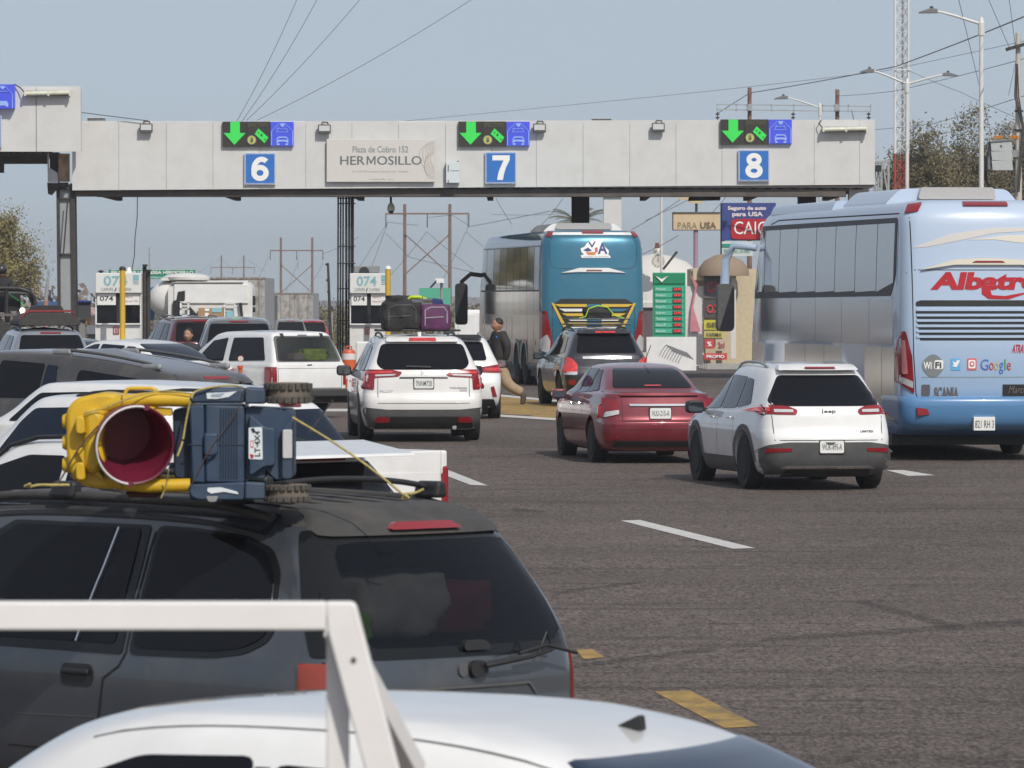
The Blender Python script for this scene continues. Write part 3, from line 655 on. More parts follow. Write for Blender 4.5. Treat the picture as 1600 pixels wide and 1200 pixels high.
t = thing('dome_camera', 'white dome security camera hanging from the canopy right of the cable column', 'camera', P(611, 330, GD + 1))
M().tube([P(610.5, 296, GD + 1), P(611, 318, GD + 1)], .03, 8).build('stem', DARKST, t, world=True)
c_ = P(611, 326, GD + 1); M().lathe([(.03, .16), (.06, .12), (.09, .08), (.10, -.02), (.09, -.06)], (c_.x, c_.y, c_.z), 'z', 16).build('housing', mat('cream_plastic', (.58, .56, .47), .4), t, smooth=60, world=True)
M().lathe([(.075, -.06), (.07, -.09), (.04, -.125), (.01, -.13)], (c_.x, c_.y, c_.z), 'z', 16).build('dome', GLASS, t, smooth=60, world=True)
tag(M().tube([P(215, 300, GD + 1), P(214.5, 340, GD + 1), P(211, 372, GD + 1), P(210, 400, GD + 1), P(203, 440, GD + 1)], .012, 5).build('dangling_cable', BLACK), 'thin black cable dangling from the canopy over the left booth', 'cable')
# small clutter on the canopy edge
for x, w_, h_, lab in ((150, 26, 5, 'low metal box on the canopy edge near its left end'), (940, 30, 4, 'flat grey tray on the canopy edge right of lane 7')):
    t = thing('roof_tray', lab, 'box', P(x, 190, GD + .5)); pbox('tray', x - w_ / 2, 190 - h_, x + w_ / 2, 190.5, GD + .4, .6, STEEL, t, bevel=.01); pbox('lid', x - w_ / 2 - 1, 190 - h_ - 1, x + w_ / 2 + 1, 190 - h_ - .2, GD + .35, .7, ACM, t)
# ------------------------------------------------------------------ booths
def booth(x, top, lab, scale=1.0, ac=False):
    d = GD - 1; t = thing('toll_booth', lab, 'booth', (PX(x + 36, d), d + .9, G(d)), group='toll booths')
    w = 72 * scale; WB = mat('booth_white', (.66, .66, .64), .5, noise=.04, dirt=.2); gb = HY + (CH - G(d)) * F / d
    def b(nm, x0, y0, x1, y1, dd, dep, m, bev=0, par=None): return pbox(nm, x + x0 * scale, top + y0, x + x1 * scale, top + y1, d + dd, dep, m, t, bev)
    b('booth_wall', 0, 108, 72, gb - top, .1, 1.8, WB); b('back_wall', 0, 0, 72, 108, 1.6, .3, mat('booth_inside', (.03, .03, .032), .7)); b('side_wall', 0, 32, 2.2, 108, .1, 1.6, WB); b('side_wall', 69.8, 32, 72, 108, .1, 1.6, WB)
    b('mullion', 33, 34, 39, 78, .1, .1, BLACK)
    b('window', 2.4, 34, 32.9, 79, .16, .03, GLASS); b('window', 39.1, 34, 69.6, 79, .16, .03, GLASS); b('lower_wall', 2.3, 79, 69.7, 107.9, .12, .1, WB)
    h = b('header_sign', 0, 0, 72, 31.5, -.06, 1.9, WB, .02)
    SK = mat('pale_teal_print', (.22, .42, .47), .5)
    ptext('074', x + 13 * scale, top + 4.5, x + 50 * scale, top + 20, d - .07, SK, t, bold=.02); ptext('CAPUFE', x + 9 * scale, top + 23, x + 28 * scale, top + 28, d - .07, GREYINK, t); ptext('24 HORAS', x + 36 * scale, top + 23, x + 56 * scale, top + 28, d - .07, GREYINK, t)
    q = lambda pts, m, nm: pcol(nm, [(x + a * scale, top + c) for a, c in pts], d - .075, .008, m, t)
    q([(30, 28), (32, 23), (33.5, 23), (32.5, 27), (31, 29)], INK, 'phone_symbol'); q([(59, 3), (68, 3), (68, 11), (59, 11)], SK, 'emblem'); q([(59, 13), (68, 13), (68, 14), (59, 14)], SK, 'emblem_line'); q([(59, 16), (68, 16), (68, 17), (59, 17)], SK, 'emblem_line')
    s = b('phone_sign', 3, 32.3, 32, 50, .04, .03, PLATE); ptext('074', x + 7 * scale, top + 36, x + 28 * scale, top + 44, d + .034, INK, t, bold=.015)
    s = b('notice_sign', 39.5, 32.3, 69, 50, .04, .03, PLATE); PK = mat('pink_print', (.42, .10, .17), .5); ptext('Agiliza tu', x + 42 * scale, top + 35.5, x + 58 * scale, top + 39.5, d + .034, PK, t); ptext('cruce con TAG', x + 42 * scale, top + 42, x + 67 * scale, top + 45.5, d + .034, PK, t)
    for a in ((28, 84, 29, 95), (36, 84, 37, 95), (28, 84, 37, 85), (28, 94.2, 37, 95.2), (31, 87, 32, 93), (33.5, 87, 34.5, 93)): b('red_symbol', *a, .085, .03, RED)
    b('window_sill', 1, 78.6, 71, 80.6, .02, .1, WHITE)
    return t
b1 = booth(149, 426.5, 'left white toll booth with 074 sign behind the white car roofs'); b2 = booth(546.5, 427, 'white toll booth with 074 sign left of the white crossover', .84)
for x, y0, y1, lab in ((191.5, 422, 560, 'yellow post in front of the left toll booth'), (606.3, 421, 560, 'yellow post with white cap in front of the right toll booth')):
    d_ = GD - 2.2; YP = mat('yellow_post_paint', (.58, .37, .035), .45, dirt=.3)
    t = thing('bollard_post', lab, 'post', (PX(x, d_), d_, G(d_)), group='yellow posts by the booths'); a = P(x, y0, d_)
    M().lathe([(.072, G(d_)), (.072, a.z)], (a.x, d_, 0), 'z', 14).build('post', YP, t, smooth=50, world=True); M().lathe([(.085, a.z), (.085, a.z + .05), (.05, a.z + .09), (.01, a.z + .1)], (a.x, d_, 0), 'z', 14).build('cap', WHITE if x > 300 else BLACK, t, smooth=50, world=True)
t = thing('air_conditioner', 'grey air conditioner with round fan on the right booth roof', 'air conditioner', P(574, 427, GD)); pbox('case', 553, 415.5, 592, 426.5, GD, .6, mat('ac_grey', (.20, .21, .22), .5), t, bevel=.02)
c_ = P(569, 425, GD); M().lathe([(.135, 0), (.135, .04)], (c_.x, GD - .03, c_.z + .0), 'y', 20).build('fan', BLACK, t, world=True)
t = thing('roof_beacon', 'white dome lamp on the left booth roof', 'lamp', P(201, 426, GD)); c_ = P(201.5, 423, GD); M().lathe([(.07, -.05), (.07, .03), (.05, .08), (.01, .1)], tuple(c_), 'z', 14).build('dome', WHITE, t, smooth=60, world=True); pbox('base', 193, 424, 206, 426.4, GD - .1, .3, WHITE, t)
t = thing('roof_vent', 'small black mushroom vent on the left booth roof', 'vent', P(158, 426, GD)); c_ = P(158, 426, GD); M().lathe([(.05, 0), (.05, .02), (.085, .025), (.07, .05), (.01, .065)], tuple(c_), 'z', 14).build('cowl', BLACK, t, smooth=50, world=True); M().lathe([(.03, -.01), (.03, .02)], tuple(c_), 'z', 10).build('pipe', BLACK, t, world=True)
# concrete lane dividers with black and white stripes
for x0_, x1_, lab in ((556, 620, 'white island nose with black diagonal stripe right of the barrel'), (150, 214, 'white island nose in front of the left booth')):
    d_ = GD - 3.5; t = thing('island_barrier', lab, 'barrier', (PX(x0_ + 30, d_), d_, G(d_))); a, b = PX(x0_, d_), PX(x1_, d_)
    M().box(a, d_, G(d_), b, d_ + 2, G(d_) + 1.05).build('block', WHITE, t, world=True, bevel=.04)
    for k in (.1, .55): M().prism([(a + k + .02, G(d_) + .05), (a + k + .2, G(d_) + .05), (a + k + .42, G(d_) + 1.0), (a + k + .24, G(d_) + 1.0)], d_ - .012, d_ + .01).build('black_stripe', BLACK, t, world=True)
# traffic barrel and delineator
ORP = mat('orange_plastic', (.56, .10, .03), .45, noise=.1, dirt=.2); WRF = mat('reflective_white', (.66, .62, .60), .4, noise=.1)
d_ = 132; q = gp(545, 598)
t = thing('traffic_barrel', 'orange traffic barrel with white bands beside the cable column', 'barrel', (PX(545, d_), d_, G(d_)))
zz = G(d_); c0 = (PX(545, d_), d_, zz)
M().lathe([(.24, 0), (.24, .08), (.2, .1), (.195, .3), (.185, .31), (.18, .52), (.17, .53), (.165, .74), (.155, .75), (.15, .93), (.12, .98), (.04, 1.0)], c0, 'z', 24).build('barrel', ORP, t, smooth=35, world=True)
for a, b, r in ((.32, .50, .187), (.76, .9, .161)): M().lathe([(r, a), (r - .006, b)], c0, 'z', 24).build('white_band', WRF, t, smooth=50, world=True)
M().tube([(c0[0] - .07, d_, zz + .96), (c0[0] - .06, d_, zz + 1.06), (c0[0] + .06, d_, zz + 1.06), (c0[0] + .07, d_, zz + .96)], .018, 8).build('handle', ORP, t, world=True)
M().lathe([(.30, 0), (.30, .06), (.245, .07)], c0, 'z', 24).build('rubber_base', RUBBER, t, world=True)
# ------------------------------------------------------------------ poles, wires, tower
WOOD = mat('weathered_wood', (.20, .12, .085), .9, noise=.3, nscale=3); WIRE = mat('wire', (.10, .10, .105), .6)
def hframe(xa, xb, ytop, d, lab, yarm=None, over=26, brace=True):
    t = thing('power_pole_frame', lab, 'power pole', (PX((xa + xb) / 2, d), d, G(d)), group='timber power pole frames')
    h = PZ(ytop, d); s = d / F
    for x in (xa, xb): M().tube([(PX(x, d), d, G(d)), (PX(x, d), d, h)], .19, 8, .14).build('pole', WOOD, t, world=True, smooth=60)
    ya = yarm or ytop + 18; o_ = over
    M().bar(P(xa - o_, ya, d - .2), P(xb + o_, ya, d - .2), .12, .16).build('crossarm', WOOD, t, world=True)
    for x in (xa - o_ + .5, (xa + xb) / 2, xb + o_ - .5):
        a = P(x, ya, d - .2); M().tube([a, a - Vector((0, 0, 1.3))], .05, 6).build('insulator', DARKST, t, world=True)
    if brace:
        y1, y2 = ya + (xb - xa) * .45, ya + (xb - xa) * 1.35
        M().bar(P(xa, y1, d - .25), P(xb, y2, d - .25), .11, .11).build('brace', WOOD, t, world=True); M().bar(P(xb, y1, d + .25), P(xa, y2, d + .25), .11, .11).build('brace', WOOD, t, world=True)
    return t
hframe(632.5, 703, 319, 545, 'timber H frame power pole seen above the booth and bus gap', 334, 30)
hframe(439, 488, 371, 775, 'timber H frame power pole behind the pale trailers', 391.5, 17)
hframe(346, 381, 399, 1170, 'small far timber H frame above the tank truck', 418, 17, brace=False)
t = thing('power_pole_frame', 'timber H frame with steel crossarm rising behind lane 8', 'power pole', (PX(1240, 281), 281, G(281)), group='timber power pole frames')
for x, yt in ((1171, 137), (1308, 140)): M().tube([(PX(x, 281), 281, G(281)), P(x, yt, 281)], .13, 10, .10).build('pole', WOOD, t, world=True, smooth=60); 
for ya in (163.5, 171.5): M().bar(P(1120, ya, 280.7), P(1360, ya + 3, 280.7), .04, .05).build('steel_crossarm', STEEL, t, world=True)
for x in (1120, 1150, 1205, 1240, 1285, 1325, 1360): M().bar(P(x, 162.5, 280.7), P(x, 174, 280.7), .04, .04).build('crossarm_strut', STEEL, t, world=True)
for x in (1121, 1239, 1357):
    a = P(x, 175, 280.7)
    for k in range(3): M().lathe([(.03, .05), (.10, 0), (.10, -.04), (.03, -.06)], (a.x, a.y, a.z - .1 - k * .17), 'z', 10).build('insulator', DARKST, t, world=True)
    M().tube([a, a - Vector((0, 0, .5))], .02, 6).build('insulator_rod', DARKST, t, world=True)
for x in (1171, 1308): pbox('pole_clamp', x - 4, 163, x + 4, 173, 280.6, .4, STEEL, t)
def wire(pix, d0, d1, lab, r=.02, sag=0):
    n = 24; pts = []
    for i in range(n + 1):
        u = i / n * (len(pix) - 1); k = min(int(u), len(pix) - 2); f = u - k
        x = pix[k][0] * (1 - f) + pix[k + 1][0] * f; y = pix[k][1] * (1 - f) + pix[k + 1][1] * f
        q = i / n; y += sag * 4 * q * (1 - q); d = d0 + (d1 - d0) * q; pts.append(P(x, y, d))
    tag(M().tube(pts, r, 5).build('overhead_wire', WIRE), lab, 'cable', 'overhead wires')
wire([(370, 190), (470, -14)], 151.5, 150, 'leftmost guy wire rising from the lane 6 display', .007, 8)
wire([(378, 190), (503, -14)], 151.5, 150, 'second guy wire rising from the lane 6 display', .007, 8)
wire([(386, 188), (574, -14)], 151.5, 150, 'third guy wire rising from the lane 6 display', .007, 6)
wire([(402, 188), (758, -14)], 151.5, 150, 'flattest guy wire rising from the lane 6 display', .007, 8)
wire([(128, 176), (232, 189)], 150.9, 150.9, 'short cable from the higher canopy block to the first floodlight', .012)
wire([(560, 196), (1100, 140), (1380, 108), (1620, 60)], 290, 200, 'faint upper wire crossing the sky to the right', .009, 4)
wire([(1174, 145), (1400, 98), (1620, 18)], 281, 150, 'heavy wire from the timber pole to the upper right corner', .02, 6)
wire([(1120, 178), (1172, 145)], 281, 281, 'guy wire from the steel crossarm tip to the timber pole', .02)
wire([(1495, -10), (1560, 260)], 150, 230, 'steep wire left of the concrete utility pole', .009); wire([(1540, -10), (1577, 76)], 150, 170, 'steep wire nearest the concrete utility pole', .008); wire([(1575, -10), (1586, 74)], 150, 170, 'near vertical wire at the upper right corner', .008)
wire([(1308, 150), (1400, 137), (1600, 92)], 281, 170, 'thin wire crossing behind the lattice tower', .011, 5); wire([(1418, 110), (1500, 140), (1591, 185)], 234, 170, 'wire falling from the lattice tower to the concrete pole', .009, 4)
wire([(1340, 205), (1460, 190), (1600, 150)], 281, 170, 'low wire just right of the canopy end', .012, 3); wire([(1330, 172), (1345, 235)], 281, 281, 'slack lead hanging off the timber pole crossarm', .02)
WLAB = ['rising from above the right booth to the first tall pole', 'dropping left of the first tall pole by the dome camera', 'fanning right from the dome camera towards the bus', 'running level past both tall poles to the bus', 'fanning down left from between the two tall poles', 'fanning down right from between the two tall poles', 'hanging as a short insulator string right of the second tall pole', 'falling left from the second tall pole to its foot', 'falling right from the second tall pole over the bus front', 'slanting under lane sign seven near the top', 'slanting under the canopy toward the pale column', 'running level just under the canopy over the bus', 'falling left from the middle timber frame', 'hanging short from the middle timber frame crossarm', 'rising right from the middle timber frame to the cable column', 'falling right of the middle timber frame', 'falling inside the middle timber frame', 'draped over the small far timber frame', 'rising steeply between the pale column and the cream sign', 'rising from the bus corner toward the cream sign', 'crossing behind the cream sign to the billboard top', 'rising right above the cream sign']
for i, (pp, da, db) in enumerate([([(560, 420), (606, 345), (655, 352)], 545, 560), ([(606, 348), (560, 470)], 545, 700), ([(604, 365), (640, 400), (760, 430)], 545, 500), ([(667, 340), (706, 334), (735, 352), (860, 330)], 545, 400), ([(667, 362), (610, 430)], 545, 620), ([(667, 362), (740, 420)], 545, 480), ([(730, 335), (730, 362)], 545, 545), ([(728, 362), (690, 440)], 545, 640), ([(728, 362), (800, 420)], 545, 460), ([(775, 310), (800, 350)], 300, 300), ([(880, 310), (838, 360)], 300, 300), ([(770, 335), (890, 333)], 400, 400), ([(420, 400), (400, 440)], 775, 850), ([(466, 398), (466, 420)], 775, 775), ([(506, 396), (560, 370)], 775, 600), ([(505, 410), (470, 470)], 775, 900), ([(466, 410), (440, 470)], 775, 900), ([(312, 425), (346, 401), (364, 420), (381, 401), (415, 425)], 1170, 1170), ([(985, 360), (1080, 300)], 240, 240), ([(985, 405), (1060, 368)], 240, 240), ([(1008, 345), (1128, 283)], 260, 260), ([(1100, 345), (1140, 300)], 260, 260)]):
    wire(pp, da, db, 'thin power line strand %s' % WLAB[i], .022 if da > 500 else .014, 2)
# floodlight / street light poles
LPM = mat('lamp_pole_white', (.62, .62, .60), .4, noise=.05)
def street_light(x, yt, d, arms, lab, r=.09):
    t = thing('street_light', lab, 'street light', (PX(x, d), d, G(d)), group='street lights'); s = d / F
    M().tube([(PX(x, d), d, G(d)), (PX(x, d), d, G(d) + 3), P(x, yt, d)], r, 12, r * .72).build('pole', LPM, t, world=True, smooth=60)
    M().lathe([(r * 1.1, -.35), (r * 1.1, 0), (r * .7, .1), (.01, .18)], tuple(P(x, yt, d)), 'z', 10).build('pole_cap', LPM, t, world=True)
    for dx, dy in arms:
        pts = [P(x, yt + 6 * .06 / s * .1, d), P(x + dx * .45, yt + dy * .62, d), P(x + dx * .68, yt + dy * .93, d), P(x + dx * .8, yt + dy, d)]
        M().tube(pts, r * .5, 8, r * .34).build('arm', LPM, t, world=True, smooth=60)
        a = P(x + dx * .74, yt + dy, d); b = P(x + dx * 1.05, yt + dy + 1, d)
        h = M().prism([(a.x, a.z - .05), (b.x, b.z - .04), (b.x, b.z + .0), (a.x + (b.x - a.x) * .35, a.z + .09), (a.x, a.z + .06)], d - .13, d + .13).build('lamp_head', mat('lamp_head_grey', (.16, .16, .165), .5), t, world=True, bevel=.01)
        c = P(x + dx * .84, yt + dy, d); M().lathe([(.05, .05), (.05, .13), (.02, .14)], tuple(c), 'z', 8).build('photocell', BLACK, t, world=True)
street_light(1533, 36, 160, [(-93, -18)], 'tall white street light with one arm behind the pale blue bus', .085)
street_light(1417, 130, 208, [(-70, -19), (76, -13)], 'twin arm street light standing right behind the lattice tower', .085)
street_light(1281, 167, 225, [(-68, -14)], 'street light with one arm poking above the lane 8 panels', .065)
street_light(1033.5, 250, 250, [], 'slim white lamp pole beyond the teal bus', .075)
t = thing('lattice_tower', 'red and white lattice radio tower right of the canopy', 'tower', (PX(1408.5, 235), 235, G(235)))
TW = mat('tower_white', (.66, .66, .65), .5); TR = mat('tower_red', (.38, .05, .035), .55)
dT = 235; leg = [(PX(1398, dT), dT), (PX(1419, dT), dT), (PX(1411, dT), dT + .5)]
z_ = G(dT); zc = PZ(240, dT); zt_ = 20.5
for (a, b, m) in ((z_, zc, TR), (zc, zt_, TW)):
    for (x, y) in leg: M().tube([(x, y, a), (x, y, b)], .045, 8).build('leg', m, t, world=True, smooth=60)
    lt = M(); z = a; k = 0
    while z < b - .55:
        for i in range(3):
            p, q = leg[i], leg[(i + 1) % 3]; z2 = z + .55
            lt.tube([(*p, z), (*q, z2)], .014, 5); lt.tube([(*q, z), (*p, z2)], .014, 5); 
            if k % 1 == 0: lt.tube([(*p, z2), (*q, z2)], .012, 5)
        z += .55; k += 1
    o = lt.build('lattice', m, t, world=True); o['kind'] = 'stuff'
pbox('antenna_bracket', 1393, 108.5, 1424, 110, dT - .1, .06, TW, t)
t = thing('utility_pole', 'concrete utility pole with crossarms at the right edge', 'power pole', (PX(1591, 170), 170, G(170)))
CONC = mat('pole_concrete', (.50, .47, .43), .85, noise=.1)
M().tube([(PX(1592.5, 170), 170, G(170)), P(1590, 52, 170)], .14, 12, .07).build('pole', CONC, t, world=True, smooth=60)
M().bar(P(1571, 78, 169.8), P(1612, 66, 169.8), .12, .10).build('crossarm', DARKST, t, world=True); M().bar(P(1595, 70, 170), P(1620, 74, 170), .08, .06).build('crossarm', STEEL, t, world=True)
M().bar(P(1594, 62, 170.1), P(1575, 150, 170.1), .012, .012).build('stay', WIRE, t, world=True)
for k in range(3): M().tube([P(1587 + k, 100, 169.8), P(1585 + k * 3, 150, 169.75), P(1597 + k, 200, 169.8), P(1590 + k, 300, 169.8)], .02, 6).build('down_lead', DARKST, t, world=True)
for y in (175, 205, 243): M().lathe([(.135, 0), (.135, .05)], tuple(P(1591.5, y, 170)), 'z', 12).build('pole_band', BLACK, t, world=True)
t = thing('recloser_box', 'grey electrical box with orange bushings mounted beside the concrete pole', 'electrical box', P(1565, 266, 169.5))
RG = mat('recloser_grey', (.42, .45, .45), .4, noise=.05)
for i, (a, b) in enumerate(((219.5, 236), (236.8, 250.5), (251.3, 266))): pcol('cabinet_section', [(1547 + i, a), (1580 + i * .5, a - 1), (1582 + i * .3, b), (1549 + i, b)], 169.3, .6, RG, t)
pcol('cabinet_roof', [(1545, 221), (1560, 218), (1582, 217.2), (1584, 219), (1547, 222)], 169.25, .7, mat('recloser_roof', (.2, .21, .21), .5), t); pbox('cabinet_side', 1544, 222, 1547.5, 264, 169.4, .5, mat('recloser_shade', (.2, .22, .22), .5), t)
for k, x in enumerate((1554, 1559, 1564, 1579, 1584, 1589)):
    for j in range(2): M().lathe([(.03, -.03), (.06, 0), (.03, .03)], tuple(P(x, 216.5 - j * 3, 169.5)), 'z', 10).build('bushing', mat('orange_ceramic', (.55, .22, .03), .4), t, world=True)
pcol('emblem', [(1562, 227), (1566, 227), (1564, 232)], 169.29, .01, INK, t)
for k in range(3): M().tube([P(1547, 225 + k * 8, 169.3), P(1541 - k, 245, 169.2), P(1541 - k, 280, 169.2), P(1550, 300 + k * 2, 169.2), P(1570, 303 + k, 169.2), P(1586, 298, 169.4)], .028, 6).build('cable', BLACK, t, world=True, smooth=60)
M().bar(P(1580, 240, 169.7), P(1592, 240, 169.9), .07, .2).build('mounting_arm', STEEL, t, world=True)
t = thing('steel_gantry', 'white galvanised steel frame at the right end of the canopy', 'frame', (PX(1378, 165), 165, G(165)))
for x in (1367, 1372, 1377, 1388): M().bar((PX(x, 165), 165, G(165)), P(x, 255, 165), .06, .06).build('upright', STEEL, t, world=True)
M().bar(P(1366, 254, 165), P(1391, 253, 165), .06, .08).build('top_beam', STEEL, t, world=True); pbox('lamp_box', 1368, 258, 1377, 268, 164.8, .3, BLACK, t); M().bar(P(1380, 258, 165), P(1386, 300, 165), .04, .04).build('diagonal', STEEL, t, world=True)
t = thing('camera_mast', 'thin dark mast with three small cameras behind the barrel', 'pole', (PX(517, 150), 150, G(150)))
M().tube([(PX(519, 150), 150, G(150)), P(512.5, 411, 150)], .05, 8, .03).build('mast', DARKST, t, world=True, smooth=60); pbox('mast_box', 514, 488, 520, 520, 150, .12, STEEL, t)
for x, y in ((510, 413), (511, 438), (512.5, 456)): pbox('camera', x - 1.5, y - 1.5, x + 2.5, y + 1.5, 149.7, .2, BLACK, t)
for x, yt, lab in ((226, 413, 'thin dark mast with camera just right of the left booth'), (232, 421, 'second dark mast right of the left booth')):
    t = thing('camera_mast', lab, 'pole', (PX(x, 140), 140, G(140))); M().tube([(PX(x, 140), 140, G(140)), P(x, yt, 140)], .05, 8).build('mast', DARKST, t, world=True, smooth=60); pbox('camera', x, yt, x + 4, yt + 3, 139.8, .2, BLACK, t)
t = thing('radio_mast', 'faint thin radio mast above the green welcome sign', 'tower', (PX(233.5, 600), 600, G(600))); M().tube([(PX(233.5, 600), 600, G(600)), P(233.5, 386, 600)], .12, 6, .06).build('mast', STEEL, t, world=True); M().bar(P(231, 398, 600), P(236, 398, 600), .08, .08).build('crossbar', STEEL, t, world=True)
# ------------------------------------------------------------------ background signs and buildings
t = thing('green_welcome_sign', 'green overhead road sign reading TE DESEA HERMOSILLO behind the left booth', 'sign', (PX(240, 250), 250, G(250)))
SG = mat('road_sign_green', (.02, .26, .17), .4); pbox('sign_panel', 170, 420, 305, 436, 250, .1, SG, t); pbox('border', 171, 420.6, 304, 421.4, 249.97, .02, WHITEP, t)
ptext('FELIZ VIAJE LES DESEA HERMOSILLO', 174, 423, 302, 430, 249.95, WHITEP, t, bold=.02); ptext('Bienvenidos a casa', 222, 431.5, 262, 435, 249.95, WHITEP, t)
for x in (180, 300): M().tube([(PX(x, 250), 250.2, G(250)), P(x, 436, 250.2)], .08, 8).build('post', STEEL, t, world=True)
t = thing('roadside_sign', 'small green sign panel behind the luggage of the white crossover', 'sign', (PX(676, 240), 240, G(240)))
pbox('sign_panel', 655, 450, 704, 485, 240, .08, mat('pale_green', (.08, .38, .25), .5), t); M().tube([(PX(680, 240), 240.1, G(240)), P(680, 450, 240.1)], .06, 8).build('post', STEEL, t, world=True)
t = thing('security_camera', 'white box camera on an arm above the luggage of the white crossover', 'camera', P(683, 445, 139)); pbox('camera_body', 680, 435, 694, 442, 139, .3, WHITE, t); pcol('hood', [(671, 449), (682, 437), (682, 441), (674, 450)], 139, .2, BLACK, t); M().tube([(PX(690, 139.2), 139.2, G(139)), P(690, 442, 139.2)], .035, 8).build('pole', STEEL, t, world=True)
t = thing('hanging_sign', 'cream sign reading PARA USA on a mauve post', 'sign', (PX(1087, 215), 215, G(215)))
CRS = mat('cream_sign', (.56, .44, .28), .6, noise=.06, dirt=.2); pbox('sign_panel', 1052, 333, 1124.5, 359, 215, .2, CRS, t); pbox('frame', 1051, 331.5, 1125.5, 333, 214.95, .3, DARKST, t); pbox('frame', 1051, 359, 1125.5, 360, 214.95, .3, DARKST, t); pbox('frame', 1050.6, 332, 1052, 360, 214.95, .3, DARKST, t)
ptext('PARA', 1059, 347, 1089, 357, 214.97, mat('faded_brown', (.30, .23, .15), .6), t); ptext('USA', 1094, 347, 1119, 357, 214.97, mat('brown_print', (.16, .11, .07), .6), t, bold=.03)
M().tube([(PX(1087, 215), 215.1, G(215)), P(1087, 360, 215.1)], .085, 10).build('post', mat('mauve_paint', (.30, .20, .28), .6), t, world=True, smooth=60); M().tube([P(1088, 331, 215.1), P(1088, 318, 215.1)], .05, 8).build('upper_post', DARKST, t, world=True); pcol('top_sign', [(1060, 300), (1104, 300), (1104, 310), (1095, 318), (1080, 318), (1072, 312), (1060, 312)], 215, .2, CRS, t)
t = thing('billboard', 'blue billboard reading Seguro de auto para USA with red CAIC logo', 'billboard', (PX(1168, 230), 230, G(230)))
pbox('panel', 1128, 317, 1212, 376, 230, .2, mat('navy_print', (.035, .055, .22), .5, noise=.08), t); ptext('Seguro de auto', 1137, 322, 1197, 330, 229.97, mat('pale_pink_print', (.70, .62, .66), .5), t, bold=.04); ptext('para USA', 1144, 331, 1192, 340, 229.97, MATS['pale_pink_print'], t, bold=.04)
M().prism(corner([(PX(1142, 230), PZ(374, 230)), (PX(1208, 230), PZ(374, 230)), (PX(1208, 230), PZ(342, 230)), (PX(1142, 230), PZ(342, 230))], .2, 3), 229.94, 229.99).build('logo_field', RED, t, world=True); ptext('CAIC', 1147, 346, 1198, 366, 229.92, WHITEP, t)
pbox('lower_panel', 1128, 377, 1176, 400, 230, .2, mat('pale_sign', (.55, .60, .58), .5), t); pbox('green_band', 1128.5, 381, 1175, 386, 229.96, .02, SG, t); ptext('SERVICIO 24 HRS', 1131, 389, 1172, 395, 229.96, SG, t)
for x in (1129, 1200): M().tube([(PX(x, 230.3), 230.3, G(230)), P(x, 318, 230.3)], .09, 8).build('post', DARKST, t, world=True)
# palapa / dome building and shop
DOMEM = mat('cream_dome', (.62, .60, .56), .7, noise=.05)
t = thing('dome_building', 'white dome roofed building behind the green price board', 'building', (PX(1035, 300), 300, G(300)))
M().lathe([(2.9, 0), (2.9, 3.0), (2.75, 3.7), (2.3, 4.4), (1.6, 5.0), (.8, 5.3), (.1, 5.42)], (PX(1025, 303), 303, G(300)), 'z', 32).build('dome', DOMEM, t, smooth=60, world=True)
c_ = (PX(1025, 303), 303, G(300)); M().lathe([(2.93, .3), (2.93, 2.6)], c_, 'z', 32).build('dark_wall', mat('brown_wall', (.13, .09, .10), .8, noise=.2), t, smooth=60, world=True); M().lathe([(3.1, 2.6), (3.1, 2.85), (2.8, 3.0)], c_, 'z', 32).build('cornice', DOMEM, t, smooth=40, world=True)
t = thing('clock_sculpture', 'cream round clock with small head and brown hat on top of the dome building', 'clock', P(1029, 418, 299.5))
c_ = P(1028.5, 408, 299); 
M().lathe([(.36, 0), (.36, .12), (.3, .14)], (c_.x, 299, c_.z), 'y', 24).build('clock_case', mat('clock_cream', (.64, .60, .52), .5), t, smooth=40, world=True)
for k in range(12): a = k * math.pi / 6; M().box(c_.x + .29 * math.cos(a) - .02, 298.97, c_.z + .27 * math.sin(a) - .02, c_.x + .29 * math.cos(a) + .02, 299.0, c_.z + .27 * math.sin(a) + .02).build('hour_mark', INK, t, world=True)
M().bar((c_.x, 298.96, c_.z - .03), (c_.x, 298.96, c_.z + .2), .025, .02).build('clock_hand', INK, t, world=True); M().lathe([(.24, -.1), (.26, .0), (.2, .14), (.05, .2)], (c_.x, 299.1, c_.z + .5), 'z', 18).build('head', MATS['clock_cream'], t, smooth=50, world=True)
M().lathe([(.15, 0), (.16, .02), (.12, .06), (.10, .24), (.01, .25)], (c_.x - .05, 299.1, c_.z + .7), 'z', 14).build('hat', mat('hat_brown', (.14, .035, .03), .7), t, smooth=40, world=True)
for k in (-.11, .11): M().box(c_.x + k - .03, 298.83, c_.z + .52, c_.x + k + .03, 298.87, c_.z + .58).build('eye', INK, t, world=True)
tag(M().bar(P(1036, 421, 210), P(1058, 393, 210), .09, .09).build('tilted_beam', DARKST), 'dark slanted floodlight arm in front of the white dome', 'bracket')
t = thing('price_board', 'green fuel price board with red digits beside the teal bus', 'price sign', (PX(1046, 200), 200, G(200)))
SG2 = mat('board_green', (.02, .30, .16), .4); pbox('board', 1020, 426, 1071, 527, 200, .25, SG2, t); pbox('header', 1021, 428, 1070, 443, 199.95, .05, mat('deep_green', (.01, .22, .10), .4), t); pcol('header_logo', [(1024, 431), (1034, 436), (1044, 431), (1034, 441)], 199.9, .04, WHITEP, t)
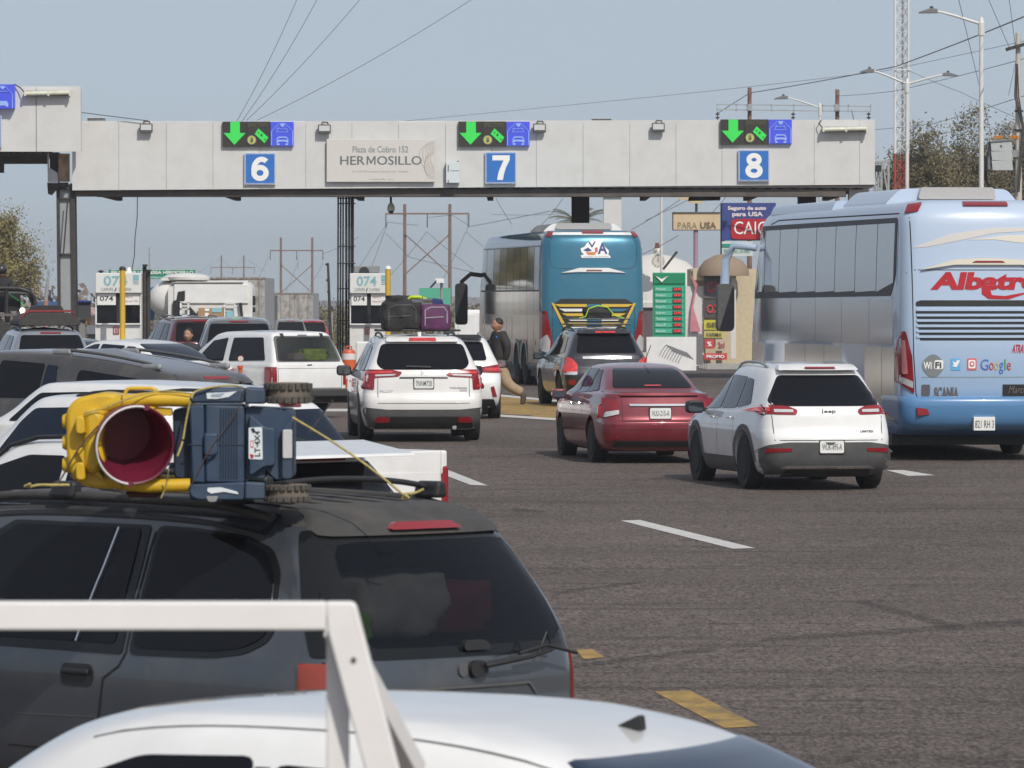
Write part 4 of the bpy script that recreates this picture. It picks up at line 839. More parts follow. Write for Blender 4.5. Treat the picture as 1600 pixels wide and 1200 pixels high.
for k, nm in enumerate(('Magna', 'Premium', 'Diesel', 'Regular', 'Super', 'Turbo', 'Gas LP', 'Aceite')):
    y = 448 + k * 9.3; r = pbox('price_row', 1023, y, 1068, y + 7.5, 199.96, .05, mat('row_green', (.06, .42, .27), .4), t); ptext(nm, 1025, y + 2, 1040, y + 5.6, 199.94, WHITEP, t); pbox('digit_display', 1051, y + 1, 1065, y + 6.5, 199.93, .05, INK, t); ptext(('22.99', '24.89', '25.99', '23.49')[k % 4], 1053, y + 2, 1063.5, y + 5.6, 199.915, mat('red_led', (.6, .02, .02), .5, emit=(1, .05, .05), estr=.8), t, bold=.02)
for x in (1024, 1066): pbox('leg', x, 527, x + 3, 600, 200.1, .1, STEEL, t)
t = thing('white_wall_sign', 'white wall panel with grey arched line pattern below the price board', 'wall', (PX(1049, 180), 180, G(180)))
pbox('panel', 1010, 526.5, 1088, 582, 180, .25, WHITE, t, bevel=.01); pbox('side_block', 1088, 522, 1098, 570, 180.4, .6, mat('grey_block', (.17, .16, .17), .8), t)
for k in range(8):
    pts = [P(1030 + k * 4.2 + a * 24, 556 + k * 1.6 - 18 * math.sin(min(1, a * 1.7) * math.pi / 2) + max(0, a - .5) * 24, 179.98) for a in [i / 8 for i in range(9)]]
    M().tube(pts, .012, 4).build('arch_line', mat('grey_line', (.3, .3, .31), .6), t, world=True)
t = thing('roadside_shop', 'cream shop front with red, black and yellow signs left of the pale blue bus', 'shop', (PX(1120, 210), 210, G(210)))
SHOP = mat('shop_cream', (.55, .47, .32), .8, noise=.1); pbox('wall', 1080, 420, 1215, 600, 212, 5, SHOP, t); pbox('white_wall', 1068, 447, 1100, 580, 211, .9, mat('shop_white', (.62, .60, .58), .8, noise=.08), t); pbox('upper_cream', 1083, 419, 1103, 438, 210.9, 1, SHOP, t)
M().lathe([(.95, 0), (.93, .25), (.7, .55), (.3, .75), (.02, .8)], (PX(1130, 211), 211, PZ(431, 211)), 'z', 20).build('dome', mat('tan_roof', (.27, .20, .14), .8), t, smooth=60, world=True)
pcol('pink_curtain', [(1078, 428), (1090, 444), (1083, 480), (1095, 518), (1078, 518), (1080, 480), (1086, 450)], 210.8, .08, mat('pink_cloth', (.52, .20, .24), .8, noise=.2), t)
for (a, b, c, e, col_, tx, tc_) in ((1100, 431, 1140, 466, (.10, .10, .11), 'CAFE', (.5, .05, .06)), (1100, 469, 1140, 496, (.07, .065, .06), 'OXO', (.5, .05, .06)), (1100, 500, 1124, 515, (.55, .50, .05), 'SE', (.1, .09, .03)), (1100, 517, 1132, 528, (.50, .45, .12), 'FARMA', (.12, .1, .05)), (1101, 530, 1116, 545, (.5, .06, .06), '%', (.8, .8, .8)), (1100, 552, 1136, 562, (.5, .05, .05), 'PROMO', (.8, .8, .8)), (1118, 530, 1136, 548, (.5, .4, .3), '2x1', (.3, .05, .05)), (1142, 431, 1150, 560, (.60, .58, .55), 'TACOS', (.5, .2, .1))):
    nm = 'sign_%02x%02x%02x' % tuple(int(v * 255) for v in col_); p = pbox('shop_sign', a, b, c, e, 210.85, .1, mat(nm, col_, .5), t); 
    if tx != 'TACOS': ptext(tx, a + 4, b + (e - b) * .25, c - 4, e - (e - b) * .25, 210.8, mat('t' + nm, tc_, .5), t, bold=.03)
for k in range(5): M().box(PX(1092, 195), 195 - k * 2, G(195) + .0, PX(1260, 195), 195.5 - k * 2, G(195) + .12 + .03 * k).build('forecourt_kerb', MATS['concrete'], t, world=True)
t = thing('blue_sign_structure', 'dark back of a blue framed lane sign right of the left column', 'sign', (PX(131, 166), 166, G(166)))
pcol('board', [(122, 472), (141, 472), (142, 498), (137, 502), (122, 497)], 166, .3, mat('board_back', (.045, .05, .055), .7), t); pcol('rim', [(121, 469.5), (142, 469.5), (142, 472), (121, 472)], 165.9, .4, mat('rim_blue', (.03, .05, .25), .5), t); pbox('post', 124, 499, 133, 560, 166.1, .3, mat('mid_grey', (.22, .22, .21), .7), t)
t = thing('kiosk_clutter', 'orange and white notices and a small white box left of the left booth', 'kiosk', (PX(142, 164), 164, G(164)))
pbox('white_box', 136, 508, 149, 522, 164, .4, WHITE, t); pbox('striped_board', 142, 480, 164, 507, 164.2, .2, mat('striped', (.50, .36, .34), .6, noise=.3, nscale=12), t); pbox('orange_post', 136, 496, 141, 536, 164.5, .2, mat('orange_paint', (.55, .25, .05), .6), t); pbox('post', 138, 522, 164, 600, 164.1, .2, MATS['mid_grey'], t)
t = thing('blue_roof_station', 'low building with blue roof fascia left of the left column', 'building', (PX(75, 300), 300, G(300))); pbox('fascia', 55, 471, 91, 477, 300, 4, mat('station_blue', (.03, .09, .22), .5), t); pbox('wall', 57, 477, 90, 530, 300.5, 3, mat('station_wall', (.30, .31, .32), .8), t)
t = thing('striped_mast', 'thin tapering red and grey mast leaning left of the column', 'mast', (PX(72, 190), 190, G(190))); M().tube([(PX(71, 190), 190, G(190)), P(71.5, 470, 190)], .11, 8, .08).build('lower_mast', mat('faded_red', (.40, .17, .15), .7, noise=.3, nscale=5), t, world=True); M().tube([P(71.5, 470, 190), P(74.5, 440, 190), P(77.5, 421, 190)], .07, 8, .02).build('upper_mast', STEEL, t, world=True)
# ------------------------------------------------------------------ vegetation
def leaf_mat(name, c, v=.45):
    m = mat(name, c, .75, noise=v, nscale=.9, spec=.2); return m
L1 = leaf_mat('mesquite_leaf', (.175, .150, .085)); L2 = leaf_mat('dusty_leaf', (.205, .175, .115)); L3 = leaf_mat('dry_leaf', (.25, .215, .10)); BARK = mat('bark', (.11, .085, .065), .95, noise=.3, nscale=4)
def tree(name, lab, x, d, base_y, w, h, m, n=9000, ls=.14, seed=1, trunk=.16, gaps=.45, stretch=1.0, group=None):
    rnd = random.Random(seed); t = thing(name, lab, 'tree', (x, d, base_y), group=group); br = M(); tips = []
    def grow(p, dr, ln, r, dep):
        q = p + dr * ln; mid = p + dr * ln * .5 + Vector((rnd.uniform(-1, 1), rnd.uniform(-1, 1), rnd.uniform(-.3, .5))) * ln * .10
        br.tube([p, mid, q], r, 6 if dep < 2 else 4, r * .6)
        if dep >= 1: tips.append((q, ln)); tips.append((mid, ln))
        if dep < 5:
            for _ in range(3 if dep < 3 else 2):
                nd = (dr + Vector((rnd.uniform(-1, 1), rnd.uniform(-1, 1), rnd.uniform(-.35, .55))) * (.95 if dep < 2 else .75)).normalized()
                grow(q, nd, ln * rnd.uniform(.62, .85), r * .58, dep + 1)
    for k in range(3): grow(Vector((rnd.uniform(-.3, .3), rnd.uniform(-.3, .3), 0)), Vector((rnd.uniform(-.5, .5), rnd.uniform(-.5, .5), 1)).normalized(), h * .26, trunk, 0)
    mx = max(abs(p.x) for p, _ in tips); mz = max(p.z for p, _ in tips); my = max(abs(p.y) for p, _ in tips)
    sc = Vector((w / 2 / mx, w / 2 / my, h * .95 / mz))
    br.v = [Vector((v.x * sc.x, v.y * sc.y, v.z * sc.z)) for v in br.v]; br.build('branches', BARK, t, smooth=60)
    vs = []; fs = []; per = max(3, n // len(tips))
    for p, ln in tips:
        p = Vector((p.x * sc.x, p.y * sc.y, p.z * sc.z)); rr = w * .055 * rnd.uniform(.5, 1.5)
        if rnd.random() < gaps * .35: continue
        for _ in range(per):
            q = p + Vector((rnd.gauss(0, 1) * rr, rnd.gauss(0, 1) * rr, rnd.gauss(0, 1) * rr * .75)); s_ = ls * rnd.uniform(.5, 1.4)
            a = Vector((rnd.gauss(0, 1), rnd.gauss(0, 1), rnd.gauss(0, 1))).normalized(); b = a.cross(Vector((rnd.gauss(0, 1), rnd.gauss(0, 1), rnd.gauss(0, 1)))).normalized()
            k = len(vs); vs += [q - a * s_, q + b * s_ * .35, q + a * s_, q - b * s_ * .35]; fs.append((k, k + 1, k + 2, k + 3))
    meshobj('crown', vs, fs, m, t); return t
def ptree(name, lab, x0, x1, ytop, d, m, **k):
    z0 = G(d); return tree(name, lab, PX((x0 + x1) / 2, d), d, z0, (x1 - x0) * d / F, PZ(ytop, d) - z0, m, **k)
ptree('mesquite_tree', 'tall thin leaved mesquite tree behind the lattice tower', 1365, 1505, 172, 262, L1, n=26000, ls=.085, seed=3, group='mesquite trees right of the canopy')
ptree('mesquite_tree', 'broad mesquite tree between the single arm street light and the grey electrical box', 1425, 1590, 146, 268, L1, n=30000, ls=.085, seed=5, group='mesquite trees right of the canopy')
ptree('mesquite_tree', 'mesquite tree behind the concrete utility pole at the right edge', 1500, 1690, 146, 272, L2, n=26000, ls=.085, seed=8, group='mesquite trees right of the canopy')
ptree('mesquite_tree', 'lower dusty mesquite thicket just above the pale blue bus', 1365, 1650, 222, 285, L2, n=42000, ls=.10, seed=9, group='mesquite trees right of the canopy')
ptree('mesquite_tree', 'small mesquite hugging the right end of the canopy', 1355, 1420, 215, 255, L1, n=5000, ls=.08, seed=12, group='mesquite trees right of the canopy')
ptree('yellowing_tree', 'yellowish fine leaved tree at the left edge behind the military pickup', -110, 58, 312, 215, L3, n=36000, ls=.065, seed=4)
# palm
PALM = leaf_mat('palm_leaf', (.12, .115, .06)); dP = 300
t = thing('palm_tree', 'palm crown peeping over the teal bus beside the dark column', 'tree', (PX(905, dP), dP, G(dP)))
top = P(903, 350, dP); M().tube([(PX(905, dP), dP, G(dP)), top], .22, 10, .16).build('trunk', BARK, t, world=True, smooth=60)
for k in range(16):
    a = k * 2 * math.pi / 16 + .2; el_ = random.uniform(.2, 1.1); pts = []; L0 = random.uniform(1.9, 2.8)
    for i in range(7):
        u = i / 6; pts.append(top + Vector((math.cos(a) * math.cos(el_) * L0 * u, math.sin(a) * math.cos(el_) * L0 * u, math.sin(el_) * L0 * u - .9 * u * u)))
    fr = M(); fr.tube(pts, .02, 4, .008)
    for i in range(18):
        u = .2 + .8 * i / 18; kk = min(5, int(u * 6)); f = u * 6 - kk; p = pts[kk].lerp(pts[min(6, kk + 1)], f); tdir = (pts[min(6, kk + 1)] - pts[kk]).normalized()
        side = tdir.cross(Vector((0, 0, 1))).normalized()
        for sg in (-1, 1):
            tip = p + (tdir * .5 + side * sg * .7 + Vector((0, 0, -.35))) * .42 * (1.15 - u * .6); b = tdir * .025; fr.add([p - b, p + b, tip], [(0, 1, 2)])
    fr.build('frond', PALM, t, world=True, fix=False)
# desert scrub as masses
def scrub(name, lab, xa, xb, d0, d1, n, hmin, hmax, m, seed):
    rnd = random.Random(seed); vs = []; fs = []
    for _ in range(n):
        d = rnd.uniform(d0, d1); x = PX(rnd.uniform(xa, xb), d); h = rnd.uniform(hmin, hmax) * (1 + .3 * math.sin(x * .13 + d * .02)); r = h * rnd.uniform(.5, .8)
        for _ in range(70):
            th = rnd.uniform(0, 6.283); ph = rnd.uniform(0, 1); rr = r * (rnd.random() ** .4); q = Vector((x + rr * math.cos(th), d + rr * math.sin(th), G(d) + h * (.12 + .88 * ph * (1 - (rr / r) ** 2 * .6)))); s_ = rnd.uniform(.10, .30)
            a = Vector((rnd.gauss(0, 1), rnd.gauss(0, 1), rnd.gauss(0, 1))).normalized(); b = a.cross(Vector((rnd.gauss(0, 1), rnd.gauss(0, 1), rnd.gauss(0, 1)))).normalized(); k = len(vs)
            vs += [q - a * s_, q + b * s_ * .6, q + a * s_, q - b * s_ * .6]; fs.append((k, k + 1, k + 2, k + 3))
    o = meshobj(name, vs, fs, m); o['kind'] = 'stuff'; tag(o, lab, 'vegetation')
scrub('desert_scrub', 'grey green desert scrub along the horizon beyond the toll plaza', -60, 1100, 430, 900, 900, 2.0, 3.6, mat('scrub_far', (.13, .115, .085), .9, noise=.3, nscale=.3), 21)
scrub('desert_scrub', 'olive roadside scrub nearer the plaza behind the booths', 420, 1010, 390, 520, 190, 2.0, 3.4, mat('scrub_near', (.15, .125, .055), .9, noise=.35, nscale=.5), 22)
scrub('bare_thicket', 'pale leafless thicket on the horizon left of the left booth', -20, 175, 300, 420, 130, 2.2, 4.6, mat('bare_twig', (.20, .16, .14), .9, noise=.2), 23)
for i, (xa, w_, hh) in enumerate(((-900, 600, 6), (-200, 500, 5), (250, 500, 7), (500, 700, 9))):
    vs = []; fs = []
    for k in range(25):
        x = xa + w_ * k / 24; y = 2200 + 120 * i; z = hh * math.sin(math.pi * k / 24) * (1 + .2 * math.sin(k * 1.7 + i)); vs += [(x, y, -1.0), (x, y + 200, -1 + z), (x, y + 500, -1)]
        if k: fs += [(3 * k - 3, 3 * k, 3 * k + 1, 3 * k - 2), (3 * k - 2, 3 * k + 1, 3 * k + 2, 3 * k - 1)]
    o = meshobj('hill', vs, fs, mat('far_hill', (.19, .17, .16), .95), smooth=60); o['kind'] = 'structure'; o['label'] = 'low distant desert hill on the horizon'
# ------------------------------------------------------------------ vehicles
def side_windows(v, polys, m=GLASS, frame=BLACK):
    for p in polys: v.both('side_window', p, m=m, r=.05, off=.008)

def add_common(v, doors, zb, zt, mir=None, mirmat=BLACK):
    for y in doors:
        for sd in (-1, 1): v.line([(y, .35), (y + .01, zb)], 'x', sd, .010)
    if mir: v.mirror(mir[0], mir[1], mirmat)
# --- white crossover with luggage -------------------------------------------------------------
L, W, H = 4.94, 2.0, 1.74
pil = Vehicle('crossover', 'white three row crossover carrying black and purple bags on its roof rack', 'suv', 662, 93, 5.0, suv_levels(L, W, H, .34, 1.13), PEARL, L, arch=.07, archz=1.2, wheels=(1.12, 3.94), R=.37, q=1, bow=.09)
v = pil
side_windows(v, [[(.62, 1.17), (1.30, 1.14), (1.30, 1.54), (.92, 1.54)], [(1.36, 1.14), (2.32, 1.12), (2.32, 1.58), (1.36, 1.56)], [(2.40, 1.12), (3.45, 1.12), (3.05, 1.42), (2.75, 1.56), (2.40, 1.58)]])
v.patch('rear_window', [(-.66, 1.17), (.66, 1.17), (.755, 1.26), (.72, 1.40), (.66, 1.585), (-.66, 1.585), (-.72, 1.40), (-.755, 1.26)], m=GLASS, r=.07)
v.patch('spoiler', [(-.58, 1.59), (.58, 1.59), (.55, 1.655), (-.55, 1.655)], m=PEARL, off=.07, r=.03, skirt=.15)
v.patch('brake_light', [(-.22, 1.60), (.22, 1.60), (.21, 1.635), (-.21, 1.635)], m=REDLIT, off=.085, r=.01, cell=1)
b = v.patch('bumper_trim', [(-.88, .24), (.88, .24), (.97, .50), (.95, .565), (.60, .53), (-.60, .53), (-.95, .565), (-.97, .50)], m=GREYPL, off=.012, r=.03)
v.patch('lower_diffuser', [(-.80, .235), (.80, .235), (.76, .42), (-.76, .42)], m=BLACK, off=.03, r=.03)
M().tube([(.5, .02, .24), (.5, .3, .24)], .035, 12).build('exhaust_pipe', STEEL, v.root)
v.mir('tail_light', [(-.99, .86), (-.80, .845), (-.79, 1.04), (-.40, 1.06), (-.34, 1.13), (-.52, 1.17), (-.96, 1.17), (-1.0, 1.1)], m=REDL, off=.012, r=.03, cell=.06)
v.mir('light_bar', [(-.955, .90), (-.86, .895), (-.86, .925), (-.925, .93), (-.925, 1.10), (-.50, 1.12), (-.50, 1.145), (-.955, 1.14)], m=REDLIT, off=.018, r=.01, cell=.06, skirt=.008)
v.mir('reverse_lens', [(-.78, 1.06), (-.48, 1.075), (-.44, 1.10), (-.78, 1.09)], m=CLEAR, off=.019, r=.01, cell=.06, skirt=.006)
v.mir('reflector', [(-.79, .33), (-.56, .33), (-.54, .41), (-.76, .42)], m=REDL, off=.04, r=.03)
v.line([(-.74, 1.16), (-.74, .63), (.74, .63), (.74, 1.16)], w=.009); v.patch('garnish', [(-.40, 1.03), (.40, 1.03), (.38, 1.055), (-.38, 1.055)], m=mat('dark_chrome', (.12, .12, .12), .3, .6), off=.012, r=.01)
v.plate(0, .95, '7NNM720', .31, .16); v.text('PILOT', -.71, .80, -.49, .84, CHROME, bold=.01); v.text('TOURING', .42, .86, .70, .89, GREYINK, bold=.02); v.text('AWD', .58, .82, .70, .85, GREYINK, bold=.02)
v.text('H', -.045, 1.085, .045, 1.16, CHROME, bold=.03, name='emblem'); v.line([(-.28, 1.215), (.12, 1.205)], w=.022, m=BLACK, name='rear_wiper', off=.03)
v.mirror(3.25, 1.12, BLACK, (-1, 1), .24, .17); v.rails(.60, 1.0, 3.2, 1.7, BLACK); v.handles([(1.75, .95), (2.8, .95)], PEARL)
for sd in (-1, 1):
    for y in (1.33, 2.36): v.line([(y, .4), (y, 1.12)], 'x', sd, .01)
    v.patch('sill_trim', [(1.6, .26), (3.5, .26), (3.5, .40), (1.6, .40)], 'x', sd, m=GREYPL, off=.01, r=.02)
for y in (1.05, 1.9): M().bar((-.68, y, 1.80), (.68, y, 1.80), .07, .035).build('cross_bar', BLACK, v.root, bevel=.01)
v.patch('antenna_fin', [(-.03, .95), (.03, .95), (.03, 1.12), (-.03, 1.12)], 'z', m=PEARL, off=.07, r=.02, cell=1, skirt=.08)
def on(v, x, y, z):    # a point of a vehicle in world space
    bpy.context.view_layer.update(); return v.root.matrix_world @ Vector((x, y, z))
def soft_bag(name, lab, cat, loc, rz, sx, sy, sz, m, trim=None, seed=0, lump=.08, extra=None):
    rnd = random.Random(seed); t = thing(name, lab, cat, loc, rz); bm = bmesh.new(); bmesh.ops.create_cube(bm, size=1); bmesh.ops.subdivide_edges(bm, edges=bm.edges, cuts=7, use_grid_fill=True)
    from mathutils import noise as nz
    for vv in bm.verts:
        p = vv.co.copy(); q = p.normalized() * .62; p = p.lerp(q, .30); n_ = nz.noise(p * 3 + Vector((seed, 0, 0))) * lump * 2 + nz.noise(p * 9 + Vector((seed, 3, 0))) * lump * .7
        p = p * (1 + n_); vv.co = Vector((p.x * sx, p.y * sy, p.z * sz + sz * .47))
    me = bpy.data.meshes.new('shell'); bm.to_mesh(me); bm.free(); me.materials.append(m); o = bpy.data.objects.new('bag_shell', me); link(o, t); me.polygons.foreach_set('use_smooth', [True] * len(me.polygons))
    bvh = BVHTree.FromPolygons([x.co.copy() for x in me.vertices], [tuple(p.vertices) for p in me.polygons])
    def strip(pts, r, m_, nm):
        out_ = []
        for a, b_ in zip(pts, pts[1:]):
            for i in range(6):
                x = a[0] + (b_[0] - a[0]) * i / 6; z = a[1] + (b_[1] - a[1]) * i / 6; h = bvh.ray_cast(Vector((x, -3, z)), Vector((0, 1, 0)))
                if h[0]: out_.append(h[0] - Vector((0, .004, 0)))
        if len(out_) > 1: M().tube(out_, r, 5).build(nm, m_, t)
    if trim:
        w_, h_ = sx * .36, sz
        strip([(-w_, h_ * .15), (-w_, h_ * .75), (-w_ * .5, h_ * .86), (w_ * .7, h_ * .86), (w_, h_ * .7), (w_, h_ * .15)], .012, trim, 'zip')
        strip([(-w_, h_ * .45), (w_, h_ * .5)], .010, trim, 'strap')
    if extra: extra(t, strip)
    return t
BAGK = mat('black_nylon', (.022, .021, .022), .8, noise=.3, nscale=12, bump=.3, bscale=25); PUR = mat('purple_nylon', (.095, .022, .085), .7, noise=.2, nscale=9, bump=.25, bscale=20); ZIPG = mat('grey_trim', (.30, .26, .29), .6)
yw = math.radians(5)
soft_bag('duffel_bag', 'large black duffel bag on the left of the white crossover roof', 'bag', on(v, -.28, 1.35, 1.815), yw, .62, .8, .46, BAGK, mat('dull_trim', (.07, .07, .07), .6), 1)
soft_bag('suitcase', 'purple suitcase on the right of the white crossover roof', 'suitcase', on(v, .27, 1.3, 1.815), yw, .50, .75, .42, PUR, ZIPG, 2, .03)
soft_bag('jacket_bundle', 'crumpled black bundle on top of the black duffel bag', 'bag', on(v, -.22, 1.45, 2.20), yw, .55, .6, .17, BAGK, None, 5, .10)
soft_bag('grey_bundle', 'grey cloth bundle between the yellow strap and the purple suitcase top', 'bag', on(v, .05, 1.35, 2.18), yw, .36, .5, .14, mat('grey_cloth', (.12, .12, .13), .9, noise=.2), None, 6, .08)
o = M().tube([on(v, -.20, 1.2, 2.27), on(v, -.13, 1.15, 2.345), on(v, .02, 1.15, 2.345), on(v, .13, 1.2, 2.30)], .028, 8).build('neon_strap', mat('neon_yellow', (.45, .60, .03), .6), smooth=60); tag(o, 'neon yellow green strap over the bags on the white crossover', 'strap')
soft_bag('blue_bundle', 'small dark blue bundle behind the purple suitcase', 'bag', on(v, .28, 1.75, 2.12), yw, .3, .4, .2, mat('blue_cloth', (.02, .03, .12), .9), None, 8, .08)
# --- white hatch right behind it ---------------------------------------------------------------
L, W, H = 4.3, 1.8, 1.58
v = Vehicle('compact_suv', 'white compact suv half hidden behind the white three row crossover', 'suv', 711, 107, 3, suv_levels(L, W, H, .42, 1.02), WHITE, L, arch=.06, archz=1.1, wheels=(.85, 3.4), R=.34, bow=.10)
side_windows(v, [[(.75, 1.08), (1.9, 1.05), (1.9, 1.40), (1.05, 1.38)], [(1.97, 1.05), (2.9, 1.05), (2.4, 1.38), (1.97, 1.40)]])
v.patch('rear_window', [(-.60, 1.09), (.60, 1.09), (.52, 1.44), (-.52, 1.44)], m=GLASS, r=.06); v.patch('spoiler', [(-.5, 1.45), (.5, 1.45), (.46, 1.5), (-.46, 1.5)], m=BLACK, off=.10, r=.02, skirt=.15)
v.mir('tail_light', [(-.88, .86), (-.42, .88), (-.40, .96), (-.84, 1.02), (-.90, .97)], m=REDL, off=.015, r=.03, cell=.06); v.mir('light_bar', [(-.82, .90), (-.55, .91), (-.55, .945), (-.82, .96)], m=REDLIT, off=.02, r=.01, skirt=.008)
v.mir('reflector', [(-.78, .42), (-.70, .42), (-.66, .60), (-.72, .62)], m=REDL, off=.012, r=.01); v.patch('bumper_trim', [(-.78, .21), (.78, .21), (.72, .38), (-.72, .38)], m=BLACK, off=.012, r=.02); v.plate(0, .78); v.mirror(2.95, 1.0, BLACK, w=.22, h=.16); v.rails(.52, .8, 2.7, 1.5, STEEL)
# --- white boxy wagon ----------------------------------------------------------------------------
L, W, H = 4.5, 1.72, 1.63; h = W / 2
lev = lv(L, [(.36, .10, .2, h - .08, .08, .15), (.40, .03, .1, h - .03, .08, .15), (.62, .02, .02, h, .08, .2), (.80, .02, .0, h, .08, .2), (.97, .035, .05, h - .01, .08, .2), (1.02, .045, .6, h - .03, .08, .15), (1.06, .06, 1.3, h - .05, .08, .12), (1.25, .15, 1.62, h - .10, .07, .1), (1.45, .255, 1.95, h - .16, .07, .1), (1.56, .32, 2.15, h - .20, .08, .1), (1.61, .40, 2.35, h - .28, .1, .1)])
cavp = corner([(-.69, 1.07), (.69, 1.07), (.60, 1.515), (-.60, 1.515)], .07)
v = Vehicle('boxy_suv', 'white boxy two door suv with dark rear glass, left of the orange barrel', 'suv', 485, 108, 34, lev, WHITE, L, wheels=(1.02, 3.58), R=.36, taper=.03, bow=.02, cav=([(a * .97, b_) for a, b_ in cavp], .95))
v.patch('rear_window', [(-.715, 1.05), (.715, 1.05), (.625, 1.54), (-.625, 1.54)], m=(CLG := mat('tinted_clear_glass', (.02, .022, .025), .03, alpha=.62)), r=.07, skirt=.01)
v.both('side_window', [(.34, 1.08), (1.62, 1.06), (1.62, 1.50), (.58, 1.51)], m=GLASS, off=.008); v.both('side_window', [(1.82, 1.06), (2.85, 1.06), (2.35, 1.44), (1.82, 1.50)], m=GLASS, off=.008)
v.mir('tail_light', [(-.86, .62), (-.73, .62), (-.73, .96), (-.85, .96)], m=REDL, off=.01, r=.015, cell=.06); v.patch('brake_light', [(-.10, 1.545), (.10, 1.545), (.10, 1.565), (-.10, 1.565)], m=CLEAR, off=.02, r=0)
for sd in (-1, 1): v.patch('tail_light', [(.02, .62), (.16, .62), (.16, .96), (.03, .96)], 'x', sd, m=REDL, off=.008, r=.015)
v.line([(-.70, 1.05), (-.70, .56), (.70, .56), (.70, 1.05)], w=.010); v.line([(-.70, .93), (.70, .93)], w=.006); v.patch('tailgate_handle', [(-.06, .985), (.04, .99), (.04, 1.005), (-.06, 1.0)], m=BLACK, off=.015, r=0); v.line([(1.73, .42), (1.72, 1.05)], 'x', -1, .01)
M().box(-.90, -.14, .40, .90, .04, .55).build('rear_bumper', mat('bumper_dark', (.05, .05, .05), .45), v.root, bevel=.03); M().box(-.28, -.16, .34, .0, -.10, .40).build('hitch', BLACK, v.root); v.plate(-.62, .47); M().box(-.85, -.01, .28, .85, 3.9, .42).build('underbody', BLACK, v.root)
for x in (-.45, .42): v.patch('glass_hinge', [(x - .025, 1.50), (x + .025, 1.50), (x + .03, 1.57), (x - .03, 1.57)], m=BLACK, off=.03, r=0)
sb = soft_bag('vest_bundle', 'bright yellow green bundle behind the rear glass of the boxy white suv', 'bag', on(v, .33, .52, 1.09), math.radians(34), .55, .4, .20, mat('green_yellow_cloth', (.38, .52, .05), .8, noise=.3, nscale=9), None, 12, .12)
soft_bag('clothes_bundle', 'pale pinkish bundle behind the rear glass of the boxy white suv', 'bag', on(v, .0, .50, 1.09), math.radians(34), .3, .35, .12, mat('pale_cloth', (.35, .28, .25), .9), None, 13, .1)
# --- maroon sedan ----------------------------------------------------------------------------------
L, W, H = 4.55, 1.77, 1.46
MAR = paint('maroon_paint', (.20, .018, .032), .12)
v = Vehicle('sedan', 'maroon sedan with chrome boot strip beside the white suv on the right', 'sedan', 1031, 84, 9, sedan_levels(L, W, H, 1.03, .50), MAR, L, arch=.06, archz=1.1, wheels=(.95, 3.65), R=.315, bow=.09, taper=.07)
side_windows(v, [[(.98, 1.06), (1.62, 1.03), (1.62, 1.36), (1.45, 1.36)], [(1.68, 1.03), (2.35, 1.01), (2.35, 1.38), (1.68, 1.37)], [(2.42, 1.01), (3.4, 1.0), (2.95, 1.26), (2.6, 1.37), (2.42, 1.38)]])
v.patch('rear_window', [(-.60, 1.10), (.60, 1.10), (.47, 1.385), (-.47, 1.385)], m=GLASS, r=.05, cell=.06); v.patch('brake_light', [(-.13, 1.125), (.13, 1.125), (.12, 1.14), (-.12, 1.14)], m=REDLIT, off=.012, r=0)
v.mir('tail_light', [(-.88, .66), (-.58, .72), (-.58, .90), (-.86, .98)], m=REDL, off=.012, r=.04, cell=.06); v.mir('reverse_lens', [(-.80, .68), (-.60, .73), (-.60, .79), (-.78, .76)], m=CLEAR, off=.018, r=.02, skirt=.006)
v.patch('chrome_strip', [(-.44, .845), (.44, .845), (.46, .875), (-.46, .875)], m=CHROME, off=.025, r=.01); v.line([(-.56, 1.03), (-.55, .62), (.55, .62), (.56, 1.03)], w=.008); v.plate(0, .74, 'VUU-215-A', .31, .155); v.patch('boot_lip', [(-.58, .985), (.58, .985), (.56, 1.015), (-.56, 1.015)], m=MAR, off=.045, r=.01, skirt=.06)
v.patch('bumper_lip', [(-.70, .25), (.70, .25), (.66, .34), (-.66, .34)], m=BLACK, off=.01, r=.02); v.mir('reflector', [(-.80, .36), (-.62, .36), (-.62, .40), (-.80, .41)], m=REDL, off=.01, r=.01); v.line([(-.80, .50), (.80, .50)], w=.008)
v.mirror(3.0, .98, MAR, w=.22, h=.15); v.handles([(1.75, .86), (2.5, .85)], CHROME)
for sd in (-1, 1):
    for y in (1.63, 2.38): v.line([(y, .35), (y, 1.0)], 'x', sd, .009)
M().tube([(0.08, 1.70, 1.46), (.14, 1.5, 1.72)], .006, 5).build('antenna', BLACK, v.root)
# --- white suv on the right --------------------------------------------------------------------------
L, W, H = 4.62, 1.86, 1.66
v = Vehicle('crossover', 'white crossover with dark wheel arch trim and high slim tail lamps on the right', 'suv', 1294, 75, 11.5, suv_levels(L, W, H, .55, 1.02), WHITE, L, arch=.07, archz=1.1, wheels=(.95, 3.66), R=.36, bow=.12, taper=.09)
side_windows(v, [[(.86, 1.12), (1.45, 1.06), (1.45, 1.46), (1.15, 1.44)], [(1.50, 1.06), (2.30, 1.04), (2.30, 1.49), (1.50, 1.47)], [(2.36, 1.04), (3.25, 1.02), (2.85, 1.28), (2.55, 1.46), (2.36, 1.49)]], m=TINT)
v.patch('rear_window', [(-.70, 1.10), (.70, 1.10), (.74, 1.16), (.54, 1.50), (-.54, 1.50), (-.74, 1.16)], m=GLASS, r=.05, cell=.06); v.patch('spoiler', [(-.52, 1.515), (.52, 1.515), (.48, 1.58), (-.48, 1.58)], m=WHITE, off=.09, r=.02, skirt=.15); v.patch('brake_light', [(-.20, 1.53), (.20, 1.53), (.19, 1.548), (-.19, 1.548)], m=REDL, off=.105, r=0)
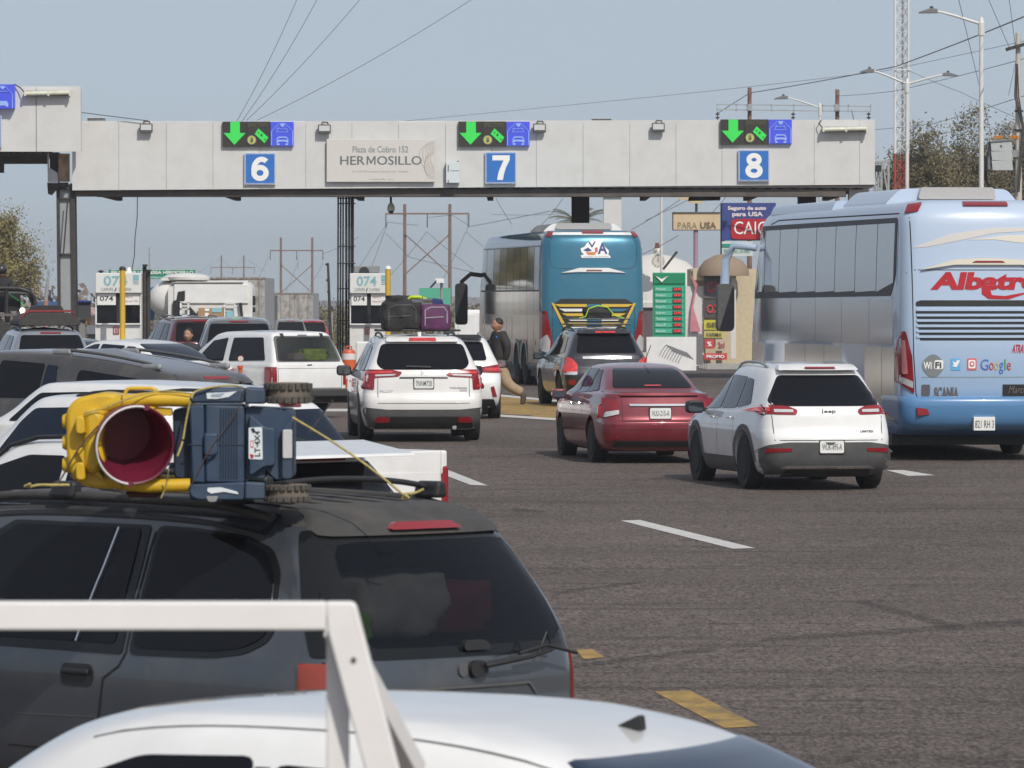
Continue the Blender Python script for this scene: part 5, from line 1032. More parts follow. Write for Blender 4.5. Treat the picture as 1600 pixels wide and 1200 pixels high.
v.mir('tail_light', [(-.92, 1.00), (-.42, .99), (-.40, 1.05), (-.52, 1.10), (-.88, 1.12)], m=REDL, off=.012, r=.03, cell=.06); v.mir('light_bar', [(-.70, 1.02), (-.46, 1.02), (-.46, 1.055), (-.70, 1.06)], m=CLEAR, off=.02, r=.01, skirt=.01); v.mir('lit_element', [(-.87, 1.03), (-.74, 1.03), (-.74, 1.08), (-.87, 1.08)], m=REDLIT, off=.02, r=.01, skirt=.01)
v.patch('bumper_trim', [(-.90, .22), (.90, .22), (.93, .50), (.80, .60), (.55, .635), (-.55, .635), (-.80, .60), (-.93, .50)], m=GREYPL, off=.014, r=.04); v.mir('reflector', [(-.82, .50), (-.50, .52), (-.50, .56), (-.80, .56)], m=REDL, off=.022, r=.01); v.plate(0.02, .575, 'WUK-895-A', .32, .16)
v.patch('bumper_chrome', [(-.62, .30), (.62, .30), (.56, .32), (-.56, .32)], m=CHROME, off=.03, r=.01); v.patch('lower_diffuser', [(-.6, .2), (.6, .2), (.55, .29), (-.55, .29)], m=BLACK, off=.03, r=.01)
v.text('Jeep', -.10, 1.0, .10, 1.06, BLACK, bold=.02, name='emblem'); v.text('LIMITED', .42, .76, .60, .785, INK, bold=.02); v.line([(-.74, 1.08), (-.72, .66), (.72, .66), (.74, 1.08)], w=.009)
v.mirror(3.15, 1.04, BLACK, w=.24, h=.17); v.rails(.56, .95, 2.9, 1.6, STEEL, .045); v.handles([(1.62, .93), (2.55, .92)], WHITE)
for sd in (-1, 1):
    for y in (1.47, 2.33): v.line([(y, .38), (y, 1.04)], 'x', sd, .009)
    v.patch('sill_trim', [(1.42, .24), (3.2, .24), (3.2, .42), (1.42, .42)], 'x', sd, m=GREYPL, off=.012, r=.02)
    for yw_ in (.95, 3.66):
        arc = [(yw_ + .47 * math.cos(a), .37 + .45 * math.sin(a)) for a in [math.pi * i / 14 for i in range(15)]]; v.line(arc, 'x', sd, .075, GREYPL, 'arch_trim', .012)
# --- dark suv behind the maroon sedan ----------------------------------------------------------------
L, W, H = 4.45, 1.78, 1.62; DG = paint('dark_slate_paint', (.024, .025, .033), .12)
v = Vehicle('compact_suv', 'dark slate suv with a black bag on its roof rack before the teal bus', 'suv', 949, 117, 8, suv_levels(L, W, H, .36, 1.02), DG, L, arch=.06, archz=1.1, wheels=(.9, 3.5), R=.35, bow=.08)
side_windows(v, [[(.62, 1.1), (1.35, 1.06), (1.35, 1.44), (.92, 1.42)], [(1.4, 1.06), (2.2, 1.04), (2.2, 1.46), (1.4, 1.45)], [(2.26, 1.04), (3.1, 1.03), (2.7, 1.32), (2.26, 1.46)]])
v.patch('rear_window', [(-.62, 1.10), (.62, 1.10), (.54, 1.45), (-.54, 1.45)], m=GLASS, r=.06); v.patch('spoiler', [(-.55, 1.46), (.55, 1.46), (.5, 1.53), (-.5, 1.53)], m=DG, off=.08, r=.02, skirt=.12); v.patch('brake_light', [(-.2, 1.47), (.2, 1.47), (.2, 1.50), (-.2, 1.50)], m=REDLIT, off=.095, r=0)
v.patch('chrome_strip', [(-.5, .98), (.5, .98), (.5, 1.03), (-.5, 1.03)], m=CHROME, off=.02, r=.01); v.mir('tail_light', [(-.88, .70), (-.62, .70), (-.60, .86), (-.72, 1.0), (-.88, 1.02)], m=REDLIT, off=.012, r=.04, cell=.06); v.mir('reverse_lens', [(-.86, .66), (-.62, .66), (-.62, .72), (-.86, .72)], m=CLEAR, off=.015, r=.01)
v.patch('bumper_trim', [(-.78, .22), (.78, .22), (.82, .44), (-.82, .44)], m=BLACK, off=.012, r=.02); v.mir('reflector', [(-.78, .46), (-.66, .46), (-.66, .56), (-.78, .56)], m=REDL, off=.012, r=.01); v.plate(0, .80); v.mirror(2.95, 1.02, BLACK); v.rails(.56, .9, 2.9, 1.6, BLACK); v.handles([(1.5, .9), (2.4, .9)], DG)
for sd in (-1, 1):
    for y in (1.38, 2.23): v.line([(y, .38), (y, 1.03)], 'x', sd, .009)
bk = thing('roof_basket', 'black tubular cargo rack on the dark slate suv', 'roof rack', on(v, 0, 1.4, 1.68), math.radians(8))
for z_ in (.0, .11):
    M().tube([(-.6, -.55, z_), (.6, -.55, z_), (.6, .7, z_), (-.6, .7, z_), (-.6, -.55, z_)], .018, 6).build('rail', BLACK, bk)
for k in range(7): M().tube([(-.6 + k * .2, -.55, 0), (-.6 + k * .2, .7, 0)], .012, 5).build('slat', BLACK, bk)
soft_bag('travel_bag', 'black travel bag with green cord on the rack of the dark slate suv', 'bag', on(v, -.02, 1.2, 1.80), math.radians(8), .55, .5, .24, BAGK, None, 31, .06)
tag(M().tube([on(v, -.5, 1.0, 1.78), on(v, -.3, .95, 1.84), on(v, -.24, .95, 2.0), on(v, -.05, .95, 2.06), on(v, .15, .95, 2.03), on(v, .30, .95, 1.86), on(v, .5, .95, 1.80)], .014, 6).build('lashing_cord', mat('lime_cord', (.35, .6, .05), .6)), 'lime green cord over the bag on the dark slate suv', 'cord')
# --- generic simpler cars in the left queue -------------------------------------------------------------
def simple_suv(lab, px, d, yaw, L, W, H, m, group=None, nose=.86, wm=GLASS, belt=None, rake=.36, rails=None, name='suv', wiper=True, cut=False):
    b_ = belt or H * .635
    v = Vehicle(name, lab, 'suv', px, d, yaw, suv_levels(L, W, H, rake, b_, nose), m, L, arch=.06, archz=b_, wheels=(.95, L - 1.0), R=.36, cut=cut, bow=.07, group=group); t_ = H - .16
    side_windows(v, [[(.55, b_ + .07), (1.25, b_ + .05), (1.25, t_), (.85, t_ - .02)], [(1.32, b_ + .05), (2.25, b_ + .03), (2.25, t_ + .02), (1.32, t_)], [(2.32, b_ + .03), (L - (1.45 if nose > .7 else 1.95) * nose, b_ + .02), (L - (1.85 if nose > .7 else 2.3) * nose, t_ - .14), (L - (2.15 if nose > .7 else 2.6) * nose, t_), (2.32, t_ + .02)]], m=wm)
    h = W / 2; v.patch('rear_window', [(-h + .24, b_ + .06), (h - .24, b_ + .06), (h - .33, t_ + .01), (-h + .33, t_ + .01)], m=wm, r=.06); v.patch('brake_light', [(-.2, t_ + .035), (.2, t_ + .035), (.2, t_ + .06), (-.2, t_ + .06)], m=REDL, off=.02, r=0)
    v.mir('tail_light', [(-h + .01, b_ - .32), (-h + .2, b_ - .32), (-h + .2, b_ - .02), (-h + .03, b_ - .02)], m=REDL, off=.012, r=.03); v.patch('bumper_trim', [(-h + .1, .24), (h - .1, .24), (h - .08, .42), (-h + .08, .42)], m=BLACK, off=.012, r=.02); v.plate(0, b_ - .25)
    v.mirror(L - 1.7 * nose, b_ + .03, BLACK); 
    if rails: v.rails(h - .38, .9, L - 1.9, H, rails)
    v.handles([(1.5, b_ - .14), (2.5, b_ - .14)], m)
    for sd in (-1, 1):
        for y in (1.28, 2.28): v.line([(y, .38), (y, b_)], 'x', sd, .009)
    return v
def simple_sedan(lab, px, d, yaw, L, W, H, m, wm=GLASS, group=None, wheels_cut=False, q=1):
    v = Vehicle('sedan', lab, 'sedan', px, d, yaw, sedan_levels(L, W, H, 1.0, .5), m, L, arch=.07, archz=1.05, wheels=(.95, L - .9), R=.315, cut=wheels_cut, bow=.09, taper=.08, group=group, q=q); h = W / 2
    side_windows(v, [[(.95, 1.03), (1.58, 1.0), (1.58, H - .13), (1.35, H - .14)], [(1.64, 1.0), (2.35, .98), (2.35, H - .09), (1.64, H - .12)], [(2.42, .98), (3.45, .98), (2.95, H - .20), (2.6, H - .10), (2.42, H - .09)]], m=wm)
    v.patch('rear_window', [(-h + .27, 1.07), (h - .27, 1.07), (h - .38, H - .085), (-h + .38, H - .085)], m=wm, r=.07, cell=.06); v.mir('tail_light', [(-h + .01, .70), (-h + .32, .72), (-h + .32, .9), (-h + .03, .94)], m=REDL, off=.012, r=.03)
    v.plate(0, .78); v.mirror(3.05, .98, m, w=.2, h=.14); v.handles([(1.72, .86), (2.5, .86)], m)
    for sd in (-1, 1):
        for y in (1.61, 2.38): v.line([(y, .35), (y, 1.0)], 'x', sd, .009)
    return v
v = simple_sedan('white sedan roof with blue tinted rear glass just left of the boxy white suv', 322, 108, 42, 4.6, 1.82, 1.47, WHITE, TINT)
v = simple_sedan('black sedan roof peeping behind the white sedan under the left booth', 192, 116, 42, 4.5, 1.78, 1.43, paint('black_paint', (.015, .015, .017), .1))
v = simple_suv('grey suv with black rear glass directly behind the boxy white suv', 374, 123, 4, 4.7, 1.88, 1.80, paint('grey_paint', (.13, .135, .14), .2), belt=1.12)
v = simple_suv('maroon suv half hidden behind the grey suv and the man', 320, 132, 14, 4.5, 1.8, 1.76, paint('wine_paint', (.10, .01, .016), .15), rails=STEEL)
v = simple_suv('khaki grey suv far down the lane beyond the booths', 455, 285, 6, 4.5, 1.85, 1.95, paint('khaki_paint', (.22, .21, .16), .2))
v = simple_suv('red minivan far down the lane with its tail lamps glowing', 489, 292, 6, 4.6, 1.85, 1.95, paint('far_red_paint', (.35, .02, .02), .1)); v.patch('light_strip', [(-.9, .95), (.9, .95), (.9, 1.12), (-.9, 1.12)], m=REDLIT, off=.03, r=0)
SILV = paint('silver_blue_paint', (.26, .28, .32), .15)
v = simple_suv('silver suv with open cargo carrier on its roof at the left edge', 83, 112, 12, 4.6, 1.8, 1.66, SILV, belt=1.1, rails=STEEL)
rb_ = thing('roof_box', 'black and dark red soft cargo carrier on the silver suv roof', 'cargo carrier', on(v, .02, 1.2, 1.69), math.radians(12))
o = M().prism(corner([(-.62, 0), (.62, 0), (.60, .10), (.42, .26), (-.38, .26), (-.60, .12)], .08, 4), -.5, .8).build('lower_shell', mat('carrier_black', (.035, .033, .03), .7, noise=.25), rb_, smooth=40, bevel=.03)
M().prism(corner([(-.30, .25), (.34, .25), (.26, .40), (-.22, .40)], .05, 4), -.3, .6).build('upper_bundle', BAGK, rb_, smooth=40, bevel=.03); M().prism(corner([(-.58, .13), (-.40, .27), (.44, .27), (.60, .1), (.44, .31), (-.42, .31)], .01, 2), -.46, -.3).build('red_piping', mat('dark_red', (.20, .015, .02), .6), rb_)
# --- dark grey full size suv ---------------------------------------------------------------------------
L, W, H = 5.6, 2.0, 1.90; h = W / 2; DGR = paint('dark_warm_grey_paint', (.062, .058, .056), .45)
lev = suv_levels(L, W, H, .46, 1.22, .70)
v = Vehicle('large_suv', 'dark grey full size suv with roof rails, long roof across the left side', 'suv', 378, 71.5, 50, lev, DGR, L, arch=.27, archz=1.15, archc=.60, wheels=(1.1, 4.1), R=.4, cut=False, bow=.05, q=2)
v.both('side_window', [(.75, 1.24), (2.05, 1.28), (2.05, 1.64), (1.02, 1.53)], m=GLASS, off=.008, r=.07); v.both('side_window', [(2.35, 1.28), (2.62, 1.28), (2.62, 1.70), (2.42, 1.68)], m=TINT, off=.008); v.both('side_window', [(2.66, 1.28), (3.55, 1.28), (3.45, 1.75), (2.66, 1.71)], m=GLASS, off=.008); v.both('side_window', [(3.68, 1.28), (4.7, 1.26), (4.3, 1.5), (3.95, 1.70), (3.68, 1.74)], m=TINT, off=.008)
v.patch('rear_window', [(-.74, 1.17), (.74, 1.17), (.66, 1.44), (-.66, 1.44)], m=GLASS, r=.07); v.patch('brake_light', [(-.22, 1.515), (.22, 1.515), (.22, 1.545), (-.22, 1.545)], m=REDL, off=.03, r=0); v.patch('spoiler', [(-.66, 1.46), (.66, 1.46), (.62, 1.58), (-.62, 1.58)], m=DGR, off=.025, r=.03, skirt=.1)
for x in (-.4, .4): v.patch('glass_hinge', [(x - .03, 1.40), (x + .03, 1.40), (x + .03, 1.48), (x - .03, 1.48)], m=BLACK, off=.04, r=0)
v.mir('tail_light', [(-.99, .8), (-.85, .8), (-.84, 1.2), (-.97, 1.2)], m=REDL, off=.012, r=.03); v.plate(0, .95); v.mirror(3.9, 1.25, BLACK); v.handles([(2.5, 1.08), (3.6, 1.08)], BLACK)
for sd in (-1, 1):
    pts = []
    for i in range(13):
        y = .95 + 1.55 * i / 12; hh, _ = v.cast('z', 1, sd * .62, y); pts.append((sd * .62, y, hh.z + .05))
    M().tube(pts, .02, 8).build('roof_rail', GREYPL, v.root, smooth=60)
    for y in (.95, 2.5):
        hh, _ = v.cast('z', 1, sd * .62, y); M().box(sd * .62 - .035, y - .16, hh.z - .02, sd * .62 + .035, y + .16, hh.z + .06).build('rail_foot', STEEL, v.root, bevel=.03)
# --- white vehicles stacked behind the minivan ----------------------------------------------------------
v = simple_suv('white hatchback roof between the dark grey full size suv and the yellow toy', 425, 68, 50, 4.7, 1.8, 1.58, WHITE, belt=1.06, name='hatchback', nose=.58)
v = simple_suv('white compact suv with black roof rail behind the yellow toy', 492, 56, 50, 4.6, 1.82, 1.72, WHITE, belt=1.10, rails=BLACK, name='compact_suv', wm=TINT, nose=.55)
# white pickup whose tailgate corner shows
def pickup(lab, px, d, yaw, m, L=5.3, W=1.86, H=1.78, lamp=REDL, group=None, cutw=False):
    h = W / 2; lev = lv(L, [(.42, .05, .25, h - .06, .06, .15), (.50, .0, .05, h, .06, .2), (.90, .0, .0, h, .06, .25), (1.10, .0, .2, h - .01, .06, .25)])
    v = Vehicle('pickup_truck', lab, 'pickup', px, d, yaw, lev, m, L, wheels=(1.1, L - 1.0), R=.38, cut=cutw, taper=.04, bow=.01, crown=.0, group=group, cav=None)
    M().box(-h + .06, .06, 1.06, h - .06, 1.85, 1.11).build('bed_floor', BLACK, v.root)
    for sd in (-1, 1): M().box(sd * h, .0, 1.08, sd * (h - .07), 1.95, 1.30).build('bed_side', m, v.root, bevel=.02)
    M().box(-h + .075, .0, 1.08, h - .075, .06, 1.30).build('tailgate', m, v.root, bevel=.015)
    cab = Vehicle.__new__(Vehicle); cab.__dict__.update(v.__dict__)
    lev2 = lv(L, [(1.08, 1.98, 1.15, h - .02, .1, .3), (1.18, 2.0, 1.35, h - .06, .1, .25), (1.45, 2.07, 1.72, h - .13, .1, .2), (1.68, 2.15, 2.05, h - .20, .1, .15), (H - .03, 2.24, 2.22, h - .27, .1, .15)])
    rows = catmull([list(r) for r in lev2], 3); vs = []; fs = []
    for r in rows: p = perim(r[1], r[2], r[3], r[4], r[5], .03, .03); n = len(p); vs += [(x, y, r[0]) for x, y in p]
    for i in range(len(rows) - 1):
        for j in range(n): fs.append((i * n + j, i * n + (j + 1) % n, (i + 1) * n + (j + 1) % n, (i + 1) * n + j))
    fs.append(tuple(range(len(vs) - n, len(vs)))); meshobj('cab', vs, fs, m, v.root, smooth=40); cab.bvh = BVHTree.FromPolygons(vs, fs)
    cab.both('side_window', [(2.2, 1.2), (2.85, 1.2), (2.85, 1.64), (2.3, 1.64)], m=GLASS); cab.both('side_window', [(2.92, 1.2), (3.75, 1.2), (3.3, 1.6), (2.92, 1.64)], m=GLASS); cab.patch('rear_window', [(-.6, 1.22), (.6, 1.22), (.54, 1.62), (-.54, 1.62)], m=GLASS)
    for sd in (-1, 1): M().box(sd * (h + .008), -.012, .80, sd * (h - .06), .06, 1.16).build('tail_light', lamp, v.root, bevel=.02)
    M().box(-h + .05, -.16, .46, h - .05, .0, .62).build('rear_bumper', CHROME, v.root, bevel=.03); v.plate(0, .55); v.mirror(3.8, 1.2, BLACK); return v
v = pickup('white pickup truck, its tailgate corner and red lamp right of the spoiler', 575, 52, 40, WHITE)
# white suv with the spoiler
L, W, H = 4.8, 1.84, 1.72; lev = suv_levels(L, W, H, .40, 1.10, .70); BLUEW = mat('blue_reflecting_glass', (.02, .05, .11), .06, spec=.6)
v = Vehicle('compact_suv', 'white suv with long roof spoiler directly behind the dark minivan', 'suv', 556, 42.5, 48, lev, WHITE, L, arch=.05, archz=1.15, wheels=(.95, 3.55), R=.36, cut=False, bow=.06, q=2)
side_windows(v, [[(.60, 1.18), (1.25, 1.15), (1.25, 1.54), (.95, 1.53)], [(1.34, 1.15), (2.3, 1.13), (2.3, 1.58), (1.34, 1.55)], [(2.38, 1.13), (3.7, 1.12), (3.2, 1.46), (2.8, 1.57), (2.38, 1.57)]])
v.patch('rear_window', [(-.66, 1.16), (.66, 1.16), (.60, 1.54), (-.60, 1.54)], m=GLASS, r=.05); v.mir('pillar_trim', [(-.84, 1.14), (-.70, 1.14), (-.62, 1.54), (-.69, 1.54)], m=BLUEW, off=.012, r=.02)
M().prism([(.0, 1.585), (.02, 1.61), (.55, 1.70), (.60, 1.66)], -.66, .66, 'x').build('spoiler', WHITE, v.root, bevel=.012); v.patch('brake_light', [(-.25, 1.545), (.25, 1.545), (.25, 1.57), (-.25, 1.57)], m=REDL, off=.03, r=0)
v.rails(.60, .85, 3.4, 1.7, BLACK, .05); v.patch('antenna_fin', [(-.035, .78), (.035, .78), (.035, .95), (-.035, .95)], 'z', m=BLACK, off=.06, r=.02, cell=1, skirt=.07); v.mir('tail_light', [(-.91, .8), (-.7, .8), (-.7, 1.08), (-.89, 1.08)], m=REDL, off=.012); v.plate(0, .85); v.mirror(3.6, 1.1, BLACK)
v.patch('sunroof', [(-.42, 1.3), (.42, 1.3), (.42, 2.4), (-.42, 2.4)], 'z', m=GLASS, off=.006, r=.05)
# ------------------------------------------------------------------ coaches
def bus_levels(L, W, H, low=.38):
    h = W / 2
    return lv(L, [(low, .55, .6, h - .03, .08, .4), (low + .10, .30, .4, h - .01, .12, .5), (.62, .12, .2, h, .16, .6), (.80, .06, .1, h, .18, .7), (1.05, .03, .05, h, .2, .75), (1.6, .0, .0, h, .2, .8), (2.3, .01, .15, h, .2, .8), (2.9, .04, .4, h - .01, .2, .8),
        (H - .40, .09, .7, h - .03, .22, .7), (H - .20, .15, .9, h - .07, .24, .6), (H - .08, .25, 1.1, h - .15, .25, .6), (H - .02, .40, 1.3, h - .32, .25, .5)])
TEAL = paint('teal_paint', (.022, .16, .25), .10); SILV2 = mat('polished_steel_panel', (.62, .58, .52), .17, .9, noise=.08, nscale=1.2, bump=.05, bscale=.8); MIRG = mat('mirror_tinted_glass', (.19, .205, .225), .05, .9)
L, W, H = 12.8, 2.6, 3.84
v = Vehicle('coach_bus', 'teal coach bus with mirrored left side and yellow striped engine grille', 'bus', 927, 141, 7.6, bus_levels(L, W, H), TEAL, L, wheels=(3.05, 4.45, 10.1), R=.5, bow=.13, taper=.04)
v.both('steel_side_panel', [(.32, .55), (12.1, .55), (12.1, 1.72), (.32, 1.72)], m=SILV2, off=.006, cell=.5, r=.05) if 0 else None
v.zm = [(0, 0), (.68, .60), (.98, .80), (1.28, 1.40), (2.0, 2.14), (2.65, 2.85), (3.0, 3.17), (3.4, 3.62), (3.475, 3.70), (3.56, 3.80)]
for sd in (-1, 1): v.patch('steel_side', [(.42, 1.14), (12.0, 1.14), (12.0, 3.58), (.42, 3.58)], 'x', sd, m=SILV2, off=.004, r=.02, cell=.6); v.patch('lower_steel', [(.45, .56), (2.36, .56), (2.36, 1.13), (.45, 1.13)], 'x', sd, m=SILV2, off=.004, r=.02, cell=.4); v.patch('lower_steel', [(5.12, .56), (9.4, .56), (9.4, 1.13), (5.12, 1.13)], 'x', sd, m=SILV2, off=.004, r=.02, cell=.4); v.patch('black_window_band', [(.50, 2.30), (12.1, 2.30), (12.1, 3.46), (.50, 3.46)], 'x', sd, m=BLACK, off=.008, r=.05, cell=.6)
for sd in (-1,):
    ys_ = [.45, 1.35, 2.5, 3.75, 5.0, 6.3, 7.6, 8.9, 10.4, 11.9]
    for a, b in zip(ys_, ys_[1:]):
        v.patch('side_window', [(a + .05, 2.36), (b - .02, 2.36), (b - .02, 3.42), (a + .05, 3.42)], 'x', sd, m=MIRG, off=.012, r=.03, cell=.5)
        v.patch('side_panel', [(a + .01, 1.74), (b - .01, 1.74), (b - .01, 2.32), (a + .01, 2.32)], 'x', sd, m=mat('mirror_panel', (.42, .40, .38), .10, .85), off=.010, r=.02, cell=.5)
    for a, b in ((.40, 1.35), (1.38, 2.35), (5.2, 6.3), (6.33, 7.6), (7.63, 9.2), (10.8, 12.0)): v.patch('luggage_door', [(a + .04, .62), (b - .05, .62), (b - .05, 1.68), (a + .04, 1.68)], 'x', sd, m=SILV2, off=.014, r=.04, cell=.4)
    v.patch('wheel_panel', [(2.38, 1.12), (5.17, 1.12), (5.17, 1.70), (2.38, 1.70)], 'x', sd, m=SILV2, off=.010, r=.04, cell=.4); v.patch('roof_edge_panel', [(.4, 3.44), (12, 3.44), (12, 3.58), (.4, 3.58)], 'x', sd, m=MIRG, off=.008, r=.02, cell=.5)
    for a in (1.36, 2.37, 5.18, 6.31, 7.6): v.line([(a, .56), (a, 1.70)], 'x', sd, .05)
    v.line([(.45, 1.72), (12, 1.72)], 'x', sd, .03)
    for yw_ in (3.05, 4.45):
        arc = [(yw_ + .60 * math.cos(a), .5 + .60 * math.sin(a)) for a in [math.pi * i / 16 for i in range(17)]]; v.line(arc, 'x', sd, .09, mat('arch_cream', (.5, .46, .38), .5), 'arch_trim', .02)
    for a in (2.6, 3.8, 5.6, 1.0): v.patch('side_marker', [(a, 1.0), (a + .1, 1.0), (a + .1, 1.12), (a, 1.12)], 'x', sd, m=ORANGE, off=.02, r=.01)
v.both('black_surround', [(.30, .50), (.38, .50), (.38, 3.4), (.30, 3.4)], m=mat('dark_teal', (.015, .06, .10), .3), off=.009, r=0)
v.patch('upper_hatch_line', [(-.0, 3)], m=SEAM) if 0 else None
hat = corner([(-1.05, 2.68), (1.05, 2.68), (1.10, 3.43), (-1.10, 3.43)], .22, 5); v.line(hat + [hat[0]], w=.018, m=mat('teal_gap', (.01, .07, .11), .5))
v.patch('light_bar_trim', [(-1.08, 3.475), (1.08, 3.475), (1.02, 3.53), (-1.02, 3.53)], m=WHITE, off=.012, r=.01); v.patch('brake_light', [(-.26, 3.50), (.26, 3.50), (.26, 3.56), (-.26, 3.56)], m=REDL, off=.03, r=.02)
v.mir('marker_light', [(-1.14, 3.44), (-1.02, 3.42), (-.95, 3.54), (-1.06, 3.55)], m=REDL, off=.03, r=.02)
v.patch('spoiler_trim', [(-.80, 2.58), (-.40, 2.60), (.40, 2.60), (.80, 2.58), (.36, 2.70), (-.36, 2.70)], m=WHITE, off=.05, r=.01); v.patch('trim_light', [(-.20, 2.62), (.20, 2.62), (.18, 2.65), (-.18, 2.65)], m=mat('brown_lamp', (.25, .08, .05), .3), off=.06, r=.01)
# grille: black recess with coloured bars
v.patch('engine_grille', [(-.62, 1.28), (.62, 1.28), (1.0, 1.88), (.80, 2.0), (-.80, 2.0), (-1.0, 1.88)], m=BLACK, off=.006, r=.03)
YEL = mat('yellow_stripe', (.62, .42, .05), .4); 
for i, (z0, hw, m_) in enumerate(((1.83, .98, YEL), (1.72, .86, WHITE), (1.61, .80, YEL), (1.50, .72, WHITE), (1.39, .66, YEL), (1.29, .58, WHITE))):
    v.patch('grille_bar', [(-hw, z0 + .045), (-hw + .14, z0 - .02), (-.18, z0 - .02), (-.18, z0 + .045)], m=m_, off=.03, r=.01, cell=.2); v.patch('grille_bar', [(hw, z0 + .045), (.18, z0 + .045), (.18, z0 - .02), (hw - .14, z0 - .02)], m=m_ if i != 1 else TEAL, off=.03, r=.01, cell=.2); v.patch('grille_bar', [(-.17, z0 + .045), (-.17, z0 - .02), (.17, z0 - .02), (.17, z0 + .045)], m=TEAL, off=.028, r=0, cell=.2)
v.mir('yellow_stripe', [(-1.04, 1.90), (-.98, 1.90), (-.66, 1.30), (-.74, 1.30)], m=YEL, off=.032, r=.01)
v.mir('tail_light', [(-1.28, 1.02), (-1.08, .98), (-1.0, 1.10), (-1.14, 1.72), (-1.27, 1.70)], m=REDL, off=.02, r=.05); v.mir('reverse_lens', [(-1.26, 1.02), (-1.08, .98), (-1.06, 1.14), (-1.14, 1.22), (-1.26, 1.16)], m=CLEAR, off=.03, r=.05)
v.line([(-1.0, .68), (1.0, .68)], w=.015); v.line([(-1.02, 1.9), (-1.02, .70)], w=.012); v.line([(1.02, 1.9), (1.02, .70)], w=.012)
# sticker emblem
v.patch('emblem_backing', [(-.30, 2.97), (.42, 2.97), (.40, 3.03), (.36, 3.04), (.38, 3.13), (.28, 3.22), (.22, 3.34), (.02, 3.36), (-.10, 3.34), (-.16, 3.30), (-.22, 3.22), (-.32, 3.18), (-.30, 3.10), (-.24, 3.05), (-.32, 3.03)], m=WHITEP, off=.010, r=.01)
NV = mat('navy_emblem', (.04, .06, .22), .4); v.text('V', -.14, 3.20, .06, 3.33, NV, bold=.02, name='emblem_letter', off=.016); v.text('A', .10, 3.06, .34, 3.31, NV, bold=.03, name='emblem_letter', off=.017)
v.patch('emblem_shape', [(-.26, 3.14), (-.14, 3.20), (-.04, 3.13), (-.16, 3.11)], m=NV, off=.016, r=.01, skirt=.004); v.patch('emblem_hull', [(-.20, 3.10), (.06, 3.10), (.03, 3.04), (-.14, 3.04)], m=mat('orange_print', (.62, .20, .05), .5), off=.016, r=.01, skirt=.004); v.patch('emblem_rose', [(.03, 3.10), (.10, 3.10), (.10, 3.2), (.03, 3.2)], m=mat('pink_emblem', (.55, .12, .15), .5), off=.018, r=.02, skirt=.004); v.text('VIAJES ALVAREZ', -.27, 2.985, .38, 3.015, GREYINK, off=.016)
M().prism(corner([(-1.05, 3.78), (1.02, 3.78), (.78, 4.0), (-.80, 4.0)], .1, 4), 1.6, 4.2).build('roof_air_unit', WHITE, v.root, smooth=40); M().prism(corner([(-.72, 3.86), (.70, 3.86), (.66, 4.015), (-.68, 4.015)], .05, 3), 1.5, 4.0).build('air_unit_cover', mat('silver_cover', (.5, .48, .46), .3, .5), v.root, smooth=40)
for sd in (-1, 1):
    M().tube([(sd * 1.1, 12.2, 2.75), (sd * 1.45, 12.5, 2.80), (sd * 1.66, 12.7, 2.6), (sd * 1.68, 12.7, 2.3)], .06, 8).build('mirror_arm', BLACK, v.root, smooth=60); M().prism(corner([(sd * 1.68 - .16, 1.45), (sd * 1.68 + .16, 1.45), (sd * 1.68 + .16, 2.55), (sd * 1.68 - .16, 2.55)], .1, 4), 12.55, 12.75).build('mirror', BLACK, v.root, smooth=40)
M().box(-1.2, 1.5, .22, 1.2, 12, .45).build('underbody', BLACK, v.root); M().box(-1.15, .5, .25, 1.15, .56, .5).build('mud_flap', BLACK, v.root)
# --- pale blue coach -----------------------------------------------------------------------------------
SKYB = paint('pale_blue_paint', (.36, .50, .68), .08)
L, W, H = 12.4, 2.6, 3.88
m = MATS['pale_blue_paint']; n = m.node_tree; bs = n.nodes['Principled BSDF']     # lettered fade: deeper blue skirt, as painted on the coach
tcn = n.nodes.new('ShaderNodeTexCoord'); sp = n.nodes.new('ShaderNodeSeparateXYZ'); rp = n.nodes.new('ShaderNodeValToRGB'); mr = n.nodes.new('ShaderNodeMapRange'); mr.inputs['From Min'].default_value = .4; mr.inputs['From Max'].default_value = 3.8
e = rp.color_ramp.elements; e[0].position = 0; e[0].color = (.08, .19, .36, 1); e[1].position = 1; e[1].color = (.44, .53, .66, 1); k_ = e.new(.12); k_.color = (.10, .24, .45, 1); k_ = e.new(.20); k_.color = (.30, .43, .61, 1); k_ = e.new(.45); k_.color = (.39, .50, .66, 1)
n.links.new(tcn.outputs['Object'], sp.inputs[0]); n.links.new(sp.outputs[2], mr.inputs[0]); n.links.new(mr.outputs[0], rp.inputs[0]); n.links.new(rp.outputs[0], bs.inputs['Base Color'])
v = Vehicle('coach_bus', 'pale blue coach bus with red Albatros lettering at the right edge', 'bus', 1541, 85, 8.5, bus_levels(L, W, H, .40), SKYB, L, wheels=(3.3, 9.7), R=.5, bow=.15, taper=.04)
v.zm = [(0, 0), (.40, .46), (.535, 1.06), (.79, 1.42), (1.04, 1.74), (1.74, 2.34), (2.23, 2.65), (2.6, 2.93), (3.1, 3.32), (3.655, 3.76), (3.71, 3.82)]
REFG = mat('grey_reflecting_glass', (.42, .43, .45), .05, .85)
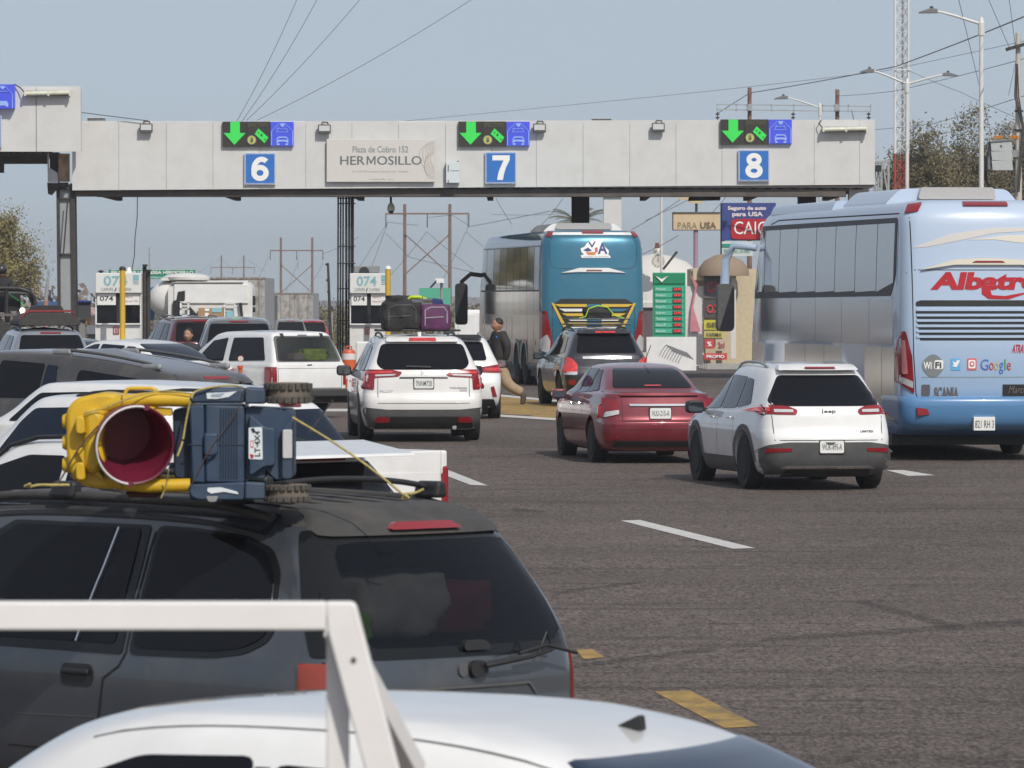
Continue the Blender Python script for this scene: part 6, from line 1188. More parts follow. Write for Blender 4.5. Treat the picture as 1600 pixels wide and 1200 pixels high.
for sd in (-1,):
    v.patch('side_glazing_surround', [(.75, 2.44), (12.0, 2.40), (12.0, 3.25), (11.4, 3.60), (.45, 3.60), (.45, 2.75)], 'x', sd, m=BLACK, off=.008, r=.12, cell=.5)
    ys_ = [.55, 1.7, 3.2, 4.7, 6.2, 7.7, 9.2, 10.5, 11.6]
    for a, b in zip(ys_, ys_[1:]): v.patch('side_window', [(a + .025, 2.52 - (.0 if a > 1 else -.12)), (b - .01, 2.50), (b - .01, 3.52), (a + .025, 3.52)], 'x', sd, m=REFG, off=.014, r=.03, cell=.5)
    for a, b in zip([.6, 2.2, 4.2, 6.2, 8.2, 10.2], [2.18, 4.18, 6.18, 8.18, 10.18, 11.8]): v.patch('side_panel', [(a, 1.72), (b, 1.72), (b, 2.40), (a, 2.40)], 'x', sd, m=mat('blue_grey_mirror_panel', (.58, .60, .64), .12, .8), off=.010, r=.02, cell=.5)
    for a, b in ((.5, 1.3), (1.33, 2.5), (4.2, 5.5), (5.53, 7.0), (7.03, 8.7), (10.5, 11.7)): v.patch('luggage_door', [(a, .60), (b, .60), (b, 1.68), (a, 1.68)], 'x', sd, m=SILV2, off=.010, r=.04, cell=.4)
    v.line([(.5, 3.66), (9.6, 3.68), (10.2, 3.62)], 'x', sd, .02); v.line([(.38, 2.6), (.38, 3.5)], 'x', sd, .015)
M().prism(corner([(-1.12, 3.8), (1.0, 3.8), (.78, 4.06), (-.86, 4.06)], .1, 4), 2.0, 5.2).build('roof_air_unit', SKYB, v.root, smooth=40); M().prism(corner([(-.60, 3.9), (.60, 3.9), (.56, 4.08), (-.56, 4.08)], .04, 3), 1.9, 5.1).build('air_unit_cover', MATS['silver_cover'], v.root, smooth=40); M().prism(corner([(-1.18, 3.76), (1.18, 3.76), (1.10, 3.94), (-1.10, 3.94)], .06, 3), 5.6, 10.6).build('front_roof_fairing', SKYB, v.root, smooth=40)
v.patch('brake_light', [(-.34, 3.655), (.34, 3.655), (.33, 3.71), (-.33, 3.71)], m=REDL, off=.03, r=.01); v.mir('marker_light', [(-1.17, 3.52), (-1.0, 3.56), (-.92, 3.70), (-1.10, 3.68)], m=REDL, off=.03, r=.02)
sw = mat('pearl_swoosh', (.60, .57, .54), .3, coat=.5); v.patch('swoosh', [(-1.12, 2.88), (-.55, 3.14), (.1, 3.26), (.9, 3.28), (.9, 3.22), (.1, 3.16), (-.5, 3.0), (-.9, 2.9)], m=sw, off=.006, r=.03); v.patch('swoosh', [(-.3, 3.03), (.3, 3.12), (1.12, 3.14), (1.12, 2.96), (.5, 2.98), (.1, 3.04)], m=mat('cream_swoosh', (.66, .62, .53), .35, coat=.5), off=.006, r=.03)
v.patch('spoiler_trim', [(-1.0, 2.46), (-.5, 2.56), (.5, 2.56), (1.0, 2.46), (.5, 2.66), (0, 2.69), (-.5, 2.66)], m=mat('cream_trim', (.66, .62, .52), .35), off=.05, r=.02); v.patch('trim_light', [(-.25, 2.60), (.25, 2.60), (.2, 2.635), (-.2, 2.635)], m=REDL, off=.06, r=.01)
v.text('Albatros', -.86, 2.04, .98, 2.42, mat('logo_red', (.42, .008, .018), .4), bold=.05, shear=.22, name='logo_lettering', off=.01)
v.patch('logo_tail', [(-.10, 2.10), (.02, 2.10), (.05, 1.92), (.25, 1.90), (.7, 2.02), (.3, 1.82), (.0, 1.83), (-.10, 1.95)], m=MATS['logo_red'], off=.009, r=.01)
v.patch('upper_grille', [(-1.07, 1.68), (1.07, 1.68), (1.07, 1.78), (1.0, 1.80), (-1.0, 1.80), (-1.07, 1.76)], m=BLACK, off=.006, r=.02)
for k in range(6): z0 = 1.555 - k * .092; v.patch('grille_slot', [(-1.07 + k * .012, z0), (1.07 - k * .012, z0), (1.07 - k * .012, z0 + .038), (-1.07 + k * .012, z0 + .038)], m=BLACK, off=.006, r=.012); 
for k in range(6): z0 = 1.60 - k * .092; v.patch('grille_slat', [(-1.06, z0), (1.06, z0), (1.06, z0 + .04), (-1.06, z0 + .04)], m=SKYB, off=.022, r=.01)
v.text('ATRAVESANDO MÉXICO', .35, .93, 1.1, 1.06, MATS['logo_red'], bold=.02, shear=.15)
v.patch('wifi_badge', chaikin([(-.98, .74), (-.82, .64), (-.66, .74), (-.66, .84), (-.82, .94), (-.98, .84)], 2), m=mat('badge_grey', (.20, .22, .23), .4), off=.008, r=0); v.text('Wi', -.96, .75, -.84, .83, WHITEP, bold=.03, off=.014); v.patch('wifi_field', [(-.81, .75), (-.67, .75), (-.67, .85), (-.80, .85)], m=WHITEP, off=.012, r=.03, skirt=.004); v.text('Fi', -.79, .76, -.70, .83, INK, bold=.03, off=.018)
v.patch('bird_badge', rect(-.56, .74, -.42, .87), m=mat('sky_badge', (.12, .42, .70), .4), off=.008, r=.01); v.patch('bird_shape', [(-.54, .78), (-.48, .77), (-.44, .82), (-.43, .85), (-.47, .85), (-.49, .82), (-.54, .84), (-.52, .80)], m=WHITEP, off=.014, r=0, skirt=.004)
v.patch('camera_badge', rect(-.32, .74, -.18, .87), m=mat('rose_badge', (.62, .12, .12), .4), off=.008, r=.02); v.patch('camera_badge_field', rect(-.302, .758, -.198, .852), m=WHITEP, off=.012, r=.02, skirt=.004); v.patch('camera_ring', chaikin(rect(-.285, .775, -.215, .837), 3), m=MATS['rose_badge'], off=.016, r=0, skirt=.004); v.patch('camera_dot', chaikin(rect(-.268, .79, -.232, .822), 3), m=WHITEP, off=.020, r=0, skirt=.004)
for ch, a, b, c_ in (('G', -.12, .0, (.08, .16, .5)), ('o', .01, .075, (.5, .04, .04)), ('o', .085, .15, (.6, .4, .05)), ('g', .16, .225, (.08, .16, .5)), ('l', .24, .26, (.04, .35, .08)), ('e', .275, .34, (.5, .04, .04))): v.text(ch, a, .74 - (.04 if ch == 'g' else 0), b, .86 if ch in 'Gl' else .82, mat('gl%02d' % int(c_[0] * 99), c_, .4), off=.01)
v.text('SCANIA', -.80, .505, -.44, .565, CHROME, bold=.04, off=.012); v.patch('shield_emblem', [(-.98, .52), (-.92, .48), (-.86, .52), (-.86, .59), (-.98, .59)], m=mat('dark_chrome2', (.2, .2, .22), .3, .6), off=.014, r=.02)
v.patch('maker_badge', rect(.22, .50, .80, .59), m=BLACK, off=.010, r=.01); v.text('Marcopolo', .30, .515, .78, .575, CHROME, shear=.2, off=.016); v.line([(-.98, .665), (1.0, .665)], w=.012, m=GREYINK)
v.mir('tail_light', [(-1.27, .60), (-1.08, .52), (-1.12, .90), (-1.20, 1.26), (-1.25, 1.24), (-1.285, .95)], m=REDL, off=.02, r=.05); v.mir('light_bar', [(-1.235, .70), (-1.17, .70), (-1.20, 1.10), (-1.235, 1.10)], m=mat('pink_lamp', (.62, .22, .22), .3), off=.028, r=.02, skirt=.006); v.mir('reverse_lens', [(-1.25, .61), (-1.10, .55), (-1.10, .62), (-1.24, .67)], m=CLEAR, off=.028, r=.02)
v.line([(-1.13, 3.45), (-1.10, .9), (-1.06, .52), (-.9, .45), (.9, .45), (1.06, .52), (1.10, .9), (1.13, 3.45)], w=.014); v.line([(-1.3, 2.35), (-1.08, 2.46), (1.08, 2.46)], w=.012)
bl = M().box(-1.22, -.16, .0, 1.22, .5, .42)
bmp = Vehicle.__new__(Vehicle)
lo = lv(L, [(.0, .50, 11.0, 1.18, .15, .1), (.08, .10, 11.0, 1.24, .2, .1), (.2, -.03, 11.0, 1.28, .22, .1), (.38, -.06, 11.0, 1.30, .22, .1), (.44, .0, 11.0, 1.295, .2, .1)])
rows = catmull([list(r) for r in lo], 3); vs = []; fs = []
for r in rows: p = perim(r[1], r[2], r[3], r[4], r[5], .15, .0); nn = len(p); vs += [(x, y, r[0] + .36) for x, y in p]
for i in range(len(rows) - 1):
    for j in range(nn): fs.append((i * nn + j, i * nn + (j + 1) % nn, (i + 1) * nn + (j + 1) % nn, (i + 1) * nn + j))
fs.append(tuple(range(len(vs) - nn, len(vs)))); meshobj('rear_bumper', [(x, y, .38 + (z - .36) / .44 * .58) for x, y, z in vs], fs, mat('bumper_blue', (.09, .22, .42), .3, coat=.6), v.root, smooth=40)
for sd in (-1, 1): M().prism([(sd * 1.08, .80), (sd * .92, .78), (sd * .88, .70), (sd * 1.06, .68)], -.135, .1).build('reflector', REDL, v.root)
p = M().box(-.24, -.235, .46, .08, -.15, .66).build('licence_plate', PLATE, v.root, bevel=.005); text('821 RH 3', -.22, .50, .06, .61, -.24, INK, p)
for sd in (-1, 1):
    M().tube([(sd * 1.15, 11.9, 3.25), (sd * 1.5, 12.1, 3.3), (sd * 1.62, 12.2, 3.05), (sd * 1.64, 12.2, 2.6)], .06, 10, .08).build('mirror_arm', SKYB, v.root, smooth=60); M().prism(corner([(sd * 1.64 - .14, 1.85), (sd * 1.64 + .14, 1.85), (sd * 1.64 + .14, 2.65), (sd * 1.64 - .14, 2.65)], .1, 4), 12.05, 12.28).build('mirror', GREYPL, v.root, smooth=40)
M().box(-1.2, 1.0, .22, 1.2, 11.6, .42).build('underbody', BLACK, v.root)
# ------------------------------------------------------------------ tank truck and trailers
d = 180; TK = mat('tank_white', (.70, .69, .66), .4, dirt=.25, noise=.05, coat=.3)
t = thing('tank_truck', 'white tank truck with round tank end and ladder frame beyond the left booth', 'truck', (PX(315, d), d, G(d)))
s = d / F; cz = PZ(468, d); R_ = 30 * s
def pl(pts, m_, nm, off=0, dep=.1, **k): return pcol(nm, pts, d + off, dep, m_, t)
prof = [(.02, -.55), (R_ * .45, -.48), (R_ * .8, -.28), (R_ * .96, -.08), (R_, .1), (R_, 2.6)]
o = M().lathe([(r, h_) for r, h_ in prof], (PX(268, d) - .25, d + 1.1, cz), 'x', 32).build('tank', TK, t, smooth=50, world=True)
ex = M().prism(corner([(PX(262, d), PZ(520, d)), (PX(394, d), PZ(520, d)), (PX(394, d), PZ(440, d)), (PX(262, d), PZ(440, d))], .28, 5), d + .25, d + 2.2).build('front_housing', TK, t, smooth=40, world=True)
pbox('housing_side', 272, 444, 388, 474, d + .18, .08, WHITE, t, .02); pbox('ledge', 266, 497, 395, 501, d + .1, .5, TK, t); pbox('top_lip', 268, 440.5, 380, 442.5, d + .15, .6, mat('lip_grey', (.3, .3, .29), .6), t)
M().lathe([(.72, 0), (.75, .08), (.60, .16), (.3, .2), (.02, .22)], (PX(288, d), d + 1.1, PZ(437, d)), 'z', 24).build('manhole_cover', TK, t, smooth=50, world=True); pbox('manhole_base', 252, 434, 312, 438.5, d + .6, 1, TK, t)
pl([(278, 456), (289, 454), (289, 468), (284, 474), (283, 497), (269, 497), (270, 471), (276, 468)], BLACK, 'valve_recess', .14, .05)
for a in ((281, 472, 284, 500), (293, 472, 296, 500)): pbox('ladder_rail', *a, d + .02, .06, WHITE, t)
for y in (471, 482, 492): pbox('ladder_rung', 281, y, 296, y + 2, d + .02, .06, WHITE, t)
for a in (350, 366): pbox('ladder_rail', a, 473, a + 2, 500, d + .05, .06, WHITE, t)
for y in (474, 480): pbox('ladder_rung', 350, y, 367, y + 1.3, d + .05, .06, WHITE, t)
pl([(296, 478), (312, 496), (296, 494)], BLACK, 'dark_brace', .12, .05); pl([(373, 473), (378, 473), (380, 496), (376, 496)], BLACK, 'hose', .1, .06)
pbox('cardboard_panel', 310, 481, 350, 495, d + .1, .05, mat('cardboard', (.38, .24, .12), .8, noise=.1), t); pbox('paper_note', 320, 482, 327, 486, d + .08, .02, WHITEP, t); pbox('paper_note', 320, 489, 326, 494, d + .08, .02, WHITEP, t); pbox('blue_panel', 331, 481, 346, 488, d + .08, .03, mat('pale_blue_print2', (.25, .48, .55), .6), t); pbox('blue_panel', 354, 486, 366, 497, d + .09, .03, MATS['pale_blue_print2'], t)
pbox('mirror', 391, 462, 399, 477, d + .3, .12, BLACK, t, .02); pbox('mirror', 391, 480, 399, 488, d + .3, .12, BLACK, t, .02); pl([(234, 450), (246, 446), (240, 500), (234, 500)], mat('cab_blue', (.02, .16, .36), .4), 'blue_cab_edge', 1.6, .3)
pbox('lower_body', 262, 501, 330, 540, d + .3, 1.5, TK, t, .02); pbox('red_print', 256, 516, 276, 521, d + .2, .03, RED, t); pbox('chassis', 240, 500, 262, 530, d + .6, 1, mat('chassis_grey', (.16, .17, .18), .7, noise=.3, nscale=6), t)
for x in (250, 300, 380):
    c_ = (PX(x, d), d + .3, G(d) + .5); w_ = M().lathe([(.3, 0), (.48, 0), (.5, .04), (.5, .24), (.48, .28), (.3, .28)], c_, 'y', 24).build('wheel', RUBBER, t, smooth=35, world=True); M().lathe([(.29, .02), (.25, .06), (.1, .03)], c_, 'y', 16).build('rim', STEEL, t, world=True)
def trailer(nm, lab, x0, x1, y0, d, xs=None):
    t = thing(nm, lab, 'trailer', (PX((x0 + x1) / 2, d), d, G(d)), group='box trailers down the road'); TM = mat('trailer_dirty_white', (.36, .34, .31), .7, noise=.45, nscale=1.6, dirt=1.0, dirtcol=(.13, .10, .085)); TS = mat('trailer_side', (.34, .35, .36), .7, noise=.1)
    zt_ = PZ(y0, d); a, b = PX(x0, d), PX(x1, d); M().box(a, d + .1, G(d) + 1.0, b, d + 12, zt_).build('box_body', TS, t, world=True)
    mid = (a + b) / 2; st_ = a if xs is None else PX(xs, d)
    for p, q in ((st_ + .03, (st_ + b) / 2 - .01), ((st_ + b) / 2 + .01, b - .03)):
        dd = M().box(p, d + .03, G(d) + 1.05, q, d + .099, zt_ - .08).build('rear_door', TM, t, world=True)
        for k in (.25, .75): M().tube([(p + (q - p) * k, d, G(d) + 1.1), (p + (q - p) * k, d, zt_ - .1)], .02, 6).build('lock_rod', STEEL, t, world=True)
    M().box(a, d + .0, zt_ - .08, b, d + .12, zt_ + .02).build('top_frame', mat('rust_frame', (.22, .17, .13), .8, noise=.3), t, world=True); M().box(a, d, G(d) + .9, b, d + .15, G(d) + 1.04).build('bumper_frame', DARKST, t, world=True)
    for x in (a + .2, b - .4): M().lathe([(.3, 0), (.5, .02), (.5, .25), (.3, .27)], (x, d + 1, G(d) + .5), 'x', 20).build('wheel', RUBBER, t, world=True)
    for k in range(5): M().box(a + .2 + k * (b - a - .5) / 4, d - .01, zt_ - .05, a + .3 + k * (b - a - .5) / 4, d + .01, zt_ - .02).build('marker_light', CLEAR, t, world=True)
trailer('semi_trailer', 'tall dirty box trailer behind the tank truck', 328, 414, 434, 300, 345)
trailer('semi_trailer', 'weathered pale box trailer left of the timber pole frame', 425, 489, 458, 390, 431)
t = thing('container_side', 'narrow dark grey container edge between the two trailers', 'container', (PX(419, 340), 340, G(340))); pbox('side_wall', 414.5, 462, 425, 560, 340, 8, mat('container_grey', (.13, .14, .15), .7), t); pbox('top_rail', 414, 461, 425.5, 462.5, 339.9, 8, STEEL, t)
tv = thing('box_van', 'plain white box van body between the purple suitcase and the teal bus', 'van', (PX(735, 200), 200, G(200))); pbox('van_body', 710, 487, 765, 560, 200, 5, WHITE, tv, .05); pbox('door_panel', 716, 491, 742, 556, 199.95, .1, WHITE, tv, .01); pbox('cab_roof', 711, 484, 750, 489, 200.5, 3, WHITE, tv, .05); pbox('bumper', 711, 561, 764, 566, 199.9, .3, BLACK, tv)
for x in (718, 757): M().lathe([(.2, 0), (.36, .02), (.36, .2), (.2, .22)], (PX(x, 200) - .1, 200.9, G(200) + .36), 'x', 20).build('wheel', RUBBER, tv, world=True)
# ------------------------------------------------------------------ military pickup at the left edge
d = 121; OLV = mat('dark_olive', (.035, .036, .032), .7, noise=.2); t = thing('military_pickup', 'dark patrol pickup with tubular cage at the left edge', 'pickup', (PX(15, d), d, G(d)))
def L2(x, y): return P(x, y, d)
pbox('bed_body', -60, 503, 18, 612, d, 3.4, OLV, t, .04); pbox('bed_rail', -60, 490, 26, 494, d - .1, .3, mat('rail_grey', (.12, .12, .12), .6), t); pbox('tailgate', -58, 512, 17, 560, d - .06, .1, OLV, t, .02)
M().tube([L2(-60, 449), L2(30, 451), L2(45, 454), L2(53, 466), L2(56, 486)], .055, 10).build('cage_hoop', BLACK, t, world=True, smooth=60); M().tube([(PX(-60, d), d + .9, PZ(455, d)), (PX(36, d), d + .9, PZ(458, d)), (PX(46, d), d + .9, PZ(470, d)), (PX(48, d), d + .9, PZ(492, d))], .05, 10).build('cage_hoop', BLACK, t, world=True, smooth=60)
for x in (10, -25): M().tube([L2(x, 451), L2(x, 495)], .045, 8).build('cage_post', BLACK, t, world=True)
M().tube([L2(53, 470), (PX(46, d), d + .9, PZ(474, d))], .04, 8).build('cage_link', BLACK, t, world=True)
pbox('cage_panel', -20, 456, 9, 488, d + .25, .05, mat('cage_black', (.02, .02, .021), .9), t); pbox('cage_panel', 12, 458, 32, 486, d + .3, .05, MATS['cage_black'], t); pbox('rear_plate', 34, 481, 60, 494, d - .2, .05, mat('plate_dark_green', (.10, .105, .085), .6), t); pbox('side_floor', 20, 494, 44, 503, d, 1, mat('tan_metal', (.24, .20, .16), .7, noise=.3), t)
for x, y in ((35, 485), (35, 492.5), (58, 486)): M().lathe([(.06, 0), (.055, .04)], tuple(P(x, y, d - .3)), 'y', 14).build('work_light', mat('lit_lamp', (.8, .8, .75), .3, emit=(1, 1, .9), estr=1.2), t, world=True)
for a, b in (((14, 459), (22, 465)), ((22, 465), (30, 470)), ((32, 470), (37, 481))): M().tube([P(*a, d + .2), P(*b, d + .2)], .02, 6).build('green_strap', mat('strap_green', (.08, .42, .16), .7), t, world=True)
for x in (-40, 8): M().lathe([(.25, 0), (.38, .02), (.38, .24), (.25, .26)], (PX(x, d), d + .8, G(d) + .38), 'x', 20).build('wheel', RUBBER, t, world=True)
# ------------------------------------------------------------------ dark minivan in the foreground
VG = paint('charcoal_paint', (.064, .074, .090), .22); VG2 = mat('dusty_roof_black', (.050, .048, .046), .65, noise=.2, dirt=.35, dirtcol=(.15, .13, .11))
L, W, H = 5.1, 1.98, 1.76; h = W / 2
lev = lv(L, [(.26, .20, .2, h - .14, .15, .2), (.32, .08, .12, h - .05, .18, .25), (.46, .02, .05, h - .01, .2, .35), (.62, .0, .0, h, .22, .4), (.74, .035, .0, h, .22, .45), (.90, .045, .05, h - .005, .22, .5), (1.0, .055, .3, h - .02, .22, .5), (1.05, .065, .6, h - .035, .22, .4),
    (1.12, .085, .8, h - .055, .21, .3), (1.28, .16, 1.05, h - .10, .20, .25), (1.46, .27, 1.3, h - .165, .19, .2), (1.62, .39, 1.55, h - .215, .18, .2), (1.71, .48, 1.7, h - .255, .18, .2), (1.76, .58, 1.8, h - .32, .18, .2), (1.80, .72, 1.95, h - .43, .2, .2)])
gl = [(-.82, 1.015), (.82, 1.015), (.845, 1.07), (.74, 1.50), (.68, 1.655), (-.68, 1.655), (-.74, 1.50), (-.845, 1.07)]
cav = corner([(-.73, 1.07), (.75, 1.07), (.65, 1.60), (-.63, 1.60)], .10)
v = Vehicle('minivan', 'dark charcoal minivan with black rear glass and yellow toy on its roof, foreground', 'minivan', 727, 29.8, 45, lev, VG, L, arch=.04, archz=1.15, wheels=(1.05, 4.1), R=.34, bow=.13, taper=.05, q=3, cav=(cav, 1.25), crown=.025)
MV = v
BG = mat('black_glass_trim', (.010, .011, .012), .15, coat=.1, spec=.3)
# rear glass: black border ring, tinted pane over a real cargo space
ring_out = corner(gl, .05); 
v.patch('rear_glass_pane', cav, m=mat('tinted_pane', (.006, .008, .011), .03, alpha=.78, spec=.25), off=.006, r=0, skirt=.004)
n_ = 64
def resample(p, n):
    P_ = [Vector(q) for q in p] + [Vector(p[0])]; ls = [0]
    for a, b in zip(P_, P_[1:]): ls.append(ls[-1] + (b - a).length)
    o_ = []
    for i in range(n):
        s_ = ls[-1] * i / n
        for j in range(len(P_) - 1):
            if ls[j + 1] >= s_: f = (s_ - ls[j]) / max(1e-9, ls[j + 1] - ls[j]); o_.append(P_[j].lerp(P_[j + 1], f)); break
    return o_
def ring(v, outer, inner, name, m, off):
    def polar(p):
        cx_ = sum(q[0] for q in p) / len(p); cz_ = 1.34; out_ = []
        for i in range(n_):
            a = 2 * math.pi * i / n_; dx, dz = math.cos(a), math.sin(a); best = None
            for q, r in zip(p, p[1:] + p[:1]):
                ex, ez = r[0] - q[0], r[1] - q[1]; det = dx * ez - dz * ex
                if abs(det) < 1e-9: continue
                tt = ((q[0]) * ez - (q[1] - cz_) * ex) / det; uu = ((q[0]) * dz - (q[1] - cz_) * dx) / det
                if tt > 0 and -1e-6 <= uu <= 1 + 1e-6: best = tt if best is None else max(best, tt)
            out_.append((dx * best, cz_ + dz * best))
        return out_
    A, B = polar([tuple(q) for q in outer]), polar([tuple(q) for q in inner]); vs = []; fs = []; K = 5
    for k in range(K + 1):
        for a, b in zip(A, B): vs.append((a[0] + (b[0] - a[0]) * k / K, a[1] + (b[1] - a[1]) * k / K))
    for k in range(K):
        for i in range(n_): fs.append((k * n_ + i, k * n_ + (i + 1) % n_, (k + 1) * n_ + (i + 1) % n_, (k + 1) * n_ + i))
    return v.proj(name, vs, fs, 'y', -1, off, m, None, .0)
ring(v, ring_out, cav, 'rear_glass_border', BG, .008)
for sd in (-1, 1):   # wrap-round black pillar and side glazing
    v.patch('pillar_glass', [(.10, 1.03), (.20, 1.03), (.52, 1.66), (.44, 1.66)], 'x', sd, m=BG, off=.008, r=.02, cell=.05)
    v.patch('side_window_surround', [(.50, 1.10), (.66, 1.03), (.9, 1.0), (1.53, .99), (1.53, 1.665), (1.25, 1.66), (.85, 1.63), (.64, 1.57), (.54, 1.45), (.47, 1.2)], 'x', sd, m=BG, off=.006, r=.05, cell=.06)
    v.patch('side_window', [(.54, 1.12), (.68, 1.06), (.9, 1.035), (1.50, 1.03), (1.50, 1.645), (1.25, 1.64), (.86, 1.61), (.67, 1.55), (.58, 1.44), (.52, 1.22)], 'x', sd, m=GLASS, off=.012, r=.05, cell=.06)
    v.patch('side_window_surround', [(1.585, .99), (3.75, 1.0), (3.4, 1.25), (3.0, 1.52), (2.7, 1.665), (1.585, 1.665)], 'x', sd, m=BG, off=.006, r=.03, cell=.07)
    v.patch('side_window', [(1.98, 1.045), (3.6, 1.045), (3.3, 1.26), (2.9, 1.52), (2.65, 1.645), (1.85, 1.645)], 'x', sd, m=GLASS, off=.012, r=.03, cell=.07); v.patch('side_window', [(1.65, 1.045), (1.93, 1.045), (1.80, 1.645), (1.65, 1.645)], 'x', sd, m=GLASS, off=.012, r=.03, cell=.07)
    v.line([(1.955, 1.045), (1.825, 1.645)], 'x', sd, .012, CHROME, 'window_divider', .02)
    v.line([(1.53, 1.74), (1.557, 1.5), (1.557, 1.0), (1.60, .93), (1.72, .86), (1.76, .60), (1.76, .32)], 'x', sd, .013, SEAM, 'panel_gap', .004); v.line([(.92, .30), (1.55, .46), (2.5, .47)], 'x', sd, .009)
    v.line([(3.0, .35), (3.0, 1.0)], 'x', sd, .012)
    v.line([(.075, 1.0), (.17, 1.25), (.31, 1.48), (.44, 1.64)], 'x', sd, .010, STEEL, 'edge_highlight', .006)  # thin highlight along the rear pillar edge, painted as a bright steel-coloured line
    v.line([(1.5, .66), (2.6, .64)], 'x', sd, .008, GREYPL, 'body_crease', .003)
    hd = v.patch('door_handle_recess', [(1.80, .81), (2.06, .81), (2.06, .93), (1.80, .93)], 'x', sd, m=BLACK, off=.004, r=.05, cell=.05, skirt=.01); hh, _ = v.cast('x', sd, 1.93, .88); M().box(hh.x + sd * .008, 1.82, .872, hh.x + sd * .03, 2.04, .905).build('door_handle', BLACK, v.root, bevel=.012)
    v.patch('tail_light', [(.105, .74), (.36, .74), (.24, .88), (.15, .995), (.105, 1.0)], 'x', sd, m=ORANGE, off=.010, r=.03, cell=.04)
v.mir('tail_light', [(-.955, .70), (-.79, .70), (-.84, .98), (-.86, 1.0), (-.945, 1.0)], m=ORANGE, off=.012, r=.02, cell=.05)
v.mir('lower_lens', [(-.95, .60), (-.87, .60), (-.87, .695), (-.955, .695)], m=REDL, off=.013, r=.01, cell=.05)
v.patch('roof_spoiler', [(-.70, 1.625), (.70, 1.625), (.52, 1.775), (-.52, 1.775)], m=VG2, off=.022, r=.14, cell=.06, skirt=.06); v.patch('brake_light', [(-.26, 1.64), (.26, 1.64), (.20, 1.675), (-.20, 1.675)], m=REDL, off=.045, r=.02, cell=.05)
v.patch('roof_skin', [(-.68, .52), (.68, .52), (.72, 3.1), (-.72, 3.1)], 'z', m=VG2, off=.004, r=.08, cell=.08, skirt=.006)
for k in range(6):
    x = -.5 + k * .2; v.patch('roof_rib', [(x - .035, .66), (x + .035, .66), (x + .035, 2.5), (x - .035, 2.5)], 'z', m=VG2, off=.012, r=.02, cell=.1, skirt=.01)
for sd in (-1, 1):
    pts = []
    for i in range(17):
        y = .72 + 2.5 * i / 16; hh, _ = v.cast('z', 1, sd * .69, y); e = min(1, (i + .2) / 2.5, (16.2 - i) / 2.5); pts.append((sd * .69, y, hh.z + .012 + .04 * e))
    M().tube(pts, .026, 10).build('roof_rail', VG2, v.root, smooth=60)
    v.patch('rail_seat', [(sd * .69 - .05, .68), (sd * .69 + .05, .68), (sd * .69 + .05, 3.2), (sd * .69 - .05, 3.2)], 'z', m=BLACK, off=.010, r=.04, cell=.1, skirt=.01)
# rear cross bar: arched, with chunky end foot
pts = []
for i in range(15):
    x = -.70 + 1.40 * i / 14; pts.append((x, .98, 1.835 + .07 * math.sin(math.pi * i / 14) ** .6))
M().tube(pts, .016, 8).build('cross_bar', BLACK, v.root, smooth=60)
M().tube([(a, 2.35, c + .01) for a, b, c in pts], .016, 8).build('cross_bar', BLACK, v.root, smooth=60)
for y in (.98, 2.35):
    for x in (-.70, .70): M().prism([(x - .05, 1.79), (x + .05, 1.79), (x + .035, 1.88), (x - .03, 1.88)], y - .09, y + .09).build('cross_bar_foot', BLACK, v.root, bevel=.02)
v.patch('wiper_base', chaikin([(-.06, .90), (.06, .90), (.06, .99), (-.06, .99)], 3), m=BLACK, off=.03, r=0, cell=.03); 
wz, _ = v.cast('y', -1, .02, .96); zb_ = wz.y
M().tube([(.02, zb_ - .05, .965), (.10, zb_ - .07, .975), (.34, zb_ - .07, 1.0), (.50, zb_ - .06, 1.03)], .014, 8, .010).build('rear_wiper', BLACK, v.root, smooth=60); M().tube([(.24, zb_ - .075, 1.02), (.45, zb_ - .07, 1.055), (.72, zb_ - .02, 1.00)], .010, 6).build('wiper_blade', BLACK, v.root, smooth=60); M().tube([(.38, zb_ - .075, 1.015), (.46, zb_ - .055, 1.12), (.50, zb_ - .06, 1.04)], .006, 5).build('torn_wiper_rubber', BLACK, v.root)
v.patch('lock_cylinder', chaikin([(-.13, .91), (-.07, .91), (-.07, .98), (-.13, .98)], 3), m=GREYPL, off=.012, r=0, cell=.02); v.patch('glass_handle', [(-.10, 1.04), (.10, 1.04), (.07, 1.09), (-.09, 1.09)], m=BLACK, off=.035, r=.03, cell=.03)
pg = [(-.52, .68), (.48, .68), (.48, .84), (.40, .875), (-.42, .875), (-.52, .84)]; v.line([(-.52, .66), (-.52, .80), (-.46, .86), (.40, .86), (.46, .80)], w=.014, m=GREYPL, off=.012); v.patch('plate_recess', [(-.30, .66), (.28, .66), (.28, .80), (-.30, .80)], m=mat('recess_dark', (.02, .02, .022), .8), off=.006, r=.03, cell=.05); v.plate(-.01, .72, 'VTY-81-20', .31, .155)
v.line([(-.88, 1.01), (-.86, .66), (.86, .66), (.88, 1.01)], w=.012, off=.004); v.mirror(4.0, 1.1, BLACK)
# luggage in the cargo space
def inside(nm, lab, x, y, z, sx, sy, sz, m_, seed): return soft_bag(nm, lab, 'bag', on(MV, x, y, z), math.radians(45), sx, sy, sz, m_, None, seed, .09)
inside('white_bundle', 'large pale cloth bundle behind the dark minivan rear glass', -.06, .62, 1.10, .62, .5, .34, mat('pale_bundle', (.45, .44, .43), .9, noise=.2, nscale=5), 41); inside('green_bag', 'bright green bag behind the left of the dark minivan rear glass', -.46, .45, 1.10, .22, .28, .14, mat('green_bag', (.25, .55, .06), .8, noise=.2), 42); inside('green_cloth_bundle', 'green bundle resting high behind the minivan rear glass', -.45, .68, 1.24, .2, .25, .16, MATS['green_bag'], 43); inside('red_bundle', 'dull red cloth bundle at the right behind the minivan rear glass', .38, .62, 1.10, .42, .45, .28, mat('dull_red_cloth', (.22, .03, .04), .9), 44)
